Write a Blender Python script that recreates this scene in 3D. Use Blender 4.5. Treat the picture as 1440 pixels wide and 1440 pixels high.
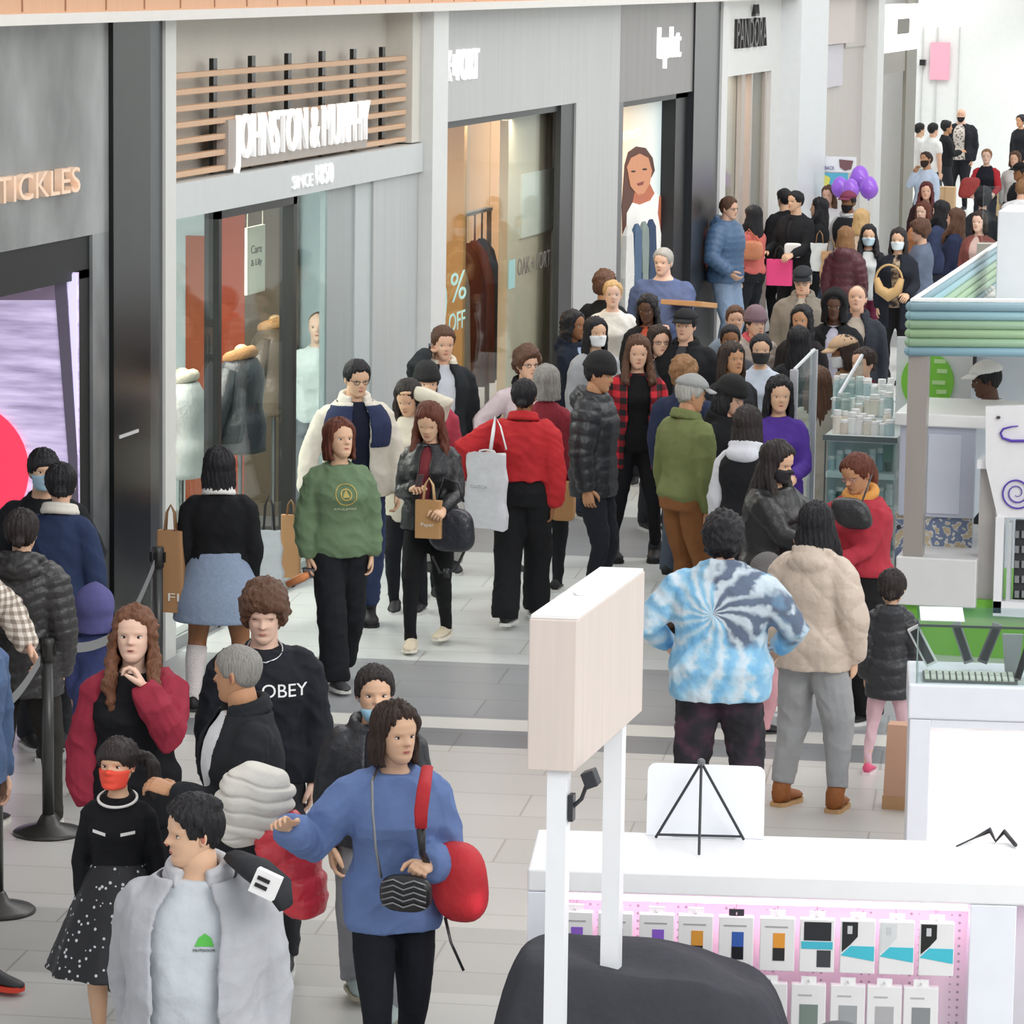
import bpy, bmesh, math, random
import numpy as np
from mathutils import Vector, Matrix
from mathutils.bvhtree import BVHTree
random.seed(7); PI = math.pi
for o in list(bpy.data.objects): bpy.data.objects.remove(o)
SC = bpy.context.scene; COL = SC.collection

# ------------------------------------------------------------------ camera
FPX, EYE, ROLL = 5200.0, 4.35, .014
def cam_axes():
    v = np.array([2000-720, -32-720, FPX]); Y = v/np.linalg.norm(v)
    n = np.cross(v, v+np.array([1, ROLL, 0])*-5000); n /= np.linalg.norm(n)
    if n[1] > 0: n = -n
    return np.stack([np.cross(Y, n), Y, n], 1)
RC = cam_axes()
cd = bpy.data.cameras.new('camera'); cam = bpy.data.objects.new('camera', cd); COL.objects.link(cam)
cd.sensor_width = 36; cd.lens = 36*FPX/1440; cd.clip_end = 400
m = Matrix.Identity(4)
for i in range(3):
    m[i][0] = RC[0][i]; m[i][1] = -RC[1][i]; m[i][2] = -RC[2][i]
m[2][3] = EYE; cam.matrix_world = m; SC.camera = cam
def ray(x, y): return RC.T @ np.array([(x-720)/FPX, (y-720)/FPX, 1.0])
def G(x, y, z=0.0):
    d = ray(x, y); t = (z-EYE)/d[2]; return Vector((d[0]*t, d[1]*t, z))
def WP(x, y, X=-7.5):
    d = ray(x, y); t = X/d[0]; return Vector((X, d[1]*t, EYE+d[2]*t))
def DP(x, y, Y):                      # point on the vertical plane at world Y
    d = ray(x, y); t = Y/d[1]; return Vector((d[0]*t, Y, EYE+d[2]*t))
# ------------------------------------------------------------------ light
W = bpy.data.worlds.new('skylight'); SC.world = W; W.use_nodes = True
nt = W.node_tree; bg = nt.nodes['Background']
tc = nt.nodes.new('ShaderNodeTexCoord'); sp = nt.nodes.new('ShaderNodeSeparateXYZ'); rp = nt.nodes.new('ShaderNodeValToRGB')
nt.links.new(tc.outputs['Generated'], sp.inputs[0]); nt.links.new(sp.outputs[2], rp.inputs[0]); nt.links.new(rp.outputs[0], bg.inputs[0])
rp.color_ramp.elements[0].position = 0; rp.color_ramp.elements[0].color = (.62, .63, .64, 1)
rp.color_ramp.elements[1].position = .7; rp.color_ramp.elements[1].color = (.95, .98, 1, 1)
bg.inputs[1].default_value = .95
def area(name, loc, target, sx, sy, power, color=(1, 1, 1)):
    l = bpy.data.lights.new(name, 'AREA'); l.shape = 'RECTANGLE'; l.size = sx; l.size_y = sy; l.energy = power; l.color = color
    o = bpy.data.objects.new(name, l); COL.objects.link(o); o.location = loc
    o.rotation_euler = (Vector(target)-Vector(loc)).to_track_quat('-Z', 'Y').to_euler(); return o
area('skylight_panel', (-1, 34, 17), (-3.0, 34, 0), 9, 60, 5200, (1, .985, .96))
area('back_wall_fill', (-2, 68, 13), (-4, 80, 2), 14, 8, 2700, (1, .99, .97))  # added fill light that brightens the far white wall
area('side_area_light', (11, 4, 12), (-4, 26, 0), 14, 9, 2300, (1, .98, .95))  # broad soft area light from high on the near right
vs = SC.view_settings; vs.view_transform = 'Standard'; vs.look = 'None'; vs.gamma = 1; vs.use_curve_mapping = False; vs.exposure = 0.12

# ------------------------------------------------------------------ materials
def lin(h):
    if not isinstance(h, str): return tuple(h)+((1,) if len(h) == 3 else ())
    c = [int(h[i:i+2], 16)/255 for i in (0, 2, 4)]
    return tuple(v/12.92 if v <= .04045 else ((v+.055)/1.055)**2.4 for v in c)+(1,)
MC = {}
def new_mat(name):
    mt = bpy.data.materials.new(name); mt.use_nodes = True; return mt, mt.node_tree, mt.node_tree.nodes['Principled BSDF']
def noise(nt, scale, vec=None, detail=3, stretch=None, coord='Object'):
    n = nt.nodes.new('ShaderNodeTexNoise'); n.inputs['Scale'].default_value = scale; n.inputs['Detail'].default_value = detail
    t = nt.nodes.new('ShaderNodeTexCoord'); src = t.outputs[coord]
    if stretch:
        mp = nt.nodes.new('ShaderNodeMapping'); mp.inputs['Scale'].default_value = stretch; nt.links.new(src, mp.inputs[0]); src = mp.outputs[0]
    nt.links.new(src, n.inputs['Vector']); return n
def vary(nt, p, col, fac_out, amt):
    mx = nt.nodes.new('ShaderNodeMix'); mx.data_type = 'RGBA'; mx.inputs[6].default_value = col
    mx.inputs[7].default_value = tuple(c*(1-amt) for c in col[:3])+(1,)
    nt.links.new(fac_out, mx.inputs[0]); nt.links.new(mx.outputs[2], p.inputs['Base Color']); return mx
def bump(nt, p, out, strength, dist=.01):
    b = nt.nodes.new('ShaderNodeBump'); b.inputs['Strength'].default_value = strength; b.inputs['Distance'].default_value = dist
    nt.links.new(out, b.inputs['Height']); nt.links.new(b.outputs[0], p.inputs['Normal'])
def mat(col, rough=.5, metal=0., kind='plain', emit=0., var=.08):
    key = (col if isinstance(col, str) else tuple(col), rough, metal, kind, emit)
    if key in MC: return MC[key]
    mt, nt, p = new_mat(kind+'_'+str(len(MC))); c = lin(col)
    if kind in ('cloth', 'knit', 'denim', 'nylon'): lum = .3*c[0]+.5*c[1]+.2*c[2]; c = tuple(v*.87+lum*.13 for v in c[:3])+(1,)
    p.inputs['Base Color'].default_value = c; p.inputs['Roughness'].default_value = rough; p.inputs['Metallic'].default_value = metal
    if kind == 'plain':
        n = noise(nt, 9); vary(nt, p, c, n.outputs[0], var)
    elif kind == 'cloth':
        n = noise(nt, 14, detail=4); vary(nt, p, c, n.outputs[0], .22); n2 = noise(nt, 11, detail=4); bump(nt, p, n2.outputs[0], .5, .022)
        p.inputs['Specular IOR Level'].default_value = .2
    elif kind == 'knit':
        w = nt.nodes.new('ShaderNodeTexVoronoi'); w.inputs['Scale'].default_value = 140
        t = nt.nodes.new('ShaderNodeTexCoord'); nt.links.new(t.outputs['Object'], w.inputs['Vector'])
        n = noise(nt, 12); vary(nt, p, c, n.outputs[0], .2); bump(nt, p, w.outputs['Distance'], .6, .008)
    elif kind == 'denim':
        n = noise(nt, 90, detail=5); vary(nt, p, c, n.outputs[0], .4); n2 = noise(nt, 18, detail=4); bump(nt, p, n2.outputs[0], .5, .01)
    elif kind == 'skin':
        n = noise(nt, 20, detail=4); mx = vary(nt, p, c, n.outputs[0], .12); p.inputs['Subsurface Weight'].default_value = .12
        p.inputs['Subsurface Radius'].default_value = (.02, .008, .004)
    elif kind == 'hair':
        n = noise(nt, 60, detail=4, stretch=(2.2, 2.2, .16)); mx = vary(nt, p, tuple(min(1, v*1.7+.004) for v in c[:3])+(1,), n.outputs[0], .7)
        bump(nt, p, n.outputs[0], .9, .012); p.inputs['Specular IOR Level'].default_value = .35
    elif kind == 'nylon':
        n = noise(nt, 24, detail=4); bump(nt, p, n.outputs[0], .7, .012)
    elif kind == 'paper':
        n = noise(nt, 10, detail=4); vary(nt, p, c, n.outputs[0], .12); bump(nt, p, n.outputs[0], .4, .01)
    elif kind == 'metal':
        n = noise(nt, 6, stretch=(1, 1, .1)); vary(nt, p, c, n.outputs[0], .25)
    elif kind == 'wood':
        n = noise(nt, 5, detail=6, stretch=(6, 6, .25)); vary(nt, p, c, n.outputs[0], .16)
    elif kind == 'brush':
        n = noise(nt, 3, detail=6, stretch=(5, 5, .3)); vary(nt, p, c, n.outputs[0], .18)
    elif kind == 'stone':
        n = noise(nt, 1.1, detail=7, stretch=(1, 1, .6)); r = nt.nodes.new('ShaderNodeValToRGB'); nt.links.new(n.outputs[0], r.inputs[0])
        r.color_ramp.elements[0].position = .36; r.color_ramp.elements[1].position = .66; vary(nt, p, c, r.outputs[0], .72)
    if emit:
        p.inputs['Emission Color'].default_value = c; p.inputs['Emission Strength'].default_value = emit
    MC[key] = mt; return mt
def glass_mat(tint='e8f2f0', rough=.02, name='glass'):
    key = ('glass', tint, rough)
    if key in MC: return MC[key]
    mt, nt, p = new_mat(name); out = nt.nodes['Material Output']
    tr = nt.nodes.new('ShaderNodeBsdfTransparent'); tr.inputs[0].default_value = lin(tint)
    gl = nt.nodes.new('ShaderNodeBsdfGlossy'); gl.inputs['Roughness'].default_value = rough
    fr = nt.nodes.new('ShaderNodeLayerWeight'); fr.inputs[0].default_value = .5; pw = nt.nodes.new('ShaderNodeMath'); pw.operation = 'POWER'; pw.inputs[1].default_value = 4
    ma = nt.nodes.new('ShaderNodeMath'); ma.operation = 'MULTIPLY_ADD'; ma.inputs[1].default_value = .22; ma.inputs[2].default_value = .04
    nt.links.new(fr.outputs['Facing'], pw.inputs[0]); nt.links.new(pw.outputs[0], ma.inputs[0]); mx = nt.nodes.new('ShaderNodeMixShader')
    nt.links.new(ma.outputs[0], mx.inputs[0]); nt.links.new(tr.outputs[0], mx.inputs[1]); nt.links.new(gl.outputs[0], mx.inputs[2])
    nt.links.new(mx.outputs[0], out.inputs[0]); MC[key] = mt; return mt

# ------------------------------------------------------------------ mesh helpers
class MB:
    def __init__(s): s.v = []; s.f = []; s.m = []
    def add(s, v, f, mi=0):
        b = len(s.v); s.v += [tuple(p) for p in v]; s.f += [tuple(b+i for i in q) for q in f]; s.m += [mi]*len(f); return s
    def box(s, a, b, mi=0):
        x0, y0, z0 = [min(a[i], b[i]) for i in range(3)]; x1, y1, z1 = [max(a[i], b[i]) for i in range(3)]
        v = [(x0,y0,z0),(x1,y0,z0),(x1,y1,z0),(x0,y1,z0),(x0,y0,z1),(x1,y0,z1),(x1,y1,z1),(x0,y1,z1)]
        return s.add(v, [(0,3,2,1),(4,5,6,7),(0,1,5,4),(1,2,6,5),(2,3,7,6),(3,0,4,7)], mi)
    def obox(s, c, ax, half, mi=0):     # oriented box: centre, 3 axes, half sizes
        c = Vector(c); A = [Vector(a).normalized()*h for a, h in zip(ax, half)]; v = []
        for sz in (-1, 1):
            for sx, sy in ((-1,-1),(1,-1),(1,1),(-1,1)): v.append(c+A[0]*sx+A[1]*sy+A[2]*sz)
        return s.add(v, [(0,3,2,1),(4,5,6,7),(0,1,5,4),(1,2,6,5),(2,3,7,6),(3,0,4,7)], mi)
    def loft(s, rings, mi=0, cap=True):
        n = len(rings[0]); v = [p for r in rings for p in r]; f = []
        for k in range(len(rings)-1):
            for i in range(n):
                j = (i+1) % n; f.append((k*n+i, k*n+j, (k+1)*n+j, (k+1)*n+i))
        if cap: f.append(tuple(range(n-1, -1, -1))); f.append(tuple((len(rings)-1)*n+i for i in range(n)))
        return s.add(v, f, mi)
    def prism(s, pts, z0, z1, mi=0):
        return s.loft([[(p[0], p[1], z0) for p in pts], [(p[0], p[1], z1) for p in pts]], mi)
    def tube(s, pts, r, n=10, mi=0, closed=False, flat=1.0):
        pts = [Vector(p) for p in pts]; rs = r if isinstance(r, (list, tuple)) else [r]*len(pts); rings = []
        prev = None
        for i, p in enumerate(pts):
            a = pts[max(0, i-1)] if not closed else pts[i-1]; b = pts[min(len(pts)-1, i+1)] if not closed else pts[(i+1) % len(pts)]
            t = (b-a).normalized()
            if prev is None:
                u = t.orthogonal().normalized() if abs(t.z) > .9 else t.cross(Vector((0,0,1))).normalized()
            else: u = (prev-t*prev.dot(t)); u = u.normalized() if u.length > 1e-5 else t.orthogonal().normalized()
            prev = u; w = t.cross(u)
            rings.append([p+(u*math.cos(q)+w*math.sin(q)*flat)*rs[i] for q in (2*PI*k/n for k in range(n))])
        if closed: rings.append(rings[0])
        return s.loft(rings, mi, cap=not closed)
    def ball(s, c, r, n=12, m=8, mi=0):
        c = Vector(c); r = (r, r, r) if not isinstance(r, (tuple, list)) else r; rings = []
        for k in range(m+1):
            a = PI*(k if 0 < k < m else (k+.02 if k == 0 else k-.02))/m
            rings.append([c+Vector((r[0]*math.sin(a)*math.cos(b), r[1]*math.sin(a)*math.sin(b), -r[2]*math.cos(a))) for b in (2*PI*j/n for j in range(n))])
        return s.loft(rings, mi)
    def lathe(s, c, prof, n=24, mi=0):
        c = Vector(c); return s.loft([[c+Vector((r*math.cos(b), r*math.sin(b), z)) for b in (2*PI*j/n for j in range(n))] for r, z in prof], mi)
    def mesh(s, name='mesh'):
        me = bpy.data.meshes.new(name); me.from_pydata(s.v, [], s.f); me.update()
        me.polygons.foreach_set('material_index', s.m); return me
    def build(s, name, mats, parent=None, smooth=False, bevel=0):
        me = s.mesh(name); o = bpy.data.objects.new(name, me); COL.objects.link(o)
        for q in (mats if isinstance(mats, (list, tuple)) else [mats]): me.materials.append(q)
        if smooth: me.polygons.foreach_set('use_smooth', [True]*len(me.polygons))
        if bevel:
            b = o.modifiers.new('bevel', 'BEVEL'); b.width = bevel; b.segments = 2; b.limit_method = 'ANGLE'
        if parent: o.parent = parent
        return o
def tag(o, label=None, cat=None, group=None, kind=None):
    if label: o['label'] = label
    if cat: o['category'] = cat
    if group: o['group'] = group
    if kind: o['kind'] = kind
    return o
def empty(name, loc=(0,0,0), label=None, cat=None, group=None, rz=0):
    o = bpy.data.objects.new(name, None); COL.objects.link(o); o.location = loc; o.rotation_euler = (0, 0, rz); o.empty_display_size = .2
    return tag(o, label, cat, group)
def struct(name, mb, mats, **k): return tag(mb.build(name, mats, **k), kind='structure')
def text_mesh(txt, h, width=None, depth=.01, sub=0):
    """letters as a mesh in the local XZ plane, baseline z=0, x from 0"""
    cu = bpy.data.curves.new('lettering', 'FONT'); cu.body = txt; cu.size = 1; cu.extrude = depth/2; cu.resolution_u = 4
    t = bpy.data.objects.new('lettering', cu); COL.objects.link(t); bpy.context.view_layer.update()
    me = bpy.data.meshes.new_from_object(t.evaluated_get(bpy.context.evaluated_depsgraph_get())); bpy.data.objects.remove(t)
    v = np.array([x.co[:] for x in me.vertices]); x0, x1 = v[:,0].min(), v[:,0].max(); y0, y1 = v[:,1].min(), v[:,1].max()
    s = h/(y1-y0); sx = (width/(x1-x0)) if width else s
    w = np.stack([(v[:,0]-x0)*sx, -v[:,2], (v[:,1]-y0)*s], 1)
    me.vertices.foreach_set('co', w.ravel()); me.update(); return me
def put_text(name, txt, mt, origin, xdir, h, width, depth=.02, parent=None):
    """place lettering: origin = lower left, xdir = reading direction (horizontal)"""
    me = text_mesh(txt, h, width, depth); o = bpy.data.objects.new(name, me); COL.objects.link(o); me.materials.clear(); me.materials.append(mt)
    x = Vector(xdir).normalized(); z = Vector((0,0,1)); y = z.cross(x)
    M = Matrix.Identity(4)
    for i in range(3): M[i][0] = x[i]; M[i][1] = y[i]; M[i][2] = z[i]; M[i][3] = origin[i]
    if parent:
        o.parent = parent; bpy.context.view_layer.update(); o.matrix_local = parent.matrix_world.inverted() @ M
    else: o.matrix_world = M
    return o
def ellipse(cx, cy, rx, ry, n=32): return [(cx+rx*math.cos(2*PI*k/n), cy+ry*math.sin(2*PI*k/n)) for k in range(n)]

# ================================================================== SETTING
M_white = mat('e9e9e6', .45); M_dark = mat('1d1f20', .3); M_black = mat('0d0e0f', .22)
# floor: transverse bands of pale and grey tile
def floor_mat():
    mt, nt, p = new_mat('floor_tile'); t = nt.nodes.new('ShaderNodeTexCoord')
    mp = nt.nodes.new('ShaderNodeMapping'); mp.inputs['Rotation'].default_value = (0, 0, math.radians(-6)); nt.links.new(t.outputs['Object'], mp.inputs[0])
    sp = nt.nodes.new('ShaderNodeSeparateXYZ'); nt.links.new(mp.outputs[0], sp.inputs[0])
    a = math.radians(-6)
    def yy(px, py): g = G(px, py); return g.x*math.sin(a)+g.y*math.cos(a)
    lo, hi = 10.0, 50.0
    mr = nt.nodes.new('ShaderNodeMapRange'); mr.inputs[1].default_value = lo; mr.inputs[2].default_value = hi; nt.links.new(sp.outputs[1], mr.inputs[0])
    r = nt.nodes.new('ShaderNodeValToRGB'); r.color_ramp.interpolation = 'CONSTANT'; nt.links.new(mr.outputs[0], r.inputs[0])
    light, grey, dark, strip, cream = 'cbcecd', '97999c', '848689', 'd8d6d0', 'c9c6c2'
    stops = [(0, 'c4c4c1'), ((yy(600, 1400)), 'b4b3b0'), (yy(600, 1303), cream), (yy(600, 1054), dark), (yy(600, 1029), strip), (yy(600, 1015), grey),
             (yy(600, 932), light), (yy(750, 784), grey), (yy(750, 724), light), (33.5, grey), (35.6, light), (43, grey), (45, light)]
    e = r.color_ramp.elements
    while len(e) < len(stops): e.new(.5)
    for i, (y, c) in enumerate(stops):
        e[i].position = 0 if i == 0 else (y-lo)/(hi-lo); e[i].color = lin(c)
    br = nt.nodes.new('ShaderNodeTexBrick'); br.inputs['Scale'].default_value = 1; br.inputs['Brick Width'].default_value = 1.2; br.inputs['Row Height'].default_value = .5
    br.inputs['Mortar Size'].default_value = .006; br.inputs['Color1'].default_value = (1,1,1,1); br.inputs['Color2'].default_value = (.93,.93,.92,1); br.inputs['Mortar'].default_value = (.68,.66,.63,1)
    nt.links.new(mp.outputs[0], br.inputs['Vector'])
    mx = nt.nodes.new('ShaderNodeMix'); mx.data_type = 'RGBA'; mx.blend_type = 'MULTIPLY'; mx.inputs[0].default_value = 1
    nt.links.new(r.outputs[0], mx.inputs[6]); nt.links.new(br.outputs[0], mx.inputs[7])
    n = noise(nt, 2.5, detail=5); mx2 = nt.nodes.new('ShaderNodeMix'); mx2.data_type = 'RGBA'; mx2.blend_type = 'MULTIPLY'
    ml = nt.nodes.new('ShaderNodeMath'); ml.operation = 'MULTIPLY'; ml.inputs[1].default_value = .18; nt.links.new(n.outputs[0], ml.inputs[0]); nt.links.new(ml.outputs[0], mx2.inputs[0])
    mx2.inputs[7].default_value = (.7, .69, .67, 1); nt.links.new(mx.outputs[2], mx2.inputs[6]); nt.links.new(mx2.outputs[2], p.inputs['Base Color'])
    p.inputs['Roughness'].default_value = .32; return mt
struct('floor', MB().box((-14, 6, -.2), (16, 92, 0)), floor_mat())
WX = -7.5
def wy(px): return WP(px, 300).y
def wyx(px, X): return WP(px, 300, X).y
def wall(name, px0, px1, z0, z1, mt, out=.0, thick=.25, y0=None, y1=None, bevel=0):
    y0 = wy(px0) if y0 is None else y0; y1 = wy(px1) if y1 is None else y1
    return struct(name, MB().box((WX+out-thick, y0, z0), (WX+out, y1, z1)), mt, bevel=bevel)
M_grey = mat('cfd1cf', .5, kind='brush'); M_beige = mat('d9d6cd', .6); M_frz = mat('cfd3d3', .35)
M_pil = mat('dcdcd8', .4)
# upper balcony fascia
fas = mat('dfae8a', .55, kind='wood')
struct('trim_1', MB().box((-7.9, 8, 4.05), (-7.32, 40.5, 5.6)), fas)
struct('trim_2', MB().box((-7.9, 8, 3.99), (-7.28, 92, 4.05)), mat('e6e2dc', .5))
mb = MB()
for k in range(48): mb.box((-7.325, 9+k*.66, 4.06), (-7.314, 9+k*.66+.012, 5.6))
struct('trim_3', mb, mat('a8775a', .6))
struct('trim_4', MB().box((-7.9, 40.5, 4.05), (-7.34, 92, 5.6)), mat('cfc4b8', .6))
# ---- left store (dark stone)
yo = wy(130); yb0 = wy(153)
wall('wall_left_stone', -400, 153, 2.75, 4.0, mat('9a9c9b', .22, kind='stone'))
wall('wall_left_stone', 130, 153, 0, 2.75, mat('8c8f90', .2, kind='stone'))
wall('trim_5', 153, 205, 0, 4.0, M_black, out=.03); wall('trim_6', 205, 222, 0, 4.0, mat('5b5f62', .25, .6, 'metal'), out=.03)
wall('trim_7', 222, 237, 0, 3.99, M_pil, out=.05)
yi = wy(108)
struct('trim_8', MB().box((WX-.5, 12, 2.5), (WX-.02, yo, 2.75)).box((WX-.5, yi, 0), (WX-.02, yo, 2.55)), mat('101112', .5))
# interior of left store: lilac video wall set back behind the opening
struct('wall_left_store_back', MB().box((WX-5, yi+.02, 0), (WX-.5, yi+.2, 3.4)).box((WX-5, 10, 3.3), (WX-.3, yi, 3.5)), mat('17171a', .5))
Yv = yi-.02
vw = empty('video_screen', (WX-2, Yv, 0), 'large lilac video wall with a red disc inside the dark stone shop', 'screen')
def vmat():
    mt, nt, p = new_mat('screen_image'); n = noise(nt, 2.2, detail=7, stretch=(1, 1, 9)); r = nt.nodes.new('ShaderNodeValToRGB')
    nt.links.new(n.outputs[0], r.inputs[0]); r.color_ramp.elements[0].position = .3; r.color_ramp.elements[0].color = lin('8f83a6'); r.color_ramp.elements[1].position = .65; r.color_ramp.elements[1].color = lin('cdc0e2')
    nt.links.new(r.outputs[0], p.inputs['Base Color']); nt.links.new(r.outputs[0], p.inputs['Emission Color']); p.inputs['Emission Strength'].default_value = .62; return mt
def sc_pt(x, y, d=0): p = DP(x, y, Yv-d); return (p.x, p.y, p.z)
def sc_poly(name, pts, mt, d, thick=.01):
    mb = MB(); a = [sc_pt(x, y, d) for x, y in pts]; b = [(p[0], p[1]+thick, p[2]) for p in a]
    mb.loft([a, b]); o = mb.build(name, mt, vw); o.location = -Vector(vw.location); return o
sc_poly('display_panel', [(-160, 383), (110, 383), (113, 1000), (-160, 1000)], vmat(), 0)
sc_poly('dark_band', [(75, 383), (92, 383), (108, 640), (112, 800), (100, 700)], mat('5d5668', .5, emit=.25), .012)
sc_poly('pale_strip', [(94, 385), (108, 385), (109, 640)], mat('d9d2f2', .5, emit=.6), .012)
sc_poly('upper_band', [(-160, 383), (75, 383), (78, 422), (-160, 422)], mat('7f6f86', .5, emit=.35), .011)
sc_poly('red_disc', ellipse(-58, 662, 98, 98, 48), mat('f03a58', .5, emit=.75), .02)
sc_poly('spotlight', ellipse(51, 400, 5, 6, 16), mat('ffffff', .5, emit=1.5), .02)
# sign of the stone shop
sg = empty('shop_sign', (WX, wy(50), 3.1), 'copper lettered sign on the dark stone shopfront', 'sign')
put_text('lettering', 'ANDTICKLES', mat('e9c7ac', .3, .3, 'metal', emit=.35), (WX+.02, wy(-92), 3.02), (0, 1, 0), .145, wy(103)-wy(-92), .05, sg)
wl = MB().box((WX+.031, wy(160), 1.50), (WX+.036, wy(187), 1.52)); tag(wl.build('wall_label', mat('c8c8c8', .4)), 'tiny pale lettered plate on the black pillar', 'sign')

# ---- lattice shop (beige)
struct('wall_left_lattice', MB().box((WX-.45, wy(237), 2.93), (WX-.21, wy(578), 4.0)).box((WX-.45, wy(578), 2.98), (WX+0, wy(591), 4.0)), M_beige)
wall('trim_9', 237, 592, 2.75, 2.97, M_frz, out=.03)
lat = empty('slat_lattice', (WX-.1, wy(400), 3), 'timber slat lattice on black uprights above the light grey frieze', 'lattice')
for i, px in enumerate((266, 323, 376, 426, 473, 516, 556)):
    y = wy(px); MB().box((WX-.13, y-.04, 2.97), (WX-.1, y+.04, 3.72)).build('upright', M_black, lat).location = -Vector(lat.location)
for k in range(7):
    z = 3.01+k*.103; MB().box((WX-.1, wy(238), z-.018), (WX-.04, wy(577), z+.018)).build('slat', mat('dcb593', .5, kind='wood'), lat, bevel=.004).location = -Vector(lat.location)
js = empty('shop_sign', (WX, wy(420), 3), 'tall white shop sign of condensed capitals on the slat lattice', 'sign')
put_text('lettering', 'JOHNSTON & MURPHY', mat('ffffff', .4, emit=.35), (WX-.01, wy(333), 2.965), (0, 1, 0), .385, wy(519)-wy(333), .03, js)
MB().box((WX-.1, wy(325), 3.0), (WX-.02, wy(519), 3.32)).build('backing', mat('b3aaa2', .6), js).location = -Vector(js.location)
js2 = empty('shop_sign', (WX, wy(430), 2.85), 'small white lettering with a year on the grey frieze', 'sign')
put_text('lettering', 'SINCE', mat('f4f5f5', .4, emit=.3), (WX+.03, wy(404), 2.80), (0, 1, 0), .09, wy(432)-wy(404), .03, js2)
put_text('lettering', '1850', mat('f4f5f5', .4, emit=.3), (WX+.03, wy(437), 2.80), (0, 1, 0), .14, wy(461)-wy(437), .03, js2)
# glazing + interior
def pane(name, px0, px1, z0, z1, out, parent=None, tint='f2f7f6'):
    return tag(MB().box((WX+out-.015, wy(px0), z0), (WX+out, wy(px1), z1)).build(name, glass_mat(tint)), kind='structure')
pane('window_1', 237, 310, .08, 2.74, -.02); pane('window_2', 312, 414, .08, 2.72, -.04); pane('window_3', 418, 466, .08, 2.74, -.03, tint='e6f0f0')
struct('trim_10', MB().box((WX-.1, wy(308), 0), (WX-.0, wy(312), 2.75)).box((WX-.1, wy(413), 0), (WX-.0, wy(418), 2.75)).box((WX-.1, wy(308), 2.69), (WX-.0, wy(418), 2.75)), mat('1a1715', .4))
struct('trim_11', MB().box((WX-.12, wy(237), 0), (WX-.0, wy(466), .08)), mat('8e9091', .4))
wall('wall_left_panel', 466, 505, 0, 2.75, mat('a9b0b0', .35, kind='brush'), out=-.045, thick=.04); wall('wall_left_panel', 505, 527, 0, 2.75, mat('c3cccc', .35), out=-.03, thick=.05); wall('wall_left_panel', 527, 592, 0, 2.75, mat('c2c6c5', .35, kind='brush'), out=-.01, thick=.06)
# interior room of lattice shop
ya, yc, yd = wy(237), wy(592), wy(430)
struct('wall_left_interior', MB().box((WX-5, ya-.1, 0), (WX-.3, ya, 2.9)).box((WX-5.2, ya, 0), (WX-5, yc, 2.9)).box((WX-5, yc-.1, 0), (WX-.3, yc, 2.9)), mat('c9d6da', .5))
yq = yc-.14
def dx_(px): return DP(px, 500, yq).x
struct('wall_left_interior', MB().box((dx_(312), yq-.02, 0), (dx_(346), yq, 2.9)), mat('b5461c', .5))
struct('wall_left_interior', MB().box((dx_(346), yq-.04, 0), (dx_(420), yq, 2.9)), mat('6a5b48', .5, kind='wood'))
struct('wall_left_interior', MB().box((dx_(262), yq-.02, 0), (dx_(290), yq, 2.2)), mat('a8532e', .5))
struct('ceiling_shop', MB().box((WX-5, ya, 2.9), (WX-.2, yc, 3.0)), mat('d6d6d2', .6))
for i, (px, dx) in enumerate(((262, 1.5), (345, 1.2), (445, 1.2))):
    area('shop_lamp', (WX-dx, wy(px), 2.85), (WX-dx, wy(px), 0), 1.2, 1.2, 85, (1, .93, .85))
xh = -7.82; hs = empty('hanging_sign', (xh, wyx(360, xh), 2.2), 'cream hanging card sign behind the shop window', 'sign')
h0, h1_ = wyx(348, xh), wyx(373, xh); zt_, zb_ = WP(360, 318, xh).z, WP(360, 412, xh).z
MB().box((xh-.02, h0, zb_), (xh, h1_, zt_)).build('card', mat('efe7cf', .6), hs).location = -Vector(hs.location)
for yy_ in (h0+.03, h1_-.03): MB().tube([(xh-.01, yy_, zt_), (xh-.01, yy_, 2.9)], .004, 6).build('cord', mat('ddd5c0', .6), hs).location = -Vector(hs.location)
put_text('lettering', 'Care', mat('8a8272', .6), (xh+.003, h0+.08, zb_+.28), (0, 1, 0), .06, (h1_-h0)*.6, .004, hs)
put_text('lettering', '& Lily', mat('8a8272', .6), (xh+.003, h0+.08, zb_+.18), (0, 1, 0), .06, (h1_-h0)*.6, .004, hs)
# pilaster + grey store
wall('trim_12', 590, 611, 0, 3.99, mat('e2e3e1', .4), out=.1, thick=.5); wall('trim_13', 611, 623, 0, 3.99, mat('d2d5d5', .4), out=.0)
G_w = mat('c4c5c4', .45, kind='brush')
wall('wall_left_grey', 623, 808, 3.1, 4.0, G_w); wall('wall_left_grey', 808, 868, 0, 4.0, G_w)
struct('trim_14', MB().box((WX-.2, wy(623), 3.04), (WX-.05, wy(808), 3.1)).box((WX-.07, wy(790), 0), (WX-.02, wy(808), 3.1)), mat('3a3c3d', .4))
pane('window_4', 623, 708, .05, 3.04, -.12); pane('window_5', 709, 790, .05, 3.04, -.12)
yA, yB = wy(623), wy(868)
struct('wall_left_interior', MB().box((WX-4, yA-.1, 0), (WX-.3, yA, 3.4)).box((WX-4.1, yA, 0), (WX-4, yB, 3.4)).box((WX-4, wy(745), 0), (WX-.6, wy(745)+.1, 3.4)), mat('d9a873', .55, kind='wood'))
struct('ceiling_shop', MB().box((WX-4, yA, 3.4), (WX-.2, yB, 3.5)), mat('d8d2c8', .6))
struct('wall_left_display', MB().box((WX-.3, wyx(714, WX-.22), 0), (WX-.22, wyx(800, WX-.22), 3.04)), mat('dac7b0', .6))
area('shop_lamp', (WX-1.2, wy(665), 3.3), (WX-1.2, wy(665), 0), 1.5, .6, 60, (1, .80, .56))
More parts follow.
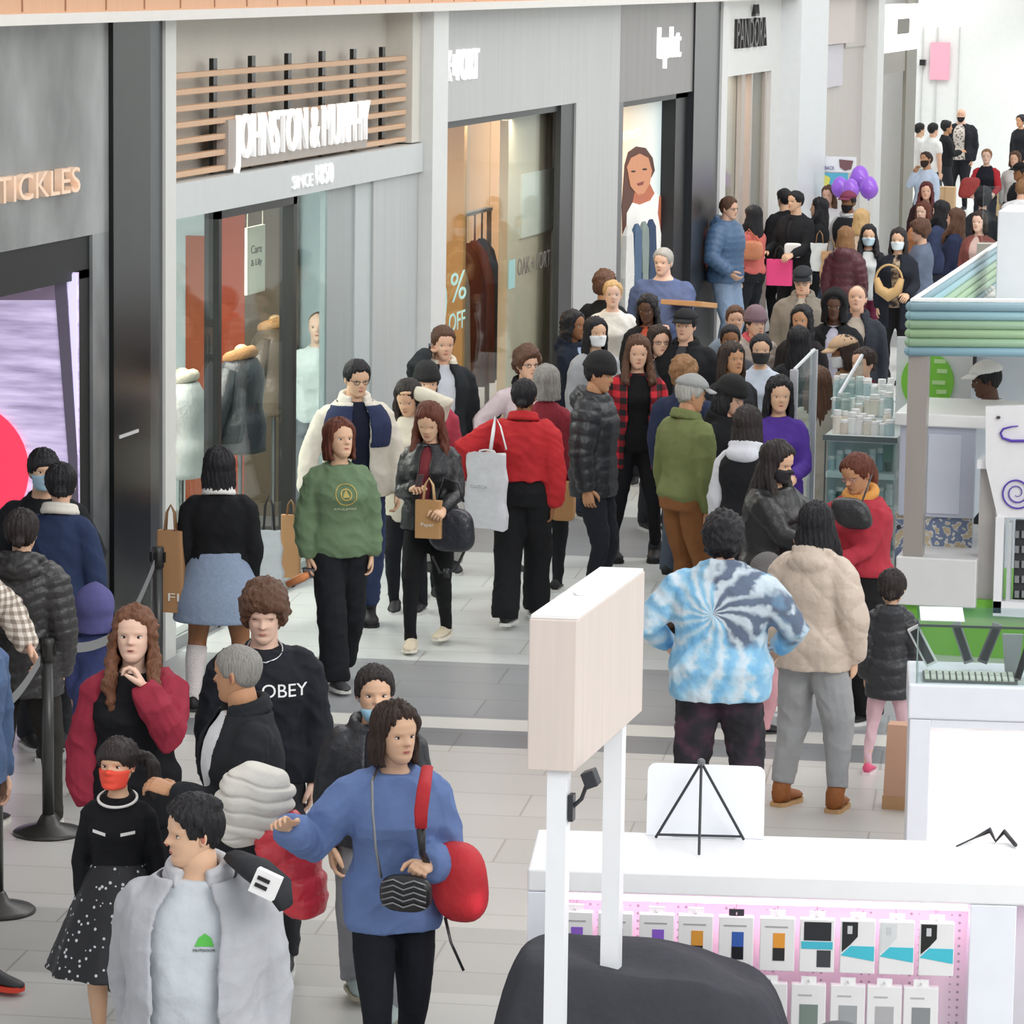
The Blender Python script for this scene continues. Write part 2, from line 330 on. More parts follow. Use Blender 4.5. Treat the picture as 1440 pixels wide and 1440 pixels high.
area('shop_lamp', (WX-.17, wy(750), 3.0), (WX-.2, wy(750), 0), .1, 3.5, 30, (1, .88, .74))
s = empty('shop_sign', (WX, wy(640), 3.5), 'small white lettering high on the grey shopfront wall', 'sign')
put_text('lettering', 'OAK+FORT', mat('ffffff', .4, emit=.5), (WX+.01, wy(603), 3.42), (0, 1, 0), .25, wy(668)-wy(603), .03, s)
s = empty('window_decal', (WX-.1, wy(640), 1.6), 'pale mint sale lettering on the grey shop window', 'sign')
put_text('lettering', '0', mat('b9e6df', .5), (WX-.1, wyx(607, WX-.1), 1.42), (0, 1, 0), .42, wy(634)-wy(611), .004, s)
put_text('lettering', '%', mat('b9e6df', .5), (WX-.1, wyx(635, WX-.1), 1.60), (0, 1, 0), .24, wy(657)-wy(635), .004, s)
put_text('lettering', 'OFF', mat('b9e6df', .5), (WX-.1, wyx(633, WX-.1), 1.36), (0, 1, 0), .15, wy(656)-wy(633), .004, s)
s = empty('window_decal', (WX-.1, wy(740), 1.6), 'dark shop name lettering with a teal square on the beige window panel', 'sign')
put_text('lettering', 'OAK + FORT', mat('5f5a55', .5), (WX-.1, wyx(729, WX-.1), 1.64), (0, 1, 0), .15, wy(775)-wy(729), .004, s)
MB().box((WX-.1, wyx(716, WX-.1), 1.55), (WX-.096, wyx(725, WX-.1), 1.80)).build('square_mark', mat('8fb8b8', .5), s).location = -Vector(s.location)
p = tag(MB().box((WX-.22, wyx(734, WX-.2), 1.93), (WX-.2, wyx(782, WX-.2), 2.5)).build('window_poster', mat('e9e4da', .6)), 'pale blank poster hung inside the beige window panel', 'poster')
# ---- dark store
D_g = mat('8f8b8a', .4, kind='metal')
wall('wall_left_dark', 868, 970, 3.04, 4.0, D_g); wall('trim_15', 970, 1005, 0, 4.0, mat('2b2d31', .3), out=.02); wall('trim_16', 1005, 1013, 0, 4.0, mat('e4e4e2', .4), out=.05)
wall('trim_17', 868, 874, 0, 3.04, mat('6d6d6e', .4))
struct('trim_18', MB().box((WX-.4, wy(868), 2.98), (WX-.05, wy(970), 3.04)).box((WX-.4, wy(954), 0), (WX-.05, wy(970), 3.04)), mat('1b1c1e', .4))
struct('wall_left_interior', MB().box((WX-.5, wy(868), 0), (WX-.4, wy(970), 3.04)), mat('2a2b2f', .5))
s = empty('shop_sign', (WX, wy(930), 3.5), 'small glowing white sign on the dark grey shopfront', 'sign')
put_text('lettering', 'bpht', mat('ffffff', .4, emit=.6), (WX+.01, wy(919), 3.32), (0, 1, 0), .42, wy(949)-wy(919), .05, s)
# advertising poster
po = empty('advert_poster', (WX-.2, wy(910), 1.8), 'tall lit advertising poster of a woman in a white tank top', 'poster')
def post_poly(name, pts, mt, d):
    mb = MB(); a = [WP(x, y, WX-.2+d) for x, y in pts]; b = [q+Vector((-.006, 0, 0)) for q in a]; mb.loft([a, b]); o = mb.build(name, mt, po); o.location = -Vector(po.location)
def post_mat():
    mt, nt, p = new_mat('poster_sky'); t = nt.nodes.new('ShaderNodeTexCoord'); s_ = nt.nodes.new('ShaderNodeSeparateXYZ'); nt.links.new(t.outputs['Generated'], s_.inputs[0])
    r = nt.nodes.new('ShaderNodeValToRGB'); nt.links.new(s_.outputs[1], r.inputs[0]); r.color_ramp.elements[0].color = lin('f2d9b8'); r.color_ramp.elements[1].color = lin('8fc0d6')
    e = r.color_ramp.elements.new(.5); e.color = lin('dfe3dc'); nt.links.new(r.outputs[0], p.inputs['Base Color']); nt.links.new(r.outputs[0], p.inputs['Emission Color']); p.inputs['Emission Strength'].default_value = .35; return mt
post_poly('backing', [(874, 145), (953, 132), (953, 440), (874, 452)], post_mat(), 0)
psk, psk2 = mat('c98a66', .6, emit=.25), mat('b8694c', .6, emit=.2)
post_poly('printed_hair', [(879, 232), (884, 214), (895, 206), (908, 208), (918, 222), (921, 240), (916, 250), (900, 262), (888, 300), (876, 330), (875, 290)], mat('5b3426', .6, emit=.1), .008)
post_poly('printed_neck', [(893, 268), (914, 258), (922, 275), (948, 278), (950, 380), (915, 330), (880, 320), (890, 285)], psk2, .012)
post_poly('printed_face', [(882, 235), (888, 222), (900, 216), (912, 222), (917, 240), (914, 258), (906, 272), (897, 274), (887, 262)], psk, .016)
post_poly('printed_tank_top', [(890, 285), (900, 288), (915, 282), (921, 272), (927, 274), (925, 300), (930, 330), (928, 372), (880, 366), (882, 300)], mat('e7e4df', .6, emit=.3), .02)
post_poly('printed_lips', [(896, 258), (906, 255), (904, 260), (898, 261)], mat('8f4038', .6), .02)
for q in ((891, 241), (907, 238)): post_poly('printed_eye', ellipse(q[0], q[1], 3.2, 1.4, 10), mat('3a2218', .6), .02)
put_text('lettering', 'Moment', mat('f6f2ea', .6, emit=.4), (WX-.19, wy(892), 2.62), (0, 1, 0), .14, wy(925)-wy(892), .004, po)
for i, (px, c) in enumerate(((886, 'e6e4de'), (898, '56708f'), (908, '8f9c97'), (918, '3d506e'))):
    mb = MB(); y = wy(px); mb.loft([[(WX-.02+a, y+b, z) for a, b in ((-.03*w, -.2*w), (.03*w, -.2*w), (.03*w, .2*w), (-.03*w, .2*w))] for z, w in ((.9, .9), (1.3, 1.1), (1.72, .8), (1.8, .3))])
    tag(mb.build('hanging_garment', mat(c, .9, kind='cloth')), ['white jacket', 'blue denim jacket', 'sage jacket', 'navy jacket'][i]+' hung in front of the advertising poster', 'garment')
# ---- white jewellery shop
wall('wall_left_white', 1013, 1092, 3.14, 4.0, M_white); wall('wall_left_white', 1080, 1092, 0, 3.14, M_white); wall('trim_19', 1092, 1131, 0, 4.0, mat('e6e9ea', .4), out=.25, thick=.6)
yA, yB = wy(1013), wy(1080)
struct('wall_left_interior', MB().box((WX-3, yA, 0), (WX-2.9, yB, 3.3)).box((WX-3, yB, 0), (WX-.3, yB+.1, 3.3)), mat('f0c49c', .5))
struct('trim_20', MB().box((WX-.3, wy(1045), 0), (WX-.05, wy(1050), 3.14)).box((WX-.3, wy(1055), 0), (WX-.02, wy(1057), 3.14)).box((WX-.3, wy(1074), 0), (WX-.02, wy(1076), 3.14)), mat('b9ada4', .4))
pane('window_6', 1013, 1045, .05, 3.14, -.1); pane('window_7', 1057, 1074, .05, 3.14, -.05)
struct('wall_left_display', MB().box((WX-.5, wy(1057), 0), (WX-.45, wy(1075), 3.14)), mat('b8c2bd', .5, kind='stone'))
tag(MB().box((WX-.2, wy(1055.5), .9), (WX-.15, wy(1065), 1.8)).build('window_poster', mat('b79ad6', .5)), 'lilac strip poster in the white jewellery shop window', 'poster')
area('shop_lamp', (WX-1.2, (yA+yB)/2, 3.2), (WX-1.2, (yA+yB)/2, 0), 2.2, 1, 70, (1, .82, .66))
s = empty('shop_sign', (WX, wy(1047), 3.5), 'dark serif lettering with a small crown above the white jewellery shop', 'sign')
put_text('lettering', 'PANDORA', mat('3a3838', .4), (WX+.01, wy(1027), 3.44), (0, 1, 0), .34, wy(1069)-wy(1027), .05, s)
cr = MB()
for k in (-1, 0, 1): cr.tube([(WX+.03, wy(1053)+k*.08, 3.83), (WX+.03, wy(1053)+k*.13, 3.93)], [.03, .012], 6)
cr.box((WX, wy(1053)-.13, 3.80), (WX+.05, wy(1053)+.13, 3.84)); cr.build('crown', mat('3a3838', .4), s).location = -Vector(s.location)
# ---- next shops
B_p = mat('d5ccc5', .5, kind='brush')
wall('wall_left_rose', 1131, 1185, 3.38, 4.0, mat('dbcdc6', .5), out=.1); wall('wall_left_rose', 1160, 1222, 0, 3.4, B_p, out=-.05); wall('wall_left_rose', 1185, 1222, 3.3, 4.0, B_p, out=-.02)
wall('trim_21', 1131, 1180, 2.81, 3.36, mat('d3cdd6', .4), out=.0, thick=.1)
s = empty('shop_sign', (WX, wy(1150), 3), 'faded grey lettering on the pale rose panel', 'sign')
put_text('lettering', 'SOLSS', mat('8f8b98', .5), (WX+.005, wy(1135), 2.9), (0, 1, 0), .30, wy(1156)-wy(1135), .03, s)
struct('wall_left_interior', MB().box((WX-1.2, wy(1131), 0), (WX-1.1, wy(1160), 2.9)), mat('c8381e', .5))
for i, (z, c) in enumerate(((2.62, 'f2a21a'), (2.1, 'f3cf6a'), (1.75, 'd2461f'), (1.45, 'e88a1e'), (1.1, 'b5361f'), (.8, 'efb04a'))):
    y = wy(1131+random.random()*10)+.5; mb = MB().ball((WX-.5, y, z), (.3, .9, .18), 10, 6)
    tag(mb.build('wall_display', mat(c, .5), smooth=True), ['amber', 'pale gold', 'red', 'orange', 'dark red', 'honey'][i]+' rounded display ornament in the red shop doorway', 'decoration')
wall('trim_22', 1213, 1222, 0, 4.0, M_white, out=.15, thick=.4)
s = empty('shop_sign', (WX, wy(1248), 3.5), 'bright white lightbox sign with a small dark mark', 'sign')
MB().box((WX-.1, wy(1224), 3.17), (WX+.1, wy(1275), 3.85)).build('lightbox', mat('ffffff', .4, emit=1.0), s).location = -Vector(s.location)
MB().box((WX+.1, wy(1245), 3.42), (WX+.11, wy(1261), 3.64)).build('logo_mark', mat('7a7368', .5), s).location = -Vector(s.location)
wall('wall_left_taupe', 1224, 1275, 2.85, 3.17, mat('9b958a', .5)); wall('trim_23', 1267, 1281, 0, 4.0, mat('8f8a7e', .5), out=.02, thick=.05)
struct('wall_left_interior', MB().box((WX-2, wy(1222), 0), (WX-1.9, wy(1270), 3)), mat('8a7460', .5, kind='wood'))
struct('trim_24', MB().box((WX-.2, wy(1222), 0), (WX-.05, wy(1229), 2.85)), mat('3d444b', .4))
MBt = MB().tube([(WX-.4, wy(1253), 1.95), (WX-.4, wy(1253), 2.75)], .05, 8); tag(MBt.tube([(WX-.4, wy(1253), 2.75), (WX-.4, wy(1253), 3.17)], .01, 6).tube([(WX-.4, wy(1253), 0), (WX-.4, wy(1253), 1.95)], .012, 6).build('tube_lamp', mat('ffffff', .5, emit=2)), 'slim vertical white tube lamp in the taupe doorway', 'lamp')
# ---- far end: the hall widens to the left here
yE = 80.0; XF = -11.5; wht = mat('f2f3f1', .5)
struct('wall_left_far', MB().box((XF-.3, wy(1281), 0), (XF, yE, 9)), wht)
struct('wall_left_return', MB().box((XF, wy(1281), 0), (WX-.03, wy(1281)+.2, 4.0)), wht)
struct('wall_back', MB().box((XF-.3, yE, 0), (14, yE+.3, 9)), mat('eceeed', .5))
struct('trim_25', MB().box((XF, 76, 3.85), (14, 76.3, 4.1)), mat('d8d0c6', .5))
struct('trim_29', MB().box((-14.5, 6, -.2), (-7.9, 92, -.01)), wht)
def bw(x0, x1, y0, y1, d0, d1): p, q = DP(x0, y1, yE-d1), DP(x1, y0, yE-d1); return ((p.x, yE-d0, max(0, p.z)), (q.x, yE-d1, q.z))
for i, (x0, x1) in enumerate(((1291, 1299), (1312, 1318), (1342, 1350))): struct('trim_%d' % (26+i), MB().box(*bw(x0, x1, 38, 280, 0, .06)), mat('d2d3d0', .5))
tag(MB().box(*bw(1307, 1336, 60, 112, .07, .12)).build('wall_banner', mat('f7a9bd', .5, emit=.1)), 'pink banner hung on the far white wall', 'banner')
tag(MB().box(*bw(1293, 1301, 84, 92, 0, .2)).build('wall_lamp', M_dark), 'small black box lamp on the far white wall', 'lamp')
# right side and upper storey beyond the frame, for the light and reflections
struct('wall_right', MB().box((13.5, 6, 0), (13.8, 92, 4)), mat('dfe1df', .5))

# ================================================================== KIOSKS
Wh = mat('f1f2f5', .35); WhP = mat('eceff8', .3); Lg = mat('c8ccd6', .4); Gr = mat('b3aca6', .35, .3, 'metal')
GL = glass_mat('f5faf9')
def part(parent, mb, name, mt, bevel=0, smooth=False, label=None):
    o = mb.build(name, mt, parent, bevel=bevel, smooth=smooth); o.location = -Vector(parent.location)
    if label: o['label'] = label
    return o
def quad(pts, z): return [G(x, y, z) for x, y in pts]
# ---- near accessory kiosk (bottom right)
zt = 1.05
fl, fr_ = G(742, 1222, zt), G(1560, 1246, zt); bl, br_ = G(792, 1167, zt), G(1560, 1199, zt)
ex = (fr_-fl).normalized(); ey = Vector((-ex.y, ex.x, 0)); ez = Vector((0, 0, 1)); AX = (ex, ey, ez)
dep = (bl-fl).dot(ey)
K = empty('display_counter', (fl.x, fl.y, 0), 'long white display counter with a pink-lit pegboard front, nearest the viewer', 'counter')
def kp(a, b, z): return fl+ex*a+ey*b+Vector((0, 0, z-zt))
def kbox(mb, a0, a1, b0, b1, z0, z1): return mb.obox(kp((a0+a1)/2, (b0+b1)/2, (z0+z1)/2), AX, ((a1-a0)/2, (b1-b0)/2, (z1-z0)/2))
part(K, kbox(MB(), 0, 3.2, 0, dep, zt-.085, zt), 'counter_top', Wh, .008)
def sx(px, y=1300, z=.85):
    g = G(px, y, z); return (g-fl).dot(ex)
part(K, kbox(MB(), 0, .085, 0, dep, 0, zt-.086), 'end_panel', WhP, .004)
part(K, kbox(MB(), .12, sx(794), .02, dep, 0, zt-.086), 'side_panel', WhP, .004)
part(K, kbox(MB(), sx(1360), sx(1424), 0, .3, 0, zt-.086), 'frame_post', WhP, .004)
def peg_mat():
    mt, nt, p = new_mat('pegboard'); v = nt.nodes.new('ShaderNodeTexVoronoi'); v.inputs['Scale'].default_value = 34; v.inputs['Randomness'].default_value = 0
    t = nt.nodes.new('ShaderNodeTexCoord'); nt.links.new(t.outputs['Object'], v.inputs[0]); r = nt.nodes.new('ShaderNodeValToRGB'); nt.links.new(v.outputs['Distance'], r.inputs[0])
    r.color_ramp.elements[0].position = .15; r.color_ramp.elements[0].color = lin('a9a0a8'); r.color_ramp.elements[1].position = .22; r.color_ramp.elements[1].color = lin('eadbe4')  # pale pink base carries the tint of the pink strip light
    nt.links.new(r.outputs[0], p.inputs['Base Color']); return mt
part(K, kbox(MB(), sx(794), sx(1360), .16, .19, 0, zt-.086), 'pegboard', peg_mat())
part(K, kbox(MB(), sx(1424), 3.1, .16, .19, 0, zt-.086), 'pegboard', mat('c9c6cc', .5))
part(K, kbox(MB(), sx(796), sx(1358), .02, .04, zt-.115, zt-.095), 'light_strip', mat('ffd2e4', .5, emit=1.6))
l = area('led_strip_light', kp(sx(1080), .03, zt-.12), kp(sx(1080), .14, .5), 2.1, .03, 2.6, (1, .62, .82)); l.rotation_euler = (Matrix((ex, ey, ez)).transposed().to_4x4() @ Matrix.Rotation(math.radians(12), 4, 'X')).to_euler()
# packages
pk_n = ['boxed phone case with a violet and green picture', 'boxed phone case with a dim grey picture', 'boxed phone case with a violet picture', 'boxed phone case with an amber and black picture', 'boxed phone case with a blue and black picture',
        'boxed phone case with an orange topped picture', 'boxed charger with dark picture and cyan stripe', 'boxed earbuds with dark corner and cyan wedge', 'boxed earbuds with pale corner and cyan wedge', 'boxed earbuds with black corner and cyan wedge']
pk_c = [('8d62c9', '79c98f'), ('8c8c90', 'b9b9bd'), ('8a5fc8', '9fce9b'), ('d7973f', '3b3330'), ('3a5fae', '1e2026'), ('e39a3c', '2b2a2a'), ('23262b', '45b8cf'), ('202225', '44bfd4'), ('d7dadc', '44bfd4'), ('17181a', '44bfd4')]
px_ = (813, 868, 925, 979, 1035, 1092, 1147, 1203, 1257, 1312)
def package(px, ytop, w, h, label, group, i, row):
    a = sx(px, ytop+30, .75); top = G(px, ytop, .8); b = .02
    # height of the box top on the plane b in front of the board
    z = EYE+ray(px, ytop)[2]*((kp(a, b, 0)-Vector((0, 0, 0))).dot(ey)/Vector(ray(px, ytop)).dot(ey))
    c = kp(a, b, z-h/2); t = empty('phone_case_box', (c.x, c.y, z-h), label, 'package', group)
    mb = MB().obox(c, AX, (w/2, .018, h/2)); part(t, mb, 'carton', mat('e9e9ea', .35), .003)
    def dec(a0, a1, z0, z1, mt, nm, d=.0195, pts=None):
        P = pts or [(a0, z0), (a1, z0), (a1, z1), (a0, z1)]
        F = [c+ex*p_[0]*w+ez*p_[1]*h-ey*d for p_ in P]; B = [q+ey*.003 for q in F]; part(t, MB().loft([F, B]), nm, mt)
    if row == 0:
        if i < 6: dec(-.12, .22, -.30, .22, mat(pk_c[i][0], .4), 'picture'); dec(-.12, .22, -.30, -.06, mat(pk_c[i][1], .4), 'lower_picture', .0205); dec(-.35, .30, .32, .35, mat('a9a9ab', .5), 'print_line')
        elif i == 6: dec(-.38, .40, .10, .45, mat(pk_c[i][0], .4), 'picture'); dec(-.45, .45, -.06, .08, mat(pk_c[i][1], .4), 'colour_stripe'); dec(.0, .4, -.4, -.08, mat('3a3d42', .4), 'lower_picture')
        else:
            dec(0, 0, 0, 0, mat(pk_c[i][0], .4), 'picture', pts=[(-.45, -.1), (-.2, .05), (.0, .2), (.0, .47), (-.45, .47)])
            dec(0, 0, 0, 0, mat(pk_c[i][1], .4), 'colour_stripe', pts=[(-.48, -.16), (.48, -.26), (.48, .02), (-.2, .02)])
            dec(-.30, -.16, .25, .4, mat('c9ccd0', .4), 'earbud', .021)
    else:
        col = ('c9c9cb', 'c9352f', 'c9352f', '5a5d60', 'b9bcc0', 'b3b6ba', '7b8a84', 'a2a5a8', 'b0b0b3', '8a8d90')[i]
        dec(-.25, .28, -.45, .12, mat(col, .3), 'window_picture'); dec(-.3, .1, .28, .31, mat('b06a72' if i in (4, 5) else 'b4b4b6', .5), 'print_line')
    hk = MB().tube([c+ez*(h/2+.012)-ey*.03, c+ez*(h/2+.012)+ey*.139], .003, 6); part(t, hk, 'hook', mat('d9dadd', .3, .8))
    hg = MB().obox(c+ez*(h/2+.012), AX, (w*.22, .003, .014)); part(t, hg, 'hanger_tab', mat('f0f0f1', .4) if i != 4 or row else mat('333338', .4))
for i, px in enumerate(px_): package(px, 1281+i*1.7, .128, .20, pk_n[i]+', hanging in the upper row', 'boxed phone accessories in the upper pegboard row', i, 0)
lows = ['plain', 'pale', 'red printed', 'red topped', 'grey pictured', 'white framed', 'silver framed', 'sage windowed', 'thin framed', 'grey framed']
for i, px in enumerate((813, 868, 925, 979, 1030, 1085, 1142, 1200, 1254, 1308)):
    package(px, 1373+i*1.6, .128, .20, lows[i]+' white accessory box hanging in the lower row under the '+['first', 'second', 'third', 'fourth', 'fifth', 'sixth', 'seventh', 'eighth', 'ninth', 'tenth'][i]+' box', 'boxed phone accessories in the lower pegboard row', i, 1)
# easel + white board
def on(px, py): return G(px, py, zt+.002)
ap = on(985, 1192)
brd = empty('white_board', tuple(on(990, 1180)), 'blank white rounded board standing behind the black easel', 'board')
bb = [on(909, 1174), on(1074, 1180)]; bx = (bb[1]-bb[0]).normalized(); Lb = (bb[1]-bb[0]).length; hb = .275; r_ = .03
pts = [(0, 0), (Lb, 0)] + [(Lb-r_+r_*math.cos(q), hb-r_+r_*math.sin(q)) for q in (0, .5, 1.05, 1.57)] + [(r_*(1-math.sin(q)), hb-r_+r_*math.cos(q)) for q in (0, .5, 1.05, 1.57)]
tilt = Vector((0, 0, 1))+ey*.12
part(brd, MB().loft([[bb[0]+bx*a+tilt*b for a, b in pts], [bb[0]+bx*a+tilt*b+ey*.008 for a, b in pts]]), 'sheet', mat('f2f5fb', .25))
part(brd, MB().obox((bb[0]+bb[1])/2+ey*.02+Vector((0, 0, .006)), (bx, ey, ez), (.12, .03, .006)), 'foot', mat('e6e8ee', .3))
ea = empty('easel', tuple(ap), 'small black folding tripod easel standing on the white counter', 'easel')
f1, f2, f3 = on(922, 1180), on(1046, 1183), on(983, 1204); top = (f1+f2)/2-ey*.03+Vector((0, 0, .31))
bk = mat('2c2e33', .4)
for q in (f1, f2, f3): part(ea, MB().tube([q+Vector((0, 0, .006)), top], .0055, 8), 'leg', bk)
part(ea, MB().tube([f1+(top-f1)*.06, f2+(top-f2)*.06], .005, 8), 'cross_bar', bk)
part(ea, MB().ball(top, .016), 'top_clip', mat('77797d', .3, .6))
# tangled dark cable on counter right end
cb = MB().tube([on(1345, 1190), on(1370, 1182)+Vector((0,0,.01)), on(1392, 1178)+Vector((0,0,.03)), on(1400, 1186)+Vector((0,0,.008)), on(1412, 1180)+Vector((0,0,.03)), on(1428, 1192)+Vector((0,0,.01))], [.003, .004, .012, .006, .01, .008], 8)
tag(cb.build('cable', mat('33353a', .5), smooth=True), 'short tangled dark cable lying on the white counter', 'cable')
# sign box on two posts
zb, ztp = 1.73, 2.235
A_, B_, C_ = G(741, 1083, zb), G(808, 1086, zb), G(903, 1000, zb)
u = (B_-A_); w_ = (C_-B_)
S = empty('sign_box', tuple(Vector((A_.x, A_.y, 0))), 'pale wood grained box sign on two white posts', 'sign')
top4 = [A_, B_, B_+w_, A_+w_]
part(S, MB().prism(top4, zb, ztp), 'box', mat('ddd0c8', .5, kind='wood'), .004)
part(S, MB().prism([p-(p-(A_+C_)/2)*.03 for p in top4], ztp+.001, ztp+.012), 'top_lid', mat('f4f4f4', .3))
part(S, MB().prism([(A_+u*.45+w_*.45)+u*.18*math.cos(q)+w_*.06*math.sin(q) for q in (2*PI*k/16 for k in range(16))], ztp+.013, ztp+.02), 'cap_disc', mat('ffffff', .3))
nearp = A_+u*.60+w_*.05; farp = A_+u*.6+w_*.86
ud, wd = u.normalized(), w_.normalized()
for q in (nearp, farp): part(S, MB().obox(Vector((q.x, q.y, zb/2)), (ud, wd, ez), (.032, .032, zb/2-.002)), 'post', mat('eef0f4', .35))
cp = empty('phone_clamp', tuple(nearp+ud*.035+Vector((0, 0, -.12))), 'small black articulated clamp fixed to the near white sign post', 'clamp')
q = Vector((nearp.x, nearp.y, 1.60))+ud*.036
part(cp, MB().obox(q+ud*.008, (ud, wd, ez), (.008, .02, .045)), 'mount', bk); part(cp, MB().tube([q+ud*.01, q+ud*.04+ez*.03, q+ud*.055+ez*.075], .007, 8), 'arm', bk)
part(cp, MB().obox(q+ud*.07+ez*.10, (ud+ez*.4, wd, ez-ud*.4), (.022, .03, .028)), 'grip', bk, .004)
# black cloth draped over something in front of the counter
def cloth_cover():
    mb = MB(); nx, ny = 64, 40; V = []; a0, b0 = sx(905, 1380, .8), -.42; W2, D2 = .60, .27
    for j in range(ny):
        for i in range(nx):
            u_, v_ = i/(nx-1)*2-1, j/(ny-1)*2-1; d = max(abs(u_), abs(v_), (u_**4+v_**4)**.25)
            a = u_*W2; b = v_*D2; s_ = min(1, max(0, (d-.68)/.32)); h = .855-.06*max(0, u_+.2)-.03*v_*-1-.10*max(0, u_-.35)
            h = h*(1-s_**2.2)+.12*s_**2.2
            h += .012*math.sin(a*13+b*5)+.008*math.sin(b*21+a*9); ang = math.atan2(v_, u_)
            q = 1+.025*math.sin(ang*17)*s_; p = kp(a0+a*q, b0+b*q, 0); V.append((p.x, p.y, h))
    f = [(j*nx+i, j*nx+i+1, (j+1)*nx+i+1, (j+1)*nx+i) for j in range(ny-1) for i in range(nx-1)]
    mb.add(V, f); o = mb.build('cloth_cover', mat('43454c', .85, kind='cloth'), smooth=True); s = o.modifiers.new('thickness', 'SOLIDIFY'); s.thickness = .006
    tag(o, 'dark grey cloth draped over a low stand before the white counter', 'cloth')
    c1 = kp(a0, b0, 0); tbl = empty('covered_table', (c1.x, c1.y, 0), 'low stand hidden under the dark grey cloth', 'table')
    part(tbl, MB().obox((c1.x, c1.y, .62), AX, (.34, .14, .02)), 'table_top', mat('8b8b8b', .6))
    for i_ in (-1, 1):
        for j_ in (-1, 1): p = c1+ex*.30*i_+ey*.11*j_; part(tbl, MB().obox((p.x, p.y, .30), AX, (.02, .02, .30)), 'leg', mat('8b8b8b', .6))
cloth_cover()
g = G(1180, 1450, 1.0); st = empty('dark_dome', (g.x, g.y, 0), 'round dark grey dome, not identified, at the very bottom of the frame', 'dark_dome')  # unidentified round dark shape, put on a post and base
part(st, MB().ball((g.x, g.y, .98), (.085, .085, .05), 20, 10), 'seat', mat('55565c', .6), smooth=True); part(st, MB().tube([(g.x, g.y, 0), (g.x, g.y, .95)], .025, 10), 'post', bk); part(st, MB().lathe((g.x, g.y, 0), [(.17, 0), (.17, .015), (.04, .03)]), 'base', bk)
# ---- glass topped counter behind
zc = .97
c0, c1, c2 = G(1278, 962, zc), G(1600, 972, zc), G(1292, 912, zc)
ex2 = (c1-c0).normalized(); ey2 = Vector((-ex2.y, ex2.x, 0)); AX2 = (ex2, ey2, ez)
def cp_(a, b, z): return c0+ex2*a+ey2*b+Vector((0, 0, z-zc))
def cbox(mb, a0, a1, b0, b1, z0, z1): return mb.obox(cp_((a0+a1)/2, (b0+b1)/2, (z0+z1)/2), AX2, ((a1-a0)/2, (b1-b0)/2, (z1-z0)/2))
C = empty('glass_counter', (c0.x, c0.y, 0), 'white counter with a clear glass case of bands on top', 'counter')
part(C, cbox(MB(), 0, 1.7, 0, .62, zc-.17, zc), 'counter_top', WhP, .01)
part(C, cbox(MB(), .01, .11, .005, .6, 0, zc-.172), 'side_post', WhP, .004)
part(C, cbox(MB(), .112, 1.65, .02, .6, 0, .02), 'plinth', WhP)
part(C, cbox(MB(), .112, 1.65, .012, .04, zc-.21, zc-.172), 'rail', WhP)
def band_mat():
    mt, nt, p = new_mat('backlit_panel'); n = noise(nt, 16, detail=5, stretch=(.3, .3, 3)); r = nt.nodes.new('ShaderNodeValToRGB'); nt.links.new(n.outputs[0], r.inputs[0])
    r.color_ramp.elements[0].position = .35; r.color_ramp.elements[0].color = lin('f0dede'); r.color_ramp.elements[1].position = .6; r.color_ramp.elements[1].color = lin('fdfcfc')
    nt.links.new(r.outputs[0], p.inputs['Base Color']); nt.links.new(r.outputs[0], p.inputs['Emission Color']); p.inputs['Emission Strength'].default_value = .35; return mt
part(C, cbox(MB(), .112, 1.65, .05, .08, .02, zc-.172), 'backlit_panel', band_mat())
ga, gz = .04, 1.25
gm = MB(); cbox(gm, ga, 1.6, .03, .036, zc+.001, gz); part(C, gm, 'front_glass', GL)
part(C, cbox(MB(), ga, ga+.006, .037, .55, zc+.001, gz), 'side_glass', GL); part(C, cbox(MB(), ga, 1.6, .03, .55, gz+.001, gz+.008), 'top_glass', GL)
part(C, cbox(MB(), ga-.003, 1.6, .026, .03, gz-.004, gz+.008), 'edge_strip', mat('46504f', .3)); part(C, cbox(MB(), ga-.006, ga, .026, .036, zc+.001, gz), 'edge_strip', mat('8fa29c', .3))
part(C, cbox(MB(), ga+.01, ga+.22, .12, .5, gz+.009, gz+.014), 'paper_sheet', mat('f6f7f7', .4))
# display items inside the case
kb = empty('band_tray', tuple(cp_(.3, .15, zc)), 'flat dark tray of pale watch bands in the glass case', 'tray')
part(kb, cbox(MB(), .07, .52, .06, .30, zc+.002, zc+.012), 'tray', mat('6b6b68', .5))
for r in range(2):
    for i in range(14): part(kb, cbox(MB(), .078+i*.031, .100+i*.031, .07+r*.115, .165+r*.115, zc+.013, zc+.022), 'watch_band', mat('e4e3d8', .5))
for a, w1, lean, lab, c in ((.12, .06, -.5, 'white framed dark phone case leaning left in the glass case', 'ececec'), (.36, .05, .35, 'dark strap stand leaning right in the glass case', '6c6e70'), (.30, .05, -.35, 'grey strap stand leaning left in the glass case', '8b8d90')):
    t = empty('strap_stand', tuple(cp_(a, .3, zc)), lab, 'stand'); ax = (ex2*math.cos(lean)+ez*math.sin(lean)*-1, ey2, ez*math.cos(lean)+ex2*math.sin(lean))
    o_ = cp_(a, .36 if w1 == .06 else .38+a*.2, zc+.006)+ax[2]*.11+ez*.02
    part(t, MB().obox(o_, ax, (w1/2, .012, .105)), 'frame', mat(c, .4), .004); part(t, MB().obox(o_-ey2*.013, ax, (w1/3, .003, .09)), 'dark_face', mat('3b3d40', .4))
t = empty('bracelet_roll', tuple(cp_(.58, .14, zc)), 'tall black bracelet roll standing in the glass case', 'stand')
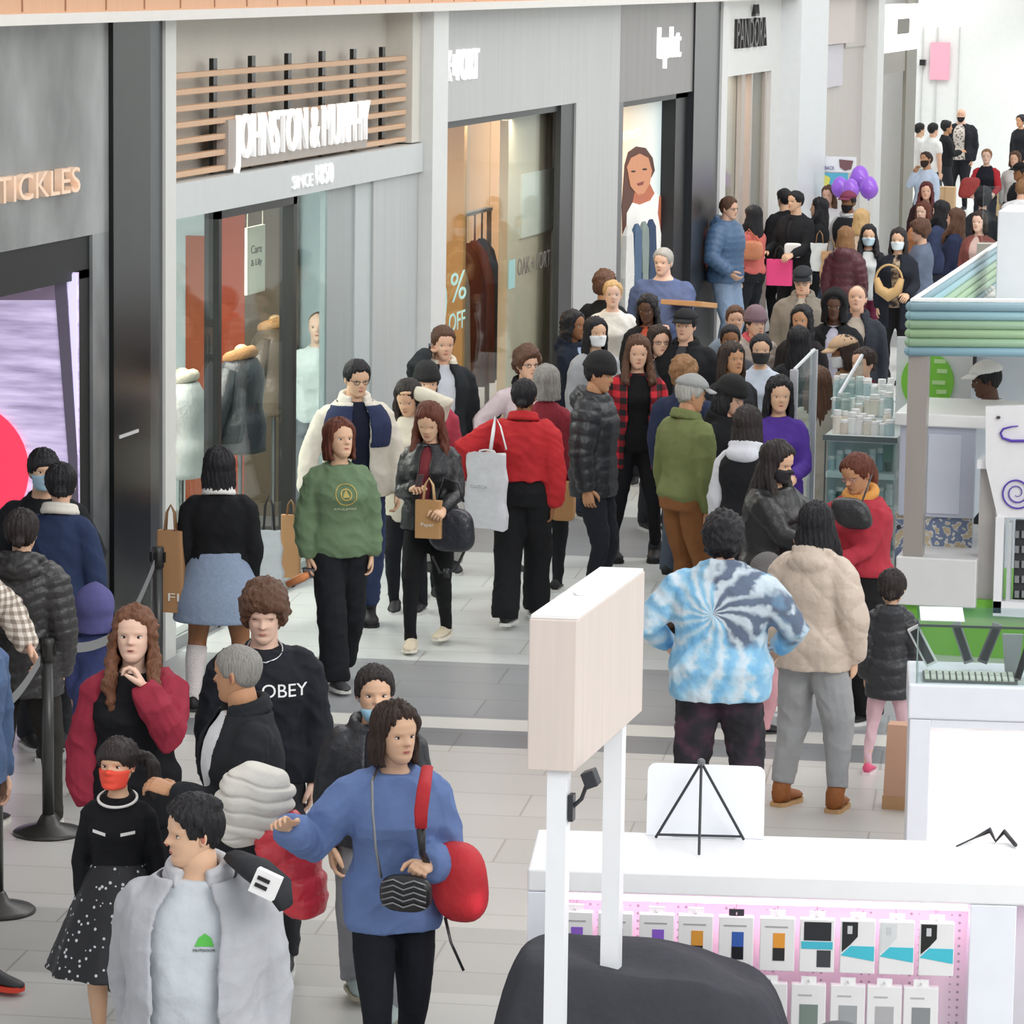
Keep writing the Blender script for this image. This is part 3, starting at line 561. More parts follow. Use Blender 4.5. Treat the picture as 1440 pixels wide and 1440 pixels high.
part(t, MB().tube([cp_(.52, .12, zc+.02), cp_(.585, .16, zc+.235)], .017, 10), 'roll', mat('17181a', .5), smooth=True); part(t, cbox(MB(), .52, .66, .08, .2, zc+.001, zc+.014), 'foot', mat('cfcfca', .4))
for a, z_, c in ((.50, .20, '9a9c9e'), (.64, .15, '4c4e52'), (.70, .22, '77797c')):
    t = empty('watch_stand', tuple(cp_(a, .33, zc)), {'9a9c9e': 'silver', '4c4e52': 'black', '77797c': 'pewter'}[c]+' wedge watch stand in the glass case', 'stand')
    part(t, MB().loft([[cp_(a-.03, .3, zc+.001), cp_(a+.03, .3, zc+.001), cp_(a+.03, .36, zc+.001), cp_(a-.03, .36, zc+.001)], [cp_(a-.05, .31, zc+z_), cp_(a+.05, .31, zc+z_), cp_(a+.05, .34, zc+z_), cp_(a-.05, .34, zc+z_)]]), 'wedge', mat(c, .4))
# kraft bag on the floor beside it
kbz = G(1262, 1136); kg = empty('paper_bag', tuple(kbz), 'tall kraft paper bag standing on the floor beside the glass counter', 'bag')
part(kg, MB().loft([[kbz+Vector((a*s_, b*s_, z)) for a, b in ((-.07, -.05), (.11, -.05), (.11, .08), (-.07, .08))] for z, s_ in ((.0, 1.02), (.1, 1.0), (.45, .85))]), 'bag_body', mat('c79c83', .8, kind='paper')); part(kg, MB().box(kbz+Vector((-.075, -.055, 0)), kbz+Vector((.115, .085, .07))), 'folded_base', mat('ba9268', .8, kind='paper'))
# ---- food kiosk with corrugated canopy
z0k = 1.93; zf = 2.27
cA, cB, cC, cD = G(1280, 425, zf), G(1402, 343, zf), G(1640, 343, zf), G(1620, 428, zf)
F = empty('food_kiosk', (cA.x, cA.y, 0), 'white food kiosk with a blue and green corrugated canopy', 'kiosk')
poly = [cA, cB, cC, cD]; cen = (cA+cC)/2
def insp(k): return [p+(cen-p).normalized()*k for p in poly]
rib_c = ['93b3bf', '9cc4cd', 'a3c3a4', 'a6c79f', 'a2c4a5', '8fb6c6']
for i, c in enumerate(rib_c):
    z = z0k+.028+(5-i)*.057; pts_ = [Vector((p.x, p.y, z)) for p in [cD, cA, cB]]
    for a, b in ((pts_[0], pts_[1]), (pts_[1], pts_[2])): part(F, MB().tube([a, b], .03, 12), 'canopy_rib', mat(c, .4), smooth=True)
ins = insp(.03)
part(F, MB().loft([[Vector((p.x, p.y, zf-.02)) for p in insp(-.0)]+[], [Vector((p.x, p.y, zf+.0)) for p in insp(-.0)]]) if False else MB().prism(insp(.05), z0k, z0k+.02), 'roof_tray', mat('eceae6', .5))
for a, b in ((0, 1), (3, 0), (1, 2)):
    P, Q = poly[a], poly[b]; i1, i2 = insp(.12)[a], insp(.12)[b]
    part(F, MB().loft([[Vector((p.x, p.y, z)) for p in (P, Q, i2, i1)] for z in (zf+.005, zf+.02)]), 'roof_edge', mat('f3f3f2', .4))
def ver(px, py, z): return G(px, py, z)
pc = G(1293, 500, z0k); pr = Vector((1, 0, 0))
part(F, MB().box((pc.x-.07, pc.y+.0, .55), (pc.x+.055, pc.y+.12, z0k-.001)), 'roof_post', Gr)
p1 = G(1258, 790, .6); Yk = p1.y
def kx(px, z): return DP(px, 0, Yk).x
def kb2(px0, px1, y0, y1, d0, d1):      # box facing the viewer at depth Yk+d0, from pixel rows
    a, b = DP(px0, y1, Yk+d0), DP(px1, y0, Yk+d0); return ((a.x, Yk+d0, a.z), (b.x, Yk+d1, b.z))
part(F, MB().box(*kb2(1258, 1374, 788, 850, 0, 1.6)), 'platform', mat('dcdcdc', .4), .01)
part(F, MB().box(*kb2(1262, 1500, 850, 940, .06, 1.4)), 'green_skirting', mat('6fb23a', .5))
def tile_mat():
    mt, nt, p = new_mat('printed_tile'); v = nt.nodes.new('ShaderNodeTexWave'); v.wave_type = 'RINGS'; v.inputs['Scale'].default_value = 5; v.inputs['Distortion'].default_value = 9; v.inputs['Detail Scale'].default_value = 3
    t = nt.nodes.new('ShaderNodeTexCoord'); nt.links.new(t.outputs['Object'], v.inputs[0]); r = nt.nodes.new('ShaderNodeValToRGB'); nt.links.new(v.outputs[0], r.inputs[0])
    r.color_ramp.elements[0].position = .25; r.color_ramp.elements[0].color = lin('6f7d9a'); r.color_ramp.elements[1].position = .5; r.color_ramp.elements[1].color = lin('dcdcd9')
    e = r.color_ramp.elements.new(.8); e.color = lin('b9a98c'); nt.links.new(r.outputs[0], p.inputs['Base Color']); return mt
part(F, MB().box(*kb2(1258, 1368, 726, 786, .5, .56)), 'patterned_panel', tile_mat())
part(F, MB().box(*kb2(1262, 1374, 590, 725, .45, 1.3)), 'fridge_body', mat('c3c8d8', .35), .01)
part(F, MB().box(*kb2(1302, 1352, 612, 722, .435, .449)), 'fridge_door', mat('cdd2e0', .3), .006)
part(F, MB().box(*kb2(1258, 1450, 588, 598, .40, 1.35)), 'service_counter', mat('f4f6f6', .3), .01)
part(F, MB().box(*kb2(1372, 1402, 659, 858, .1, .3)), 'grey_column', mat('b5b2af', .4, kind='brush')); part(F, MB().box(*kb2(1374, 1406, 648, 659, .06, .34)), 'column_cap', Wh)
part(F, MB().box(*kb2(1396, 1412, 728, 862, -.02, .09)), 'white_frame', Wh)
part(F, MB().box(*kb2(1414, 1423, 735, 850, .0, .09)), 'white_frame', mat('c6cbce', .4)); part(F, MB().box(*kb2(1396, 1520, 852, 866, -.02, .09)), 'lower_rail', Wh)
# big white panel with purple swirls
a, b, c, d, e_ = [DP(x, y, Yk+.02) for x, y in ((1386, 572), (1386, 655), (1403, 728), (1520, 728), (1520, 568))]
part(F, MB().loft([[a, b, c, d, e_], [p+Vector((0, .06, 0)) for p in (a, b, c, d, e_)]]), 'swirl_panel', mat('f0f0f2', .35))
purple = mat('5a3cb0', .4)
def swirl(pts, r): return MB().tube([DP(x, y, Yk+.012) for x, y in pts], r, 8, flat=.5)
part(F, swirl([(1432, 599), (1422, 600), (1411, 603), (1407, 609), (1410, 616), (1422, 620), (1445, 620), (1470, 619)], [.006, .01, .013, .015, .016, .018, .018, .016]), 'purple_swirl', purple, smooth=True)
sp_pts = [(1430+math.cos(q)*(24-q*1.35), 693+math.sin(q)*(24-q*1.35)) for q in (k*.25+2.0 for k in range(-6, 52))]
part(F, swirl(sp_pts, [.011]*20+[.011-.0002*k for k in range(38)]), 'purple_swirl', purple, smooth=True)
part(F, MB().ball(DP(1404, 587, Yk+.01), (.014, .02, .01)), 'bolt', mat('333338', .4)); part(F, MB().ball(DP(1264, 741, Yk+.49), (.016, .02, .016)), 'knob', bk)
rk = empty('product_rack', tuple(DP(1440, 850, Yk+.2)*1), 'dark wire rack of small packets inside the white frame', 'rack')
part(rk, MB().box(*kb2(1424, 1500, 735, 850, .15, .2)), 'back_panel', mat('3b3c3e', .6))
for r in range(5):
    for i in range(4):
        q = DP(1430+i*10, 752+r*21, Yk+.13); part(rk, MB().box(q-Vector((.014, .01, .02)), q+Vector((.014, .01, .025))), 'packet', mat('8d8f92', .4))
# green round sign behind the counter
gs = DP(1304, 537, Yk+1.9); t = empty('round_sign', tuple(gs), 'round lime green sign board behind the food kiosk counter', 'sign')
rr = 36/5200*gs.y/.97
part(t, MB().loft([[gs+Vector((rr*math.cos(q), y, rr*math.sin(q)*1.12)) for q in (2*PI*k/40 for k in range(40))] for y in (0, .03)]), 'disc', mat('86d548', .45))
part(t, MB().box((gs.x-.22, gs.y+.031, 0), (gs.x+.3, gs.y+.06, gs.z+.3)), 'white_backing', mat('e9ecef', .4))
for i, (x, y, w1) in enumerate(((1322, 508, 16), (1325, 522, 14), (1320, 538, 18), (1324, 551, 14))):
    q = DP(x, y, gs.y-.005); part(t, MB().box(q-Vector((w1*.0025, .004, .014)), q+Vector((w1*.0025, .004, .014))), 'print_line', mat('c9efaa', .4))
t = empty('wall_panel', tuple(DP(1400, 600, Yk+2.4)), 'pale blue white cabinet wall at the back of the food kiosk', 'panel')
part(t, MB().box(*kb2(1352, 1600, 500, 900, 2.4, 2.5)), 'panel', mat('dce3ee', .4)); part(t, MB().box(*kb2(1348, 1372, 500, 545, 2.3, 2.38)), 'dark_machine', mat('2e2e31', .5))
# roof clutter
cu = empty('roof_unit', tuple(G(1420, 425, zf)), 'large white ventilation box on top of the food kiosk', 'unit')
q0, q1 = G(1396, 430, z0k+.02), G(1600, 430, z0k+.02)
part(cu, MB().box((q0.x, q0.y+.15, z0k+.021), (q1.x, q0.y+.9, zf+.36)), 'housing', mat('e7eaf0', .4), .01)
cu2 = empty('roof_column', tuple(G(1383, 400, zf)), 'grey ribbed column rising through the kiosk roof', 'column')
q2 = G(1370, 394, z0k+.02); part(cu2, MB().box((q2.x, q2.y+.1, z0k+.021), (q2.x+.14, q2.y+.25, z0k+.30)), 'shaft', mat('b8b2a8', .4, kind='brush'))
part(cu2, MB().box((q2.x+.02, q2.y+.26, z0k+.2), (q2.x+.17, q2.y+.3, zf+.4)), 'glass_fin', GL)
random.seed(3)
for i in range(22):
    q = G(1336+random.random()*52, 409+random.random()*7, z0k+.02); c = random.choice(['dedad2', 'c9c3b9', 'efefee', '8f8a84', 'd9d2c2'])
    s_ = .02+random.random()*.045; mb = MB().ball((q.x, q.y, z0k+.018+s_*.45), (s_*1.3, s_, s_*.45), 8, 5)
    tag(mb.build('packing_scrap', mat(c, .7, kind='paper'), smooth=True), {'dedad2': 'ivory', 'c9c3b9': 'stone grey', 'efefee': 'white', '8f8a84': 'dark grey', 'd9d2c2': 'straw'}[c]+' crumpled packing scrap in the kiosk roof tray', 'scrap', 'packing scraps in the kiosk roof tray')
# ---- glass jewellery kiosk
Yg = G(1200, 872).y
def gb(px0, px1, y0, y1, d0, d1):
    a, b = DP(px0, y1, Yg+d0), DP(px1, y0, Yg+d0); return ((a.x, Yg+d0, max(a.z, .0)), (b.x, Yg+d1, b.z))
J = empty('glass_kiosk', (DP(1200, 800, Yg).x, Yg, 0), 'glass display kiosk filled with shelves of pale cosmetics jars', 'kiosk')
part(J, MB().box(*gb(1160, 1258, 780, 885, 0, 1.2)), 'base_cabinet', mat('e4e7e8', .4))
part(J, MB().box(*gb(1158, 1260, 617, 620, -.01, 1.2)), 'glass_top', mat('dfe8e6', .2)); part(J, MB().box(*gb(1157, 1160, 617, 780, -.01, .02)), 'corner_strip', mat('49565a', .4)); part(J, MB().box(*gb(1157, 1262, 616, 619, -.02, -.01)), 'edge_strip', mat('5d6a6c', .4))
part(J, MB().box(*gb(1160, 1260, 621, 780, .0, .006)), 'front_glass', glass_mat('eef6f5'))
part(J, MB().box(*gb(1160, 1258, 621, 780, .35, .4)), 'back_panel', mat('cfe0e0', .4))
for y in (668, 716): part(J, MB().box(*gb(1161, 1258, y, y+3, .02, .34)), 'shelf', mat('eef3f3', .3))
# tall glass fin with two posts
f0, f1_, f2_, f3_ = DP(1117, 520, Yg-.05), DP(1145, 492, Yg+.55), DP(1117, 760, Yg-.05), DP(1145, 740, Yg+.55)
for (a, b), w1 in (((f0, f2_), .026), ((f1_, f3_), .024)): part(J, MB().box((a.x-w1, a.y-.02, .3), (a.x+w1, a.y+.02, a.z)), 'steel_post', mat('c5c6cd', .3, .2))
part(J, MB().loft([[f0, f1_, Vector((f1_.x, f1_.y, .4)), Vector((f0.x, f0.y, .4))], [p+Vector((.01, 0, 0)) for p in (f0, f1_, Vector((f1_.x, f1_.y, .4)), Vector((f0.x, f0.y, .4)))]]), 'glass_fin', GL)
part(J, MB().tube([f0, f1_], .012, 6), 'top_rail', mat('d9dadd', .3)); part(J, MB().tube([DP(1180, 555, Yg+.3), DP(1212, 500, Yg+1.0)], .014, 6), 'top_rail', mat('d9dadd', .3))
sl = [DP(1175, 548, Yg+.3), DP(1212, 502, Yg+1.1), DP(1212, 570, Yg+1.1), DP(1175, 612, Yg+.3)]
part(J, MB().loft([sl, [p+Vector((.01, 0, 0)) for p in sl]]), 'glass_fin', glass_mat('e3ecea'))
for k, (y, d) in enumerate(((612, .1), (585, .7), (560, 1.15))):
    a, b = DP(1168, y, Yg+d), DP(1262, y, Yg+d)
    part(J, MB().box((a.x, Yg+d, a.z-.012), (b.x, Yg+d+.3, a.z)), 'glass_shelf', mat('e6eeee', .25))
random.seed(11); jc = ['eef0ee', 'dfeae8', 'cfe0e2', 'e9e2d6', 'b9cfd2', 'f2f2f2', 'd9cfc2']
JN = {'eef0ee': 'white', 'dfeae8': 'pale mint', 'cfe0e2': 'pale aqua', 'e9e2d6': 'cream', 'b9cfd2': 'grey blue', 'f2f2f2': 'bright white', 'd9cfc2': 'sand', '7fa9b8': 'steel blue', 'dfe9ea': 'ice white', '5f8f9a': 'teal', 'e9efef': 'milky', '3f6b62': 'dark green', 'c4d8dc': 'light aqua'}
def jar(p, r, h, c, grp, lab):
    lab = JN[c]+' '+('tall ' if h > .125 else 'low ')+lab
    mb = MB().lathe((p[0], p[1], p[2]), [(r*.95, 0), (r, .01), (r, h*.72), (r*.8, h*.76), (r*.8, h*.78)], 12); o = empty('jar', p, lab, 'jar', grp)
    part(o, mb, 'jar_body', mat(c, .25)); part(o, MB().lathe((p[0], p[1], p[2]+h*.79), [(r*.86, 0), (r*.86, h*.2)], 12), 'lid', mat('f6f6f6', .3))
for k, (y, d, n) in enumerate(((612, .1, 8), (612, .26, 7), (585, .72, 8), (585, .88, 8), (560, 1.18, 8), (560, 1.32, 8))):
    for i in range(n):
        a = DP(1174+i*84/n+random.random()*3, y, Yg+d); z = DP(1200, y, Yg+(.1, .1, .7, .7, 1.15, 1.15)[k]).z
        jar((a.x, Yg+d+.05, z), .025+random.random()*.012, .08+random.random()*.09, random.choice(jc), 'cosmetics jars on the upper glass shelves', 'cosmetics jar in the '+('front', 'second', 'third', 'fourth', 'fifth', 'rear')[k]+' row on top of the glass kiosk')
for y in (668, 716, 779):
    for i in range(8):
        a = DP(1167+i*11.5, y, Yg+.1); z = max(a.z, .0)+.02
        jar((a.x, Yg+.16, z if y != 779 else z+.0), .027, .1+random.random()*.06, random.choice(['7fa9b8', 'dfe9ea', '5f8f9a', 'e9efef', '3f6b62', 'c4d8dc']), 'cosmetics jars behind the front glass', 'cosmetics jar behind the front glass, '+{668: 'top', 716: 'middle', 779: 'bottom'}[y]+' shelf')
part(J, MB().box(*gb(1241, 1256, 626, 650, .008, .012)), 'green_card', mat('4c7a70', .5))
# ---- stanchions
def stanchion(px, py, h, lab):
    g = G(px, py); t = empty('queue_post', tuple(g), lab, 'post', 'retractable belt queue posts')
    part(t, MB().lathe(g, [(.178, 0), (.178, .012), (.165, .022), (.06, .05), (.04, .09), (.032, .1)], 40), 'base', mat('3a3735', .35, .4), smooth=True)
    part(t, MB().lathe(g, [(.03, .1), (.03, h-.12)], 20), 'pole', mat('3f403f', .35, .3), smooth=True)
    part(t, MB().lathe(g, [(.036, h-.119), (.036, h-.01), (.03, h)], 20), 'belt_head', mat('2b2b2b', .4), smooth=True)
    for q in range(4):
        a = q*PI/2; part(t, MB().box((g.x+.036*math.cos(a)-.01, g.y+.036*math.sin(a)-.01, h-.09), (g.x+.036*math.cos(a)+.01, g.y+.036*math.sin(a)+.01, h-.03)), 'belt_slot', mat('1c1c1c', .4))
    return g
s1 = stanchion(68, 1172, 1.0, 'black belt queue post nearest the curly haired woman, seen whole')
s2 = stanchion(222, 1008, 1.0, 'black belt queue post in front of the white pilaster')
s3 = stanchion(-4, 1282, 1.0, 'black belt queue post cut by the left edge, only its base seen')
s4 = stanchion(168, 1118, .9, 'black belt queue post hidden behind the curly haired woman')
def belt(a, b, za, zb_, lab):
    n = 14; top, bot = [], []
    for i in range(n+1):
        t = i/n; p = a.lerp(b, t); z = za+(zb_-za)*t-.03*math.sin(PI*t); p = Vector((p.x, p.y, z)); top.append(p+Vector((0, 0, .025))); bot.append(p-Vector((0, 0, .025)))
    mb = MB(); d = (b-a).normalized(); nrm = Vector((-d.y, d.x, 0))*.0015
    mb.loft([[top[i]-nrm, top[i]+nrm, bot[i]+nrm, bot[i]-nrm] for i in range(n+1)])
    tag(mb.build('queue_belt', mat('77787a', .6), smooth=False), lab, 'belt')
belt(s1.lerp(s4, .16), s4.lerp(s1, .04), .93, .86, 'grey belt stretched from the whole post toward the curly haired woman')
belt(s4.lerp(s2, .04), s2.lerp(s4, .1), .86, .93, 'grey belt stretched up to the post by the white pilaster')
belt(s3.lerp(s1, .04), s1.lerp(s3, .16), .93, .93, 'grey belt running from the whole post to the left edge')
# ---- balloons, banner table
def balloon(px, py, Y, r, lab):
    c = DP(px, py, Y); t = empty('balloon', tuple(c), lab, 'balloon', 'purple balloons over the banner table')
    mb = MB(); rings = []
    for k in range(13):
        a = PI*(k+.02 if k == 0 else k-.02 if k == 12 else k)/12; z = -r*1.2*math.cos(a); rr_ = r*math.sin(a)*(1+.12*math.sin(a/2)*(math.cos(a) < 0)*-1)
        rings.append([c+Vector((rr_*math.cos(q), rr_*math.sin(q), z)) for q in (2*PI*j/18 for j in range(18))])
    mb.loft(rings); part(t, mb, 'skin', mat('8a3fd0' if r > .13 else 'a267e0', .12), smooth=True)
    part(t, MB().tube([c-Vector((0, 0, r*1.2)), c-Vector((0, 0, r*1.3))], [.008, .02], 8), 'knot', mat('8a3fd0', .2)); part(t, MB().tube([c-Vector((0, 0, r*1.3)), Vector((c.x+.02, c.y+.01, c.z*.5)), Vector((c.x, c.y, .03))], .003, 4), 'string', mat('d9d9e0', .6)); part(t, MB().lathe((c.x, c.y, 0), [(.05, 0), (.04, .03)], 10), 'weight', mat('7a3fc0', .4))
bY = 46.4
balloon(1135, 252, bY+.2, .12, 'leftmost purple balloon beside the white pillar'); balloon(1181, 263, bY-.6, .11, 'small purple balloon above the bearded man'); balloon(1209, 250, bY-.4, .13, 'topmost purple balloon over the banner table')
balloon(1222, 264, bY-.8, .12, 'rightmost purple balloon of the bunch'); balloon(1196, 266, bY-1, .11, 'purple balloon squeezed in the middle of the bunch')
tb = empty('banner_table', tuple(DP(1173, 330, bY)*1), 'promotional stand with a white header and colourful front poster', 'stand'); tb.location.z = 0
def tbx(px0, px1, y0, y1, d0, d1): a, b = DP(px0, y1, bY+d0), DP(px1, y0, bY+d0); return ((a.x, bY+d0, a.z), (b.x, bY+d1, b.z))
part(tb, MB().box(*tbx(1143, 1204, 221, 241, .3, .34)), 'header', mat('f1f2f6', .4)); part(tb, MB().box(*tbx(1145, 1192, 244, 275, .3, .36)), 'front_poster', mat('5fb6d6', .5))
part(tb, MB().loft([[DP(x, y, bY+.29) for x, y in ((1150, 262), (1160, 246), (1168, 250), (1164, 266))], [DP(x, y, bY+.295) for x, y in ((1150, 262), (1160, 246), (1168, 250), (1164, 266))]]), 'yellow_shape', mat('e2dc6a', .5))
part(tb, MB().loft([[DP(x, y, bY+.29) for x, y in ((1180, 224), (1200, 226), (1197, 238), (1188, 240), (1181, 235))], [DP(x, y, bY+.295) for x, y in ((1180, 224), (1200, 226), (1197, 238), (1188, 240), (1181, 235))]]), 'printed_picture', mat('7d5a5c', .5))
put_text('lettering', 'UNLOCK', mat('4b3f8f', .5), DP(1145, 230, bY+.28), (1, 0, 0), .045, .13, .004, tb); put_text('lettering', 'CASH BACK', mat('4b3f8f', .5), DP(1145, 238, bY+.28), (1, 0, 0), .045, .26, .004, tb)
part(tb, MB().box(*tbx(1147, 1150, 275, 425, .3, .34)), 'leg', Wh); part(tb, MB().box(*tbx(1187, 1190, 275, 425, .3, .34)), 'leg', Wh); part(tb, MB().box(*tbx(1144, 1147, 241, 244, .3, .34)), 'bracket', Wh); part(tb, MB().box(*tbx(1143, 1192, 240, 245, .32, .36)), 'rail', Wh)

# ================================================================== PEOPLE: builder
def sstep(a, b, x): t = np.clip((x-a)/(b-a), 0, 1); return t*t*(3-2*t)
HZ = np.array([0,.05,.12,.2,.25,.33,.38,.5,.6,.72,.83,.92,.97,1.0])
HF = np.array([.30,.37,.395,.375,.385,.385,.385,.372,.395,.385,.33,.215,.11,0.0])
HB = np.array([.06,.0,-.05,-.17,-.25,-.33,-.37,-.43,-.455,-.445,-.385,-.26,-.13,0.0])
HW = np.array([.10,.16,.21,.25,.268,.292,.303,.322,.335,.33,.288,.20,.11,.004])
def head_pts(na, nz, t=0.0):
    """head surface in head units (face +Y, chin z=0, crown z=1)"""
    zz = np.linspace(0, 1, nz); zz = .5-.5*np.cos(PI*np.clip(zz, 0, 1))*1.0; zz = .35*zz+.65*np.linspace(0, 1, nz)
    th = np.linspace(0, 2*PI, na, endpoint=False); th = th-.28*np.sin(2*th)*0-.30*np.sin(th)   # denser in front
    P = np.zeros((nz, na, 3))
    for k, z in enumerate(zz):
        f, b, w = np.interp(z, HZ, HF), np.interp(z, HZ, HB), np.interp(z, HZ, HW); yc = .10*(1-sstep(.1, .4, z)); yc = min(yc, f)
        c, s = np.cos(th), np.sin(th); x = w*np.sign(s)*np.abs(s)**.9; y = np.where(c > 0, yc+(f-yc)*np.abs(c)**.92, yc+(b-yc)*np.abs(c)**.92)
        P[k, :, 0] = x; P[k, :, 1] = y; P[k, :, 2] = z
    x, y, z = P[..., 0], P[..., 1].copy(), P[..., 2]; fr = sstep(.1, .3, y)
    nose = np.clip((.57-z)/.17, 0, 1)*(z > .36)*np.clip((z-.355)/.03, 0, 1)
    wn = .035+.03*np.clip((.5-z)/.1, 0, 1); y += fr*.115*nose*np.exp(-(x/wn)**2)
    for sx_ in (-1, 1):
        y -= fr*.045*np.exp(-((x-sx_*.135)/.07)**2-((z-.50)/.045)**2); y += fr*.018*np.exp(-((x-sx_*.13)/.1)**2-((z-.585)/.025)**2)
        y += fr*.012*np.exp(-((x-sx_*.17)/.07)**2-((z-.38)/.06)**2)
    y += fr*.02*np.exp(-(x/.09)**2-((z-.275)/.022)**2)+fr*.018*np.exp(-(x/.08)**2-((z-.232)/.02)**2)-fr*.012*np.exp(-(x/.1)**2-((z-.19)/.02)**2)
    P[..., 1] = y; return P
def grid_faces(nz, na, closed=True):
    f = []
    for k in range(nz-1):
        for i in range(na): j = (i+1) % na; f.append((k*na+i, k*na+j, (k+1)*na+j, (k+1)*na+i))
    f.append(tuple(range(na-1, -1, -1))); f.append(tuple((nz-1)*na+i for i in range(na))); return f
def head_y(x, z):
    f, w = np.interp(z, HZ, HF), np.interp(z, HZ, HW); yc = .10*(1-float(sstep(.1, .4, z))); s = min(1, abs(x)/w)**(1/.9); return yc+(f-yc)*(max(0, 1-s*s)**.5)**.92

def hair_cap(na, nz, t, front=.83, nape=.14, temple=.45, top=0.0, back=0.0, part_=0):
    P = head_pts(na, nz).copy(); x, y, z = P[..., 0], P[..., 1], P[..., 2]
    a = np.abs(np.arctan2(x, y-.02)); zh = np.interp(a, [0, .5, .85, 1.15, 1.35, 1.7, 2.1, PI], [front, front-.02, front-.16, temple, temple-.05, .44, nape+.12, nape])
    m = sstep(-.02, .05, z-zh); c = np.array([0, -.04, .5]); n = P-c; n[..., 0] *= 1.2; n /= np.linalg.norm(n, axis=-1, keepdims=True)+1e-6
    tt = t+top*sstep(.7, 1.0, z)+back*sstep(1.2, 2.6, a)*sstep(.3, .6, z)
    dip = .05+.07*sstep(.5, .3, z)*sstep(1.6, .9, a)
    if part_: tt = tt*(1-.55*np.exp(-((x-.04)/.028)**2)*sstep(-.25, -.1, y)*sstep(.6, .8, z))
    P += n*(tt*m-dip*(1-m))[..., None]; return P
def crescent(z, ro, ri, a0, cy=-.05, n=14):
    """closed ring of a horse-shoe section open to the front by the half angle a0"""
    A = [a0+(2*PI-2*a0)*i/(n-1) for i in range(n)]
    o = [(ro[0]*math.sin(a), cy+ro[1]*math.cos(a), z) for a in A]; i_ = [(ri[0]*math.sin(a), cy+ri[1]*math.cos(a), z) for a in reversed(A)]
    return o+i_
def hair_parts(style, L, near):
    na, nz = (36, 26) if near else (20, 16); mb = MB()
    def cap(**k): P = hair_cap(na, nz, **k); mb.add(P.reshape(-1, 3), grid_faces(nz, na))
    if style == 'buzz': cap(t=.012, front=.80, nape=.16)
    elif style == 'thin': cap(t=.018, front=.90, nape=.14)
    elif style == 'short': cap(t=.055, front=.80, nape=.16, top=.03)
    elif style == 'undercut': cap(t=.032, front=.79, nape=.16); P = hair_cap(na, nz, t=.09, front=.80, nape=.74, temple=.74, top=.03); mb.add(P.reshape(-1, 3), grid_faces(nz, na))
    elif style == 'mop':
        cap(t=.13, front=.70, nape=.06, temple=.32, top=.04, back=.03)
        for k in range(34):
            a = random.uniform(-PI, PI); z = random.uniform(.35, .95) if abs(a) > 1.3 else random.uniform(.80, .98); r = .40*math.sin(min(1.35, (1.12-z)*2.2)); mb.ball((r*math.sin(a), -.06+r*1.15*math.cos(a)*(.75 if abs(a) < 1 else 1), z+.03), random.uniform(.07, .12), 8, 6)
    elif style in ('bob', 'long', 'curly'):
        cap(t=.075, front=.83, nape=.10, temple=.40, top=.02, back=.04, part_=1)
        rings = []; zb = -.06 if style == 'bob' else -L
        for k in range(9):
            s = k/8; z = .62+(zb-.62)*s; a0 = .95+.12*math.sin(s*3); g = .0 if style == 'bob' else s
            ro = (.405+.05*math.sin(s*2.6)+.04*g, .46+.03*math.sin(s*2.5)-.06*g); th = .10 if k < 8 else .05
            rings.append(crescent(z, ro, (ro[0]-th-.02, ro[1]-th), a0-.25*g, -.05-.10*g))
        mb.loft(rings)
        if style != 'bob':
            rings = []
            for k in range(6):
                s = k/5; z = .35+(-L-.35)*s; w = .30+.10*s if k < 5 else .22; rings.append([(w*math.sin(q), -.36-.05*s+.13*math.cos(q)*(1-.3*s), z) for q in (2*PI*j/12 for j in range(12))])
            mb.loft(rings)
            if L > .4:
                for s in (-1, 1):
                    e = random.uniform(-.04, .04); mb.tube([(s*.36, .0, .55), (s*.41, .06, .2), (s*(.42+e), .30, -.16), (s*(.43+e), .47, -.38), (s*(.38+e), .53, -L*.75), (s*(.34+e), .52, -L)], [.08, .12, .15, .15, .12, .03], 10)
        if style == 'curly':
            for k in range(70 if near else 30):
                a = random.uniform(.9, 2*PI-.9); z = random.uniform(-L, .9); r = .42 if z < .6 else .40*math.sqrt(max(.05, 1-((z-.55)/.5)**2)); mb.ball((r*math.sin(a), -.06+r*1.0*math.cos(a), z), random.uniform(.05, .09), 8, 6)
    elif style == 'pony':
        cap(t=.05, front=.82, nape=.12, temple=.45, back=.02); mb.ball((0, -.47, .66), (.09, .09, .09), 10, 8)
        mb.tube([(0, -.45, .68), (0.05, -.62, .55), (0.08, -.66, .25), (.06, -.60, -.05), (.04, -.56, -.05-L)], [.07, .12, .13, .11, .03], 10)
    elif style == 'sidepony':
        cap(t=.05, front=.82, nape=.12, temple=.45, back=.02); mb.tube([(-.22, -.36, .62), (-.42, -.42, .60), (-.60, -.42, .42), (-.66, -.38, .10), (-.62, -.34, -.10-L)], [.08, .13, .17, .14, .03], 12)
    elif style == 'bun':
        cap(t=.045, front=.82, nape=.13, temple=.46, back=.02); mb.ball((0, -.44, .34), (.15, .12, .13), 12, 8)
    elif style == 'topbun':
        cap(t=.07, front=.80, nape=.10, temple=.42, back=.04); mb.ball((0, -.30, .98), (.17, .15, .13), 12, 8)
    elif style == 'afro': cap(t=.17, front=.80, nape=.08, temple=.38, top=.05, back=.05)
    return mb
def bangs(near):
    na, nz = (36, 26) if near else (20, 16); P = hair_cap(na, nz, t=.055, front=.63, nape=.5, temple=.6); return MB().add(P.reshape(-1, 3), grid_faces(nz, na))

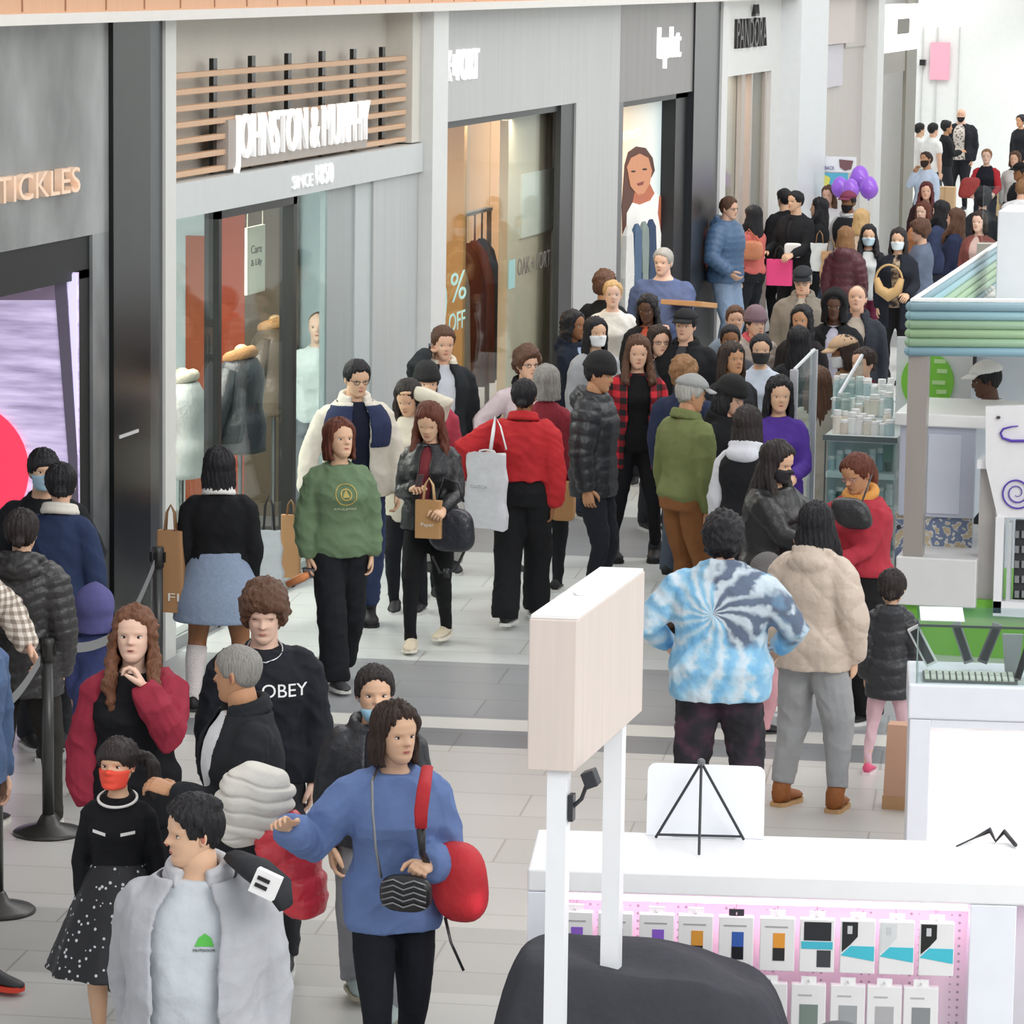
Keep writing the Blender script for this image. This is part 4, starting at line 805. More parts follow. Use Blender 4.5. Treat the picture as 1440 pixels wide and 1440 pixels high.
# hand template: wrist at origin, fingers along +Z, back of hand +Y, thumb on +X
def hand_mb(curl, n=7, spread=.02, thumb=.6):
    mb = MB()
    mb.loft([[(w*math.cos(q), d*math.sin(q)+y, z) for q in (2*PI*j/10 for j in range(10))] for z, w, d, y in ((-.035, .024, .02, 0), (0, .026, .019, 0), (.03, .038, .018, 0), (.07, .043, .016, 0), (.088, .040, .013, 0), (.095, .034, .008, 0))])
    for k, (x, ln, r) in enumerate(((.031, .072, .0095), (.010, .080, .010), (-.011, .074, .0095), (-.031, .058, .0085))):
        p = Vector((x, 0, .082)); a = 0; pts = [p-Vector((0, 0, .02))]; seg = ln/3*1.05
        pts.append(p.copy())
        for s in range(3):
            a += curl*(.55 if s == 0 else 1)+.04*k*curl; p = p+Vector((x*spread*8*seg, -math.sin(a)*seg, math.cos(a)*seg)); pts.append(p.copy())
        mb.tube(pts, [r, r, r*.96, r*.86, r*.6], n)
    c = curl*thumb; p = Vector((.03, -.004, .012)); pts = [p, p+Vector((.022, -.010, .024)), p+Vector((.034, -.014-.02*c, .052)), p+Vector((.030, -.016-.045*c, .078))]
    mb.tube(pts, [.013, .014, .012, .007], n); return mb
HANDS = {}
def hand_template(curl, near):
    key = (curl, near)
    if key not in HANDS:
        mb = hand_mb(curl, 8 if near else 5)
        if near:
            o = mb.build('hand_template', mat('ffffff')); r = o.modifiers.new('r', 'REMESH'); r.mode = 'VOXEL'; r.voxel_size = .0034; s = o.modifiers.new('s', 'SMOOTH'); s.factor = .5; s.iterations = 3
            bpy.context.view_layer.update(); me = bpy.data.meshes.new_from_object(o.evaluated_get(bpy.context.evaluated_depsgraph_get()))
            HANDS[key] = (np.array([v.co[:] for v in me.vertices]), [tuple(p.vertices) for p in me.polygons]); bpy.data.objects.remove(o)
        else: HANDS[key] = (np.array(mb.v), mb.f)
    return HANDS[key]

TOR = [(.495,.070,.060,0),(.52,.088,.066,-.002),(.55,.098,.072,-.004),(.585,.092,.068,-.002),(.625,.080,.058,.002),(.67,.083,.060,.004),(.72,.092,.068,.006),(.765,.094,.066,.004),(.80,.088,.056,.0),(.825,.066,.044,-.003),(.845,.050,.036,-.004),(.862,.036,.034,-.004)]
def torso_rings(H, ease, z0, z1, female, bulk, belly=0, n=28, scale=1.0, flare=0):
    zs = [z for z in np.linspace(z0, z1, max(6, int((z1-z0)*45)))]; T = np.array(TOR); out = []
    for z in zs:
        zz = min(max(z, .495), .862); w, d, y = [np.interp(zz, T[:, 0], T[:, i]) for i in (1, 2, 3)]
        if z < .55: w, d = max(w, .095), max(d, .068)
        if female: w *= (.94 if z > .6 else 1.03) if z < .8 else .92; d += .010*math.exp(-((z-.735)/.03)**2); y += .008*math.exp(-((z-.735)/.03)**2)
        d += belly*math.exp(-((z-.64)/.07)**2)*.03; y += belly*math.exp(-((z-.64)/.07)**2)*.02
        w = (w*bulk+ease+flare*max(0, .62-z))*scale; d = (d*bulk+ease+flare*max(0, .62-z)*.8)*scale
        ring = []
        for k in range(n):
            a = 2*PI*k/n; c, s = math.cos(a), math.sin(a); ring.append((H*w*math.copysign(abs(s)**.85, s), H*(y+d*math.copysign(abs(c)**.85, c)), H*z))
        out.append(ring)
    return out
def open_rings(H, ease, z0, z1, female, bulk, gap, thick, belly=0):
    outer = torso_rings(H, ease, z0, z1, female, bulk, belly); out = []
    for r in outer:
        r = np.array(r); z = r[0][2]/H; n = len(r); cy = r[:, 1].mean(); g = gap*(1+.6*max(0, .75-z)) if z < .83 else gap*.9
        ang = np.linspace(g, 2*PI-g, 26); A = np.linspace(0, 2*PI, n, endpoint=False)
        X = np.interp(ang, np.append(A, 2*PI), np.append(r[:, 0], r[0, 0])); Y = np.interp(ang, np.append(A, 2*PI), np.append(r[:, 1], r[0, 1]))
        ln = np.hypot(X, Y-cy); k = (ln-thick)/ln
        o = [(X[i], Y[i], r[0][2]) for i in range(26)]; inn = [(X[i]*k[i], cy+(Y[i]-cy)*k[i], r[0][2]) for i in reversed(range(26))]; out.append(o+inn)
    return out
def ik(a, b, l1, l2, hint):
    d = b-a; L = d.length
    if L > (l1+l2)*.985: b = a+d*((l1+l2)*.985/L); d = b-a; L = d.length
    L = max(L, abs(l1-l2)+.01); t = (l1*l1-l2*l2+L*L)/(2*L); h = math.sqrt(max(0, l1*l1-t*t)); u = d.normalized(); q = hint-u*hint.dot(u); q.normalize()
    return a+u*t+q*h, b
POSE = {'down': (.125, .015, .455), 'front': (.045, .20, .62), 'phone': (.06, .19, .66), 'bag': (.14, .04, .46), 'elbow': (.10, .19, .60), 'pocket': (.135, .03, .50), 'hip': (.12, .10, .56),
        'cross': (-.07, .13, .66), 'chin': (.015, .115, .835), 'ear': (.07, .03, .90), 'head': (.05, .05, 1.0), 'reach': (.10, .30, .72), 'up': (.09, .22, .80), 'swingf': (.12, .12, .48), 'swingb': (.13, -.09, .47), 'out': (.27, .08, .60), 'strap': (.10, .10, .72), 'hold': (.03, .17, .68), 'behind': (.05, -.10, .52)}
ARM0 = {'sweater': (.012, .046, .037, .030), 'tee': (.013, .040, .034, .030), 'shirt': (.012, .040, .032, .026), 'puffer': (.022, .058, .050, .038), 'coat': (.016, .048, .040, .034), 'jacket': (.014, .046, .039, .032), 'hoodie': (.017, .050, .042, .034), 'baggy': (.024, .056, .050, .040), 'dress': (.009, .036, .030, .024)}
SKIN = {'pale': 'e9c3ae', 'fair': 'e2b59a', 'asian': 'dfb596', 'tan': 'c3916d', 'brown': '92623f', 'dark': '5e3d2c'}
HAIR = {'black': '17151a', 'soft': '2a2322', 'dark': '33241d', 'brown': '573a2a', 'auburn': '5e2f20', 'light': '8a6543', 'blonde': 'c2a070', 'grey': '86837f', 'salt': 'a9a7a2', 'red': '542022', 'white': 'cfccc6', 'ombre': '6b4530'}
JOBS = []; PEOPLE = {}
def cmat(c, kind='cloth'): return c if not isinstance(c, str) else mat(c, .82 if kind != 'nylon' else .42, kind=kind)

def person(key, label, x, y, h, face=0, **o):
    """x, y: pixel of the crown; h: full height in metres; face: degrees turned to the right of the viewer"""
    g = G(x, y, h); 
    if o.get('at'): g = Vector(o['at'])
    dist = math.hypot(g.x, g.y); near = 5200/dist > 225
    ppm = 5200/dist; vox = min(.021, max(.0085, 2.6/ppm))
    dv = Vector((-g.x, -g.y, 0)).normalized(); rv = Vector((dv.y*-1, dv.x, 0)); rv = rv if rv.x > 0 else -rv
    F = dv*math.cos(math.radians(face))+rv*math.sin(math.radians(face)); rz = math.atan2(F.y, F.x)-PI/2
    root = empty('person', (g.x, g.y, 0), label, 'person', rz=rz)
    rr = random.Random(key)
    female = o.get('f', 0); bulk = o.get('bulk', 1.0); skin = SKIN[o.get('skin', 'fair')]; belly = o.get('belly', 0)
    hh = o.get('head', .226*(h/1.68)**.35); hs = hh; hair = o.get('hair', ('short', 'dark'))
    child = h < 1.45
    if child and 'head' not in o: hh = hs = .20
    style, hc = hair[0], hair[1]; L = hair[2] if len(hair) > 2 else .5
    hth = {'buzz': .012, 'thin': .02, 'bald': 0, 'short': .085, 'undercut': .12, 'mop': .19, 'afro': .2, 'topbun': .12}.get(style, .085)
    hat = o.get('hat'); hth = max(hth, .10) if hat else hth
    chin = h-hh*(1+hth); H = chin/.872        # body unit height so that the chin sits at .872
    M = {'root': root, 'H': H, 'h': h, 'chin': chin, 'hh': hh, 'near': near}
    lean = o.get('lean', 0.0)
    # --- joints
    sw = .092*(.92 if female else 1.06)*bulk**.6
    arms = o.get('arms', ('down', 'down')); legs = o.get('legs', 'stand')
    J = {}
    for side, nm in ((1, arms[0]), (-1, arms[1])):       # right, left
        t = POSE[nm] if isinstance(nm, str) else nm; S = Vector((side*sw, -.004, .805))*H
        T = Vector((side*t[0], t[1], t[2]))*H
        hint = Vector((side*.45, -.35, -1)) if .12 < t[1] and t[2] < .78 else Vector((side*.8, -.55, -.35)) if t[2] < .78 else (Vector((side*.55, .15, -1)) if nm in ('chin', 'ear') or t[2] < .9 else Vector((side*1.0, .1, -.35)))
        E_, W_ = ik(S, T, .172*H, .150*H, hint); J[side] = (S, E_, W_)
    LG = {}
    for side in (1, -1):
        fx, fy, lift = {'stand': (.062, .0, 0), 'walk': (.045, .13 if side == 1 else -.13, 0 if side == 1 else .02), 'walk2': (.045, -.13 if side == 1 else .13, .02 if side == 1 else 0), 'wide': (.10, .0, 0), 'cross': (.03, 0, 0), 'sit': (.07, .24, 0)}[legs]
        A = Vector((side*fx*H, fy*H, (.048+lift)*H)); Hp = Vector((side*.050*H*bulk**.5, 0, .505*H)); K, A = ik(Hp, A, .238*H, .232*H, Vector((side*.08, 1, 0))); LG[side] = (Hp, K, A)
    # --- head frame
    hy, hp, hr = [math.radians(v) for v in o.get('look', (0, 0, 0))]     # yaw (+ = towards the person's right side on screen handled by sign), pitch down, roll
    HM = Matrix.Translation((0, .004*H, chin+.18*hh)) @ Matrix.Rotation(-hy, 4, 'Z') @ Matrix.Rotation(-hp, 4, 'X') @ Matrix.Rotation(hr, 4, 'Y') @ Matrix.Translation((0, .02*hh, -.18*hh)) @ Matrix.Diagonal((hh*.98, hh*.98, hh, 1))
    HA = np.array(HM)
    def hx(pts): P = np.array(pts); return P @ HA[:3, :3].T + HA[:3, 3]
    M['HM'] = HM; M['J'] = J; M['LG'] = LG
    mskin = mat(skin, .55, kind='skin'); lip = mat({'pale': 'c07a70', 'fair': 'b96f62', 'asian': 'b8695c', 'tan': '9c5a4b', 'brown': '74443a', 'dark': '4c2c28'}[o.get('skin', 'fair')], .5)
    hcol = HAIR[hc]; mh = mat(hcol, .5, kind='hair')
    # --- body
    body = MB(); bb_ = bulk**.5
    btop, bbot = o.get('top', ('sweater',))[0], o.get('bottom', ('jeans',))[0]
    ka = 1.0 if btop == 'tee' else .80; kl = .62 if bbot in ('slim', 'jeans', 'wide', 'leggings', 'sweat') else 1.0
    body.loft(torso_rings(H, -.005, .495, .862, female, bulk*.97, 0, 20)); body.tube([(0, -.004*H, .80*H), (0, -.004*H, .86*H), HM @ Vector((0, -.03, .12)), HM @ Vector((0, -.03, .35))], [.050*H, (.031 if female else .036)*H, (.030 if female else .035)*H, .030*H], 14)
    for s in (1, -1):
        S, E_, W_ = J[s]; body.tube([S, S.lerp(E_, .5), E_, E_.lerp(W_, .35), W_], [.030*H*bb_*ka, .028*H*bb_*ka, .023*H*bb_*ka, .024*H*bb_*ka, .0155*H], 10)
        Hp, K, A = LG[s]; body.tube([Hp+Vector((0, 0, .03*H)), Hp.lerp(K, .4), K, K.lerp(A, .3), A, A-Vector((0, 0, .02*H))], [.052*H*bb_*kl, .048*H*bb_*kl, .033*H*bb_*kl, .034*H*bb_*kl, .020*H, .020*H], 12)
    # head + features joined afterwards
    na, nz = (56, 44) if near else (28, 24)
    ex_ = MB(); P = head_pts(na, nz); ex_.add(hx(P.reshape(-1, 3)), grid_faces(nz, na), 0)
    def hball(c, r, mi, n=10, m_=8): b = MB().ball(c, r, n, m_); ex_.add(hx(b.v), b.f, mi)
    for s in (-1, 1):
        w = .33; b = MB().ball((0, 0, 0), (.028, .062, .115), 10, 8); R = np.array(Matrix.Translation((s*w, -.04, .455)) @ Matrix.Rotation(s*.35, 4, 'Z') @ Matrix.Rotation(.15, 4, 'X')); V = np.array(b.v) @ R[:3, :3].T+R[:3, 3]; ex_.add(hx(V), b.f, 0)
        if near:
            b = MB().ball((0, 0, 0), (.012, .035, .07), 8, 6); R2 = np.array(Matrix.Translation((s*(w+.02), -.03, .46)) @ Matrix.Rotation(s*.35, 4, 'Z')); ex_.add(hx(np.array(b.v) @ R2[:3, :3].T+R2[:3, 3]), b.f, 1)
        ye = head_y(.135, .5)-.045
        if not o.get('closed'):
            hball((s*.135, ye+.004, .497), (.066, .018, .027), 2); hball((s*.135, ye+.013, .497), (.031, .013, .026), 3)
        hball((s*.135, ye+.012, .522), (.069, .014, .009), 3); hball((s*.135, ye+.006, .475), (.055, .012, .005), 1)
        b = MB().tube([(s*.06, ye+.048, .570), (s*.13, ye+.045, .588), (s*.21, ye+.008, .572)], [.012, .016, .006], 6); ex_.add(hx(b.v), b.f, 4)
        hball((s*.028, .45, .362), (.016, .018, .008), 1)
    hball((0, .392, .262), (.078, .018, .013), 1); hball((0, .388, .238), (.066, .02, .017), 1)
    if o.get('mouth_open'): hball((0, .395, .250), (.045, .02, .012), 3)
    # hands
    cur = o.get('curl', (.55, .55)); hm = []
    for s, c in ((1, cur[0]), (-1, cur[1])):
        V, Fc = hand_template(c, near); S, E_, W_ = J[s]; d = (W_-E_).normalized()
        f = Vector((0, 1, 0)); f = f-d*f.dot(d)
        if f.length < .5: f = Vector((-s*.5, 0, 1)); f = f-d*f.dot(d)
        f.normalize(); out = d.cross(f); out = out if out.x*s > 0 or abs(out.x) < .25 and out.z > 0 else -out
        if abs(d.y) > .7: out = Vector((s*.5, 0, .85)); out = (out-d*out.dot(d)).normalized(); f = Vector((-s, 0, .3)); f = f-d*f.dot(d)-out*f.dot(out); f.normalize()
        A = np.array([f[:], out[:], d[:]]).T*(h/1.7 if child else 1)*(.93 if female else 1.02); V2 = V @ A.T+np.array((W_-d*.012)[:]); det = np.linalg.det(A)
        Fc2 = Fc if det > 0 else [tuple(reversed(q)) for q in Fc]; ex_.add(V2, Fc2, 0); M['hand%d' % s] = W_+d*.08
    bm_ = body.build('body', [mskin, lip, mat('e9e4df', .3), mat('1c1412', .3), mat(hcol if hc not in ('white', 'salt') else '6d6a66', .7)], root, smooth=True)
    JOBS.append(dict(ob=bm_, vox=max(vox*1.0, .010), sm=2, extra=ex_))
    if o.get('beard'):
        P2 = head_pts(24, 20).copy(); xx, yy, zz = P2[..., 0], P2[..., 1], P2[..., 2]; aa = np.abs(np.arctan2(xx, yy)); mk = (sstep(.42, .34, zz)+0)*sstep(1.9, 1.5, aa)*(1-np.exp(-(xx/.09)**2-((zz-.25)/.03)**2)*.9)
        c = np.array([0, 0, .45]); n_ = P2-c; n_ /= np.linalg.norm(n_, axis=-1, keepdims=True); P2 += n_*(.04*mk-.05*(1-mk))[..., None]; part_mesh(root, MB().add(hx(P2.reshape(-1, 3)), grid_faces(20, 24)), 'beard', mat(HAIR[o['beard']], .8, kind='hair'))
    # --- hair
    if style != 'bald':
        hb = hair_parts(style, L, near); V = hx(hb.v); hb.v = [tuple(v) for v in V]; ob = hb.build('hair', mh, root, smooth=True)
        JOBS.append(dict(ob=ob, vox=max(vox*.8, .0075), sm=2 if style not in ('buzz', 'thin') else 1, post='hair', amp={'buzz': 0, 'thin': .0, 'short': .005, 'undercut': .005, 'mop': .009, 'curly': .008, 'afro': .010}.get(style, .0065), ctr=HM @ Vector((0, -.05, .5)), curly=style in ('mop', 'curly', 'afro')) if style != 'buzz' else dict(ob=ob, vox=0))
        if o.get('bangs'): bg_ = bangs(near); bg_.v = [tuple(v) for v in hx(bg_.v)]; bg_.build('bangs', mh, root, smooth=True)
    # --- hats
    if hat:
        kind, hcx = hat[0], hat[1]; mt = cmat(hcx, 'knit' if kind == 'beanie' else 'cloth')
        if kind in ('beanie', 'cap', 'flat'):
            z0h = {'beanie': .60, 'cap': .70, 'flat': .74}[kind]; P = head_pts(32, 24).copy(); z = P[..., 2]; m = sstep(z0h-.04, z0h+.02, z-(.10*(P[..., 1] > .1)*0)); c = np.array([0, -.04, .5]); n = P-c; n /= np.linalg.norm(n, axis=-1, keepdims=True)
            t = {'beanie': .125, 'cap': .125, 'flat': .12}[kind]; P += n*((t+(.13*sstep(.75, 1, z) if kind == 'beanie' else 0))*m-.06*(1-m))[..., None]
            part_mesh(root, MB().add(hx(P.reshape(-1, 3)), grid_faces(24, 32)), kind if kind != 'flat' else 'flat_cap', mt)
            if kind == 'beanie':
                r = [(.40*math.sin(q), -.035+.485*math.cos(q), .66-.03*math.cos(q)) for q in (2*PI*k/28 for k in range(28))]; part_mesh(root, MB().add(hx((b := MB().tube(r, .05, 8, closed=True)).v), b.f), 'folded_rim', mt)
            if kind in ('cap', 'flat'):
                ln = .36 if kind == 'cap' else .16; sgn = -1 if o.get('hat_back') else 1; V = []; n1, n2 = 13, 6
                for i in range(n1):
                    for j in range(n2): a = (i/(n1-1)-.5)*2.3; rr_ = j/(n2-1); V.append((.36*math.sin(a)*(1+.05*rr_), sgn*((.40*math.cos(a))+ln*rr_*math.cos(a*.72)), .755-.10*rr_**1.3-.05*abs(math.sin(a))*rr_))
                f = [(i*n2+j, i*n2+j+1, (i+1)*n2+j+1, (i+1)*n2+j) for i in range(n1-1) for j in range(n2-1)]
                ob = part_mesh(root, MB().add(hx(V), f), 'brim', cmat(hat[2]) if len(hat) > 2 else mt); s_ = ob.modifiers.new('thickness', 'SOLIDIFY'); s_.thickness = .006
        if kind == 'hood':
            P = hair_cap(30, 24, t=.17, front=.84, nape=-.1, temple=.1, back=.08); mb = MB().add(P.reshape(-1, 3), grid_faces(24, 30)); rings = []
            for k in range(6): s = k/5; rings.append(crescent(.45-.55*s, (.47+.05*s, .50), (.38, .41), .55, -.06))
            mb.loft(rings); mb.v = [tuple(v) for v in hx(mb.v)]; ob = mb.build('hood', mt, root, smooth=True); JOBS.append(dict(ob=ob, vox=max(vox, .012), sm=3))
    # --- mask, glasses
    if o.get('mask'):
        col = o['mask']; low = o.get('mask_low'); P = head_pts(44 if near else 24, 34 if near else 20).copy(); xx, yy, zz = P[..., 0], P[..., 1], P[..., 2]; a = np.abs(np.arctan2(xx, yy))
        top_ = (.24 if low else .43)+.03*np.exp(-(xx/.08)**2); bot = -.05 if low else .05
        mk = sstep(top_+.02, top_-.02, zz)*sstep(bot-.03, bot+.03, zz)*sstep(1.35, 1.15, a); c = np.array([0, 0, .3]); n_ = P-c; n_[..., 2] *= .5; n_ /= np.linalg.norm(n_, axis=-1, keepdims=True)
        P += n_*((.045+.03*np.exp(-(xx/.2)**2))*mk-.05*(1-mk))[..., None]; part_mesh(root, MB().add(hx(P.reshape(-1, 3)), grid_faces(P.shape[0], P.shape[1])), 'face_mask', mat(col, .7))
        if near:
            for s in (-1, 1): b = MB().tube([(s*.30, .12, .34), (s*.345, -.03, .44)], .006, 6); part_mesh(root, MB().add(hx(b.v), b.f), 'ear_loop', mat(col, .7))
    if o.get('glasses'):
        mt = mat(o['glasses'], .3); b = MB(); up = .30 if o.get('glasses_up') else 0
        for s in (-1, 1):
            ye = head_y(.135, .5)+.035-(.02 if up else 0)
            b.tube([(s*.14+.085*math.cos(q), ye-abs(.085*math.cos(q)+.02)*.25*(1 if s*math.cos(q) > 0 else .3), .495+up+.06*math.sin(q)) for q in (2*PI*k/14 for k in range(14))], .011, 6, closed=True); b.tube([(s*.23, ye-.03, .52+up), (s*.335, .05, .52+up), (s*.345, -.06, .50+up)], .011, 6)
            if up or o.get('sun'): b.ball((s*.14, ye-.01, .495+up), (.08, .01, .056), 10, 6)
        b.tube([(-.055, ye+.0, .515+up), (0, ye+.012, .52+up), (.055, ye+.0, .515+up)], .010, 6); part_mesh(root, MB().add(hx(b.v), b.f), 'glasses', mt)
    # --- top garment
    top = o.get('top', ('sweater', '888888')); tk, tc_ = top[0], top[1]; td = top[2] if len(top) > 2 else {}
    ease, ra, rb_, rc = ARM0[tk]; hem = td.get('hem', {'sweater': .515, 'tee': .50, 'shirt': .49, 'puffer': .47, 'coat': .36, 'jacket': .49, 'hoodie': .49, 'baggy': .50, 'dress': .60}[tk])
    ck = td.get('mat', {'puffer': 'nylon', 'sweater': 'cloth', 'coat': 'cloth'}.get(tk, 'cloth')); tm = cmat(tc_, ck)
    mb = MB(); gap = td.get('open', 0); ease += td.get('ease', 0)
    if gap:
        mb.loft(open_rings(H, ease+.008, hem, .855, female, bulk, gap, max(.022, 2.2*vox), belly))
        inner = td.get('inner', 'e8e8e8'); ib = MB(); ib.loft(torso_rings(H, .008, max(.48, td.get('ihem', .50)), .85, female, bulk, belly)); ob = ib.build('undershirt', cmat(inner), root, smooth=True); JOBS.append(dict(ob=ob, vox=vox, sm=3, post='fold', amp=.004, seed=rr.random()*50, decals=[])); M['under'] = ob; M['underjob'] = JOBS[-1]
    else:
        R = torso_rings(H, ease, hem, .85 if tk not in ('puffer', 'hoodie', 'coat') else .858, female, bulk, belly, flare=td.get('flare', 0))
        if tk in ('sweater', 'baggy', 'hoodie') and not td.get('flare'):
            R[0] = [(p[0]*.93, p[1]*.93, p[2]) for p in R[0]]
        mb.loft(R)
    sm_ = MB(); sl_len = td.get('sleeve', 1.0)
    def sleeves(mb):
        for s in (1, -1):
            S, E_, W_ = J[s]; S0 = S+Vector((-s*.012, 0, -.004))*H
            if tk == 'tee' or td.get('short'):
                Em = S.lerp(E_, .62); mb.tube([S0, S.lerp(E_, .25), Em], [ra*H*bb_, ra*H*bb_, (rb_+.004)*H*bb_], 14)
            else:
                e2 = (ra+rb_)/2*1.04; pts = [S0, S.lerp(E_, .12), S.lerp(E_, .55), E_, E_.lerp(W_, .5), E_.lerp(W_, .86), E_.lerp(W_, .99)]; rad = [ra*.9, ra, e2, rb_, (rb_+rc)/2*(1.12 if tk == 'baggy' else 1), rc*(1.1 if tk == 'baggy' else 1), rc*.78]
                mb.tube(pts, [r*H*bb_ for r in rad], 14)
            mb.ball(S0+Vector((0, 0, -.006*H)), (ra*1.02*H*bb_,)*3, 12, 8)
    split_sl = 'sleeves' in td
    if not td.get('none'): sleeves(sm_ if split_sl else mb)
    if tk in ('hoodie', 'puffer') or td.get('hood'):
        if not (hat and hat[0] == 'hood') and td.get('hood', 1):
            hdm = mb if not isinstance(td.get('hood'), str) else MB()
            hdm.ball((0, -.058*H, .835*H), (.075*H, .045*H, .042*H), 16, 10); hdm.tube([(.062*H*math.sin(a), (-.012+.052*math.cos(a))*H, (.862-.016*math.cos(a))*H) for a in (2*PI*k/20 for k in range(20))], .017*H, 8, closed=True)
            if hdm is not mb: ob = hdm.build('hood', cmat(td['hood']), root, smooth=True); JOBS.append(dict(ob=ob, vox=vox, sm=2, post='fold', amp=.006, seed=3))
    elif td.get('collar'):
        cb_ = MB(); gp = .5 if td.get('collar') != 'roll' else 0; n = 18
        ring = [(.050*H*math.sin(a), (-.006+.046*math.cos(a))*H, (.868-.012*math.cos(a))*H) for a in (gp+(2*PI-2*gp)*k/(n-1) for k in range(n))]
        cb_.tube(ring, .013*H, 8, closed=(gp == 0)); cb_.tube([(p[0]*1.12, p[1]*1.14, p[2]-.016*H) for p in ring], .012*H, 8, closed=(gp == 0))
        ob = cb_.build('collar', cmat(td['collar']) if td['collar'] not in ('roll', 1) else tm, root, smooth=True); JOBS.append(dict(ob=ob, vox=max(.008, vox*.8), sm=2))
    else:
        r = [(.046*H*math.sin(a), (-.004+.046*math.cos(a))*H, (.853-.012*math.cos(a))*H) for a in (2*PI*k/22 for k in range(22))]; mb.tube(r, .0075*H, 8, closed=True)
    amp = td.get('fold', {'sweater': .012, 'baggy': .017, 'tee': .010, 'shirt': .011, 'puffer': .004, 'coat': .010, 'jacket': .012, 'hoodie': .015, 'dress': .008}[tk])
    nm = {'tee': 'shirt', 'puffer': 'padded_jacket', 'baggy': 'sweater', 'dress': 'dress'}.get(tk, tk)
    if tk == 'dress' or td.get('skirt'):
        hz = td.get('skirt', .30); rg = []
        for k in range(9):
            t = k/8; z = .635-(.635-hz)*t; n = 40; w = .085+(td.get('spread', .075))*t**.9; rg.append([(H*w*(1+.05*math.sin(9*a)*t)*math.sin(a), H*(w*.82)*(1+.05*math.sin(9*a)*t)*math.cos(a), H*z) for a in (2*PI*j/n for j in range(n))])
        mb2 = MB().loft(rg); ob = mb2.build('skirt', cmat(td.get('skirtmat', tc_)), root, smooth=True); JOBS.append(dict(ob=ob, vox=vox, sm=1, post='fold', amp=.004, seed=5))
    ob = mb.build(nm, tm, root, smooth=True); M['top'] = ob
    JOBS.append(dict(ob=ob, vox=vox, sm=3, post='quilt' if td.get('quilt') or (tk == 'puffer' and td.get('quilt', 1)) else 'fold', amp=td.get('qamp', .010) if (tk == 'puffer' or td.get('quilt')) else amp, J=J, H=H, pitch=td.get('pitch', .052), seed=rr.random()*50, chev=td.get('chev', 0), diamond=td.get('diamond', 0), decals=[], root=root, key=key))
    M['topjob'] = JOBS[-1]
    if split_sl: ob = sm_.build('sleeves', cmat(td['sleeves']), root, smooth=True); JOBS.append(dict(ob=ob, vox=vox, sm=3, post='fold', amp=amp*1.2, seed=rr.random()*50))
    if td.get('vest'):   # contrasting chest panel worn over the body
        v = MB().loft(torso_rings(H, ease+.006, td.get('vz', .66), .835, female, bulk, belly)) if not gap else MB().loft(open_rings(H, ease+.015, td.get('vz', .66), .838, female, bulk, gap, max(.022, 2.2*vox), belly))
        ob = v.build('chest_panel', cmat(td['vest']), root, smooth=True); JOBS.append(dict(ob=ob, vox=vox, sm=2, post='fold', amp=.004, seed=9))
    if td.get('scarf'): part_mesh(root, MB().tube([(.052*H*math.sin(a), (.0+.05*math.cos(a))*H, (.862-.02*math.cos(a))*H) for a in (2*PI*k/20 for k in range(20))], .020*H, 10, closed=True), 'scarf', cmat(td['scarf'], 'knit'))
    # --- trousers
    bot = o.get('bottom', ('jeans', '22252c')); bk_, bc = bot[0], bot[1]; bd = bot[2] if len(bot) > 2 else {}
    if bk_ in ('slim', 'jeans', 'wide', 'leggings', 'sweat'):
        e, tw, kw, aw = {'slim': (.006, .058, .040, .028), 'jeans': (.009, .062, .045, .036), 'wide': (.012, .066, .058, .060), 'leggings': (.003, .055, .037, .025), 'sweat': (.012, .066, .054, .040)}[bk_]
        mb = MB(); T = [r for r in torso_rings(H, min(e, .005), .495, .645, female, bulk*.99, 0)]; mb.loft(T)
        for s in (1, -1):
            Hp, K, A = LG[s]; end = A-Vector((0, 0, .018*H)) if bk_ != 'leggings' else A; A = A.lerp(K, .12) if o.get('shoes', ('',))[0] == 'boot' else A; end = A if o.get('shoes', ('',))[0] == 'boot' else end
            mb.tube([Hp+Vector((0, 0, .03*H)), Hp.lerp(K, .45), K, K.lerp(A, .45), A, end], [tw*H*bb_, tw*.93*H*bb_, kw*H*bb_, (kw+aw)/2*H, aw*H, aw*.96*H], 14)
        ob = mb.build('trousers' if bk_ != 'jeans' else 'jeans', cmat(bc, bd.get('mat', 'denim' if bk_ == 'jeans' else 'cloth')), root, smooth=True); JOBS.append(dict(ob=ob, vox=vox, sm=3, post='fold', amp=.012 if bk_ != 'leggings' else .004, seed=rr.random()*50)); M['trousers'] = ob
    elif bk_ == 'skirt':
        hz = bd.get('hem', .36); rg = []
        for k in range(8):
            t = k/7; z = .63-(.63-hz)*t; w = .088+.038*min(1, t*1.5)+.012*t; rg.append([(H*w*bulk*math.sin(a), H*(w*.80)*bulk*math.cos(a), H*z) for a in (2*PI*j/32 for j in range(32))])
        ob = MB().loft(rg).build('skirt', cmat(bc, bd.get('mat', 'denim')), root, smooth=True); JOBS.append(dict(ob=ob, vox=vox, sm=2, post='fold', amp=.003, seed=1))
    if bd.get('socks'):
        for s in (1, -1): Hp, K, A = LG[s]; part_mesh(root, MB().tube([K.lerp(A, .12), K.lerp(A, .35), K.lerp(A, .9), A-Vector((0, 0, .03*H))], [.040*H, .041*H, .028*H, .030*H], 14), 'sock', cmat(bd['socks'], 'knit'))
    # --- shoes
    sh = o.get('shoes', ('shoe', '1b1b1d', 'd8d8d6'))
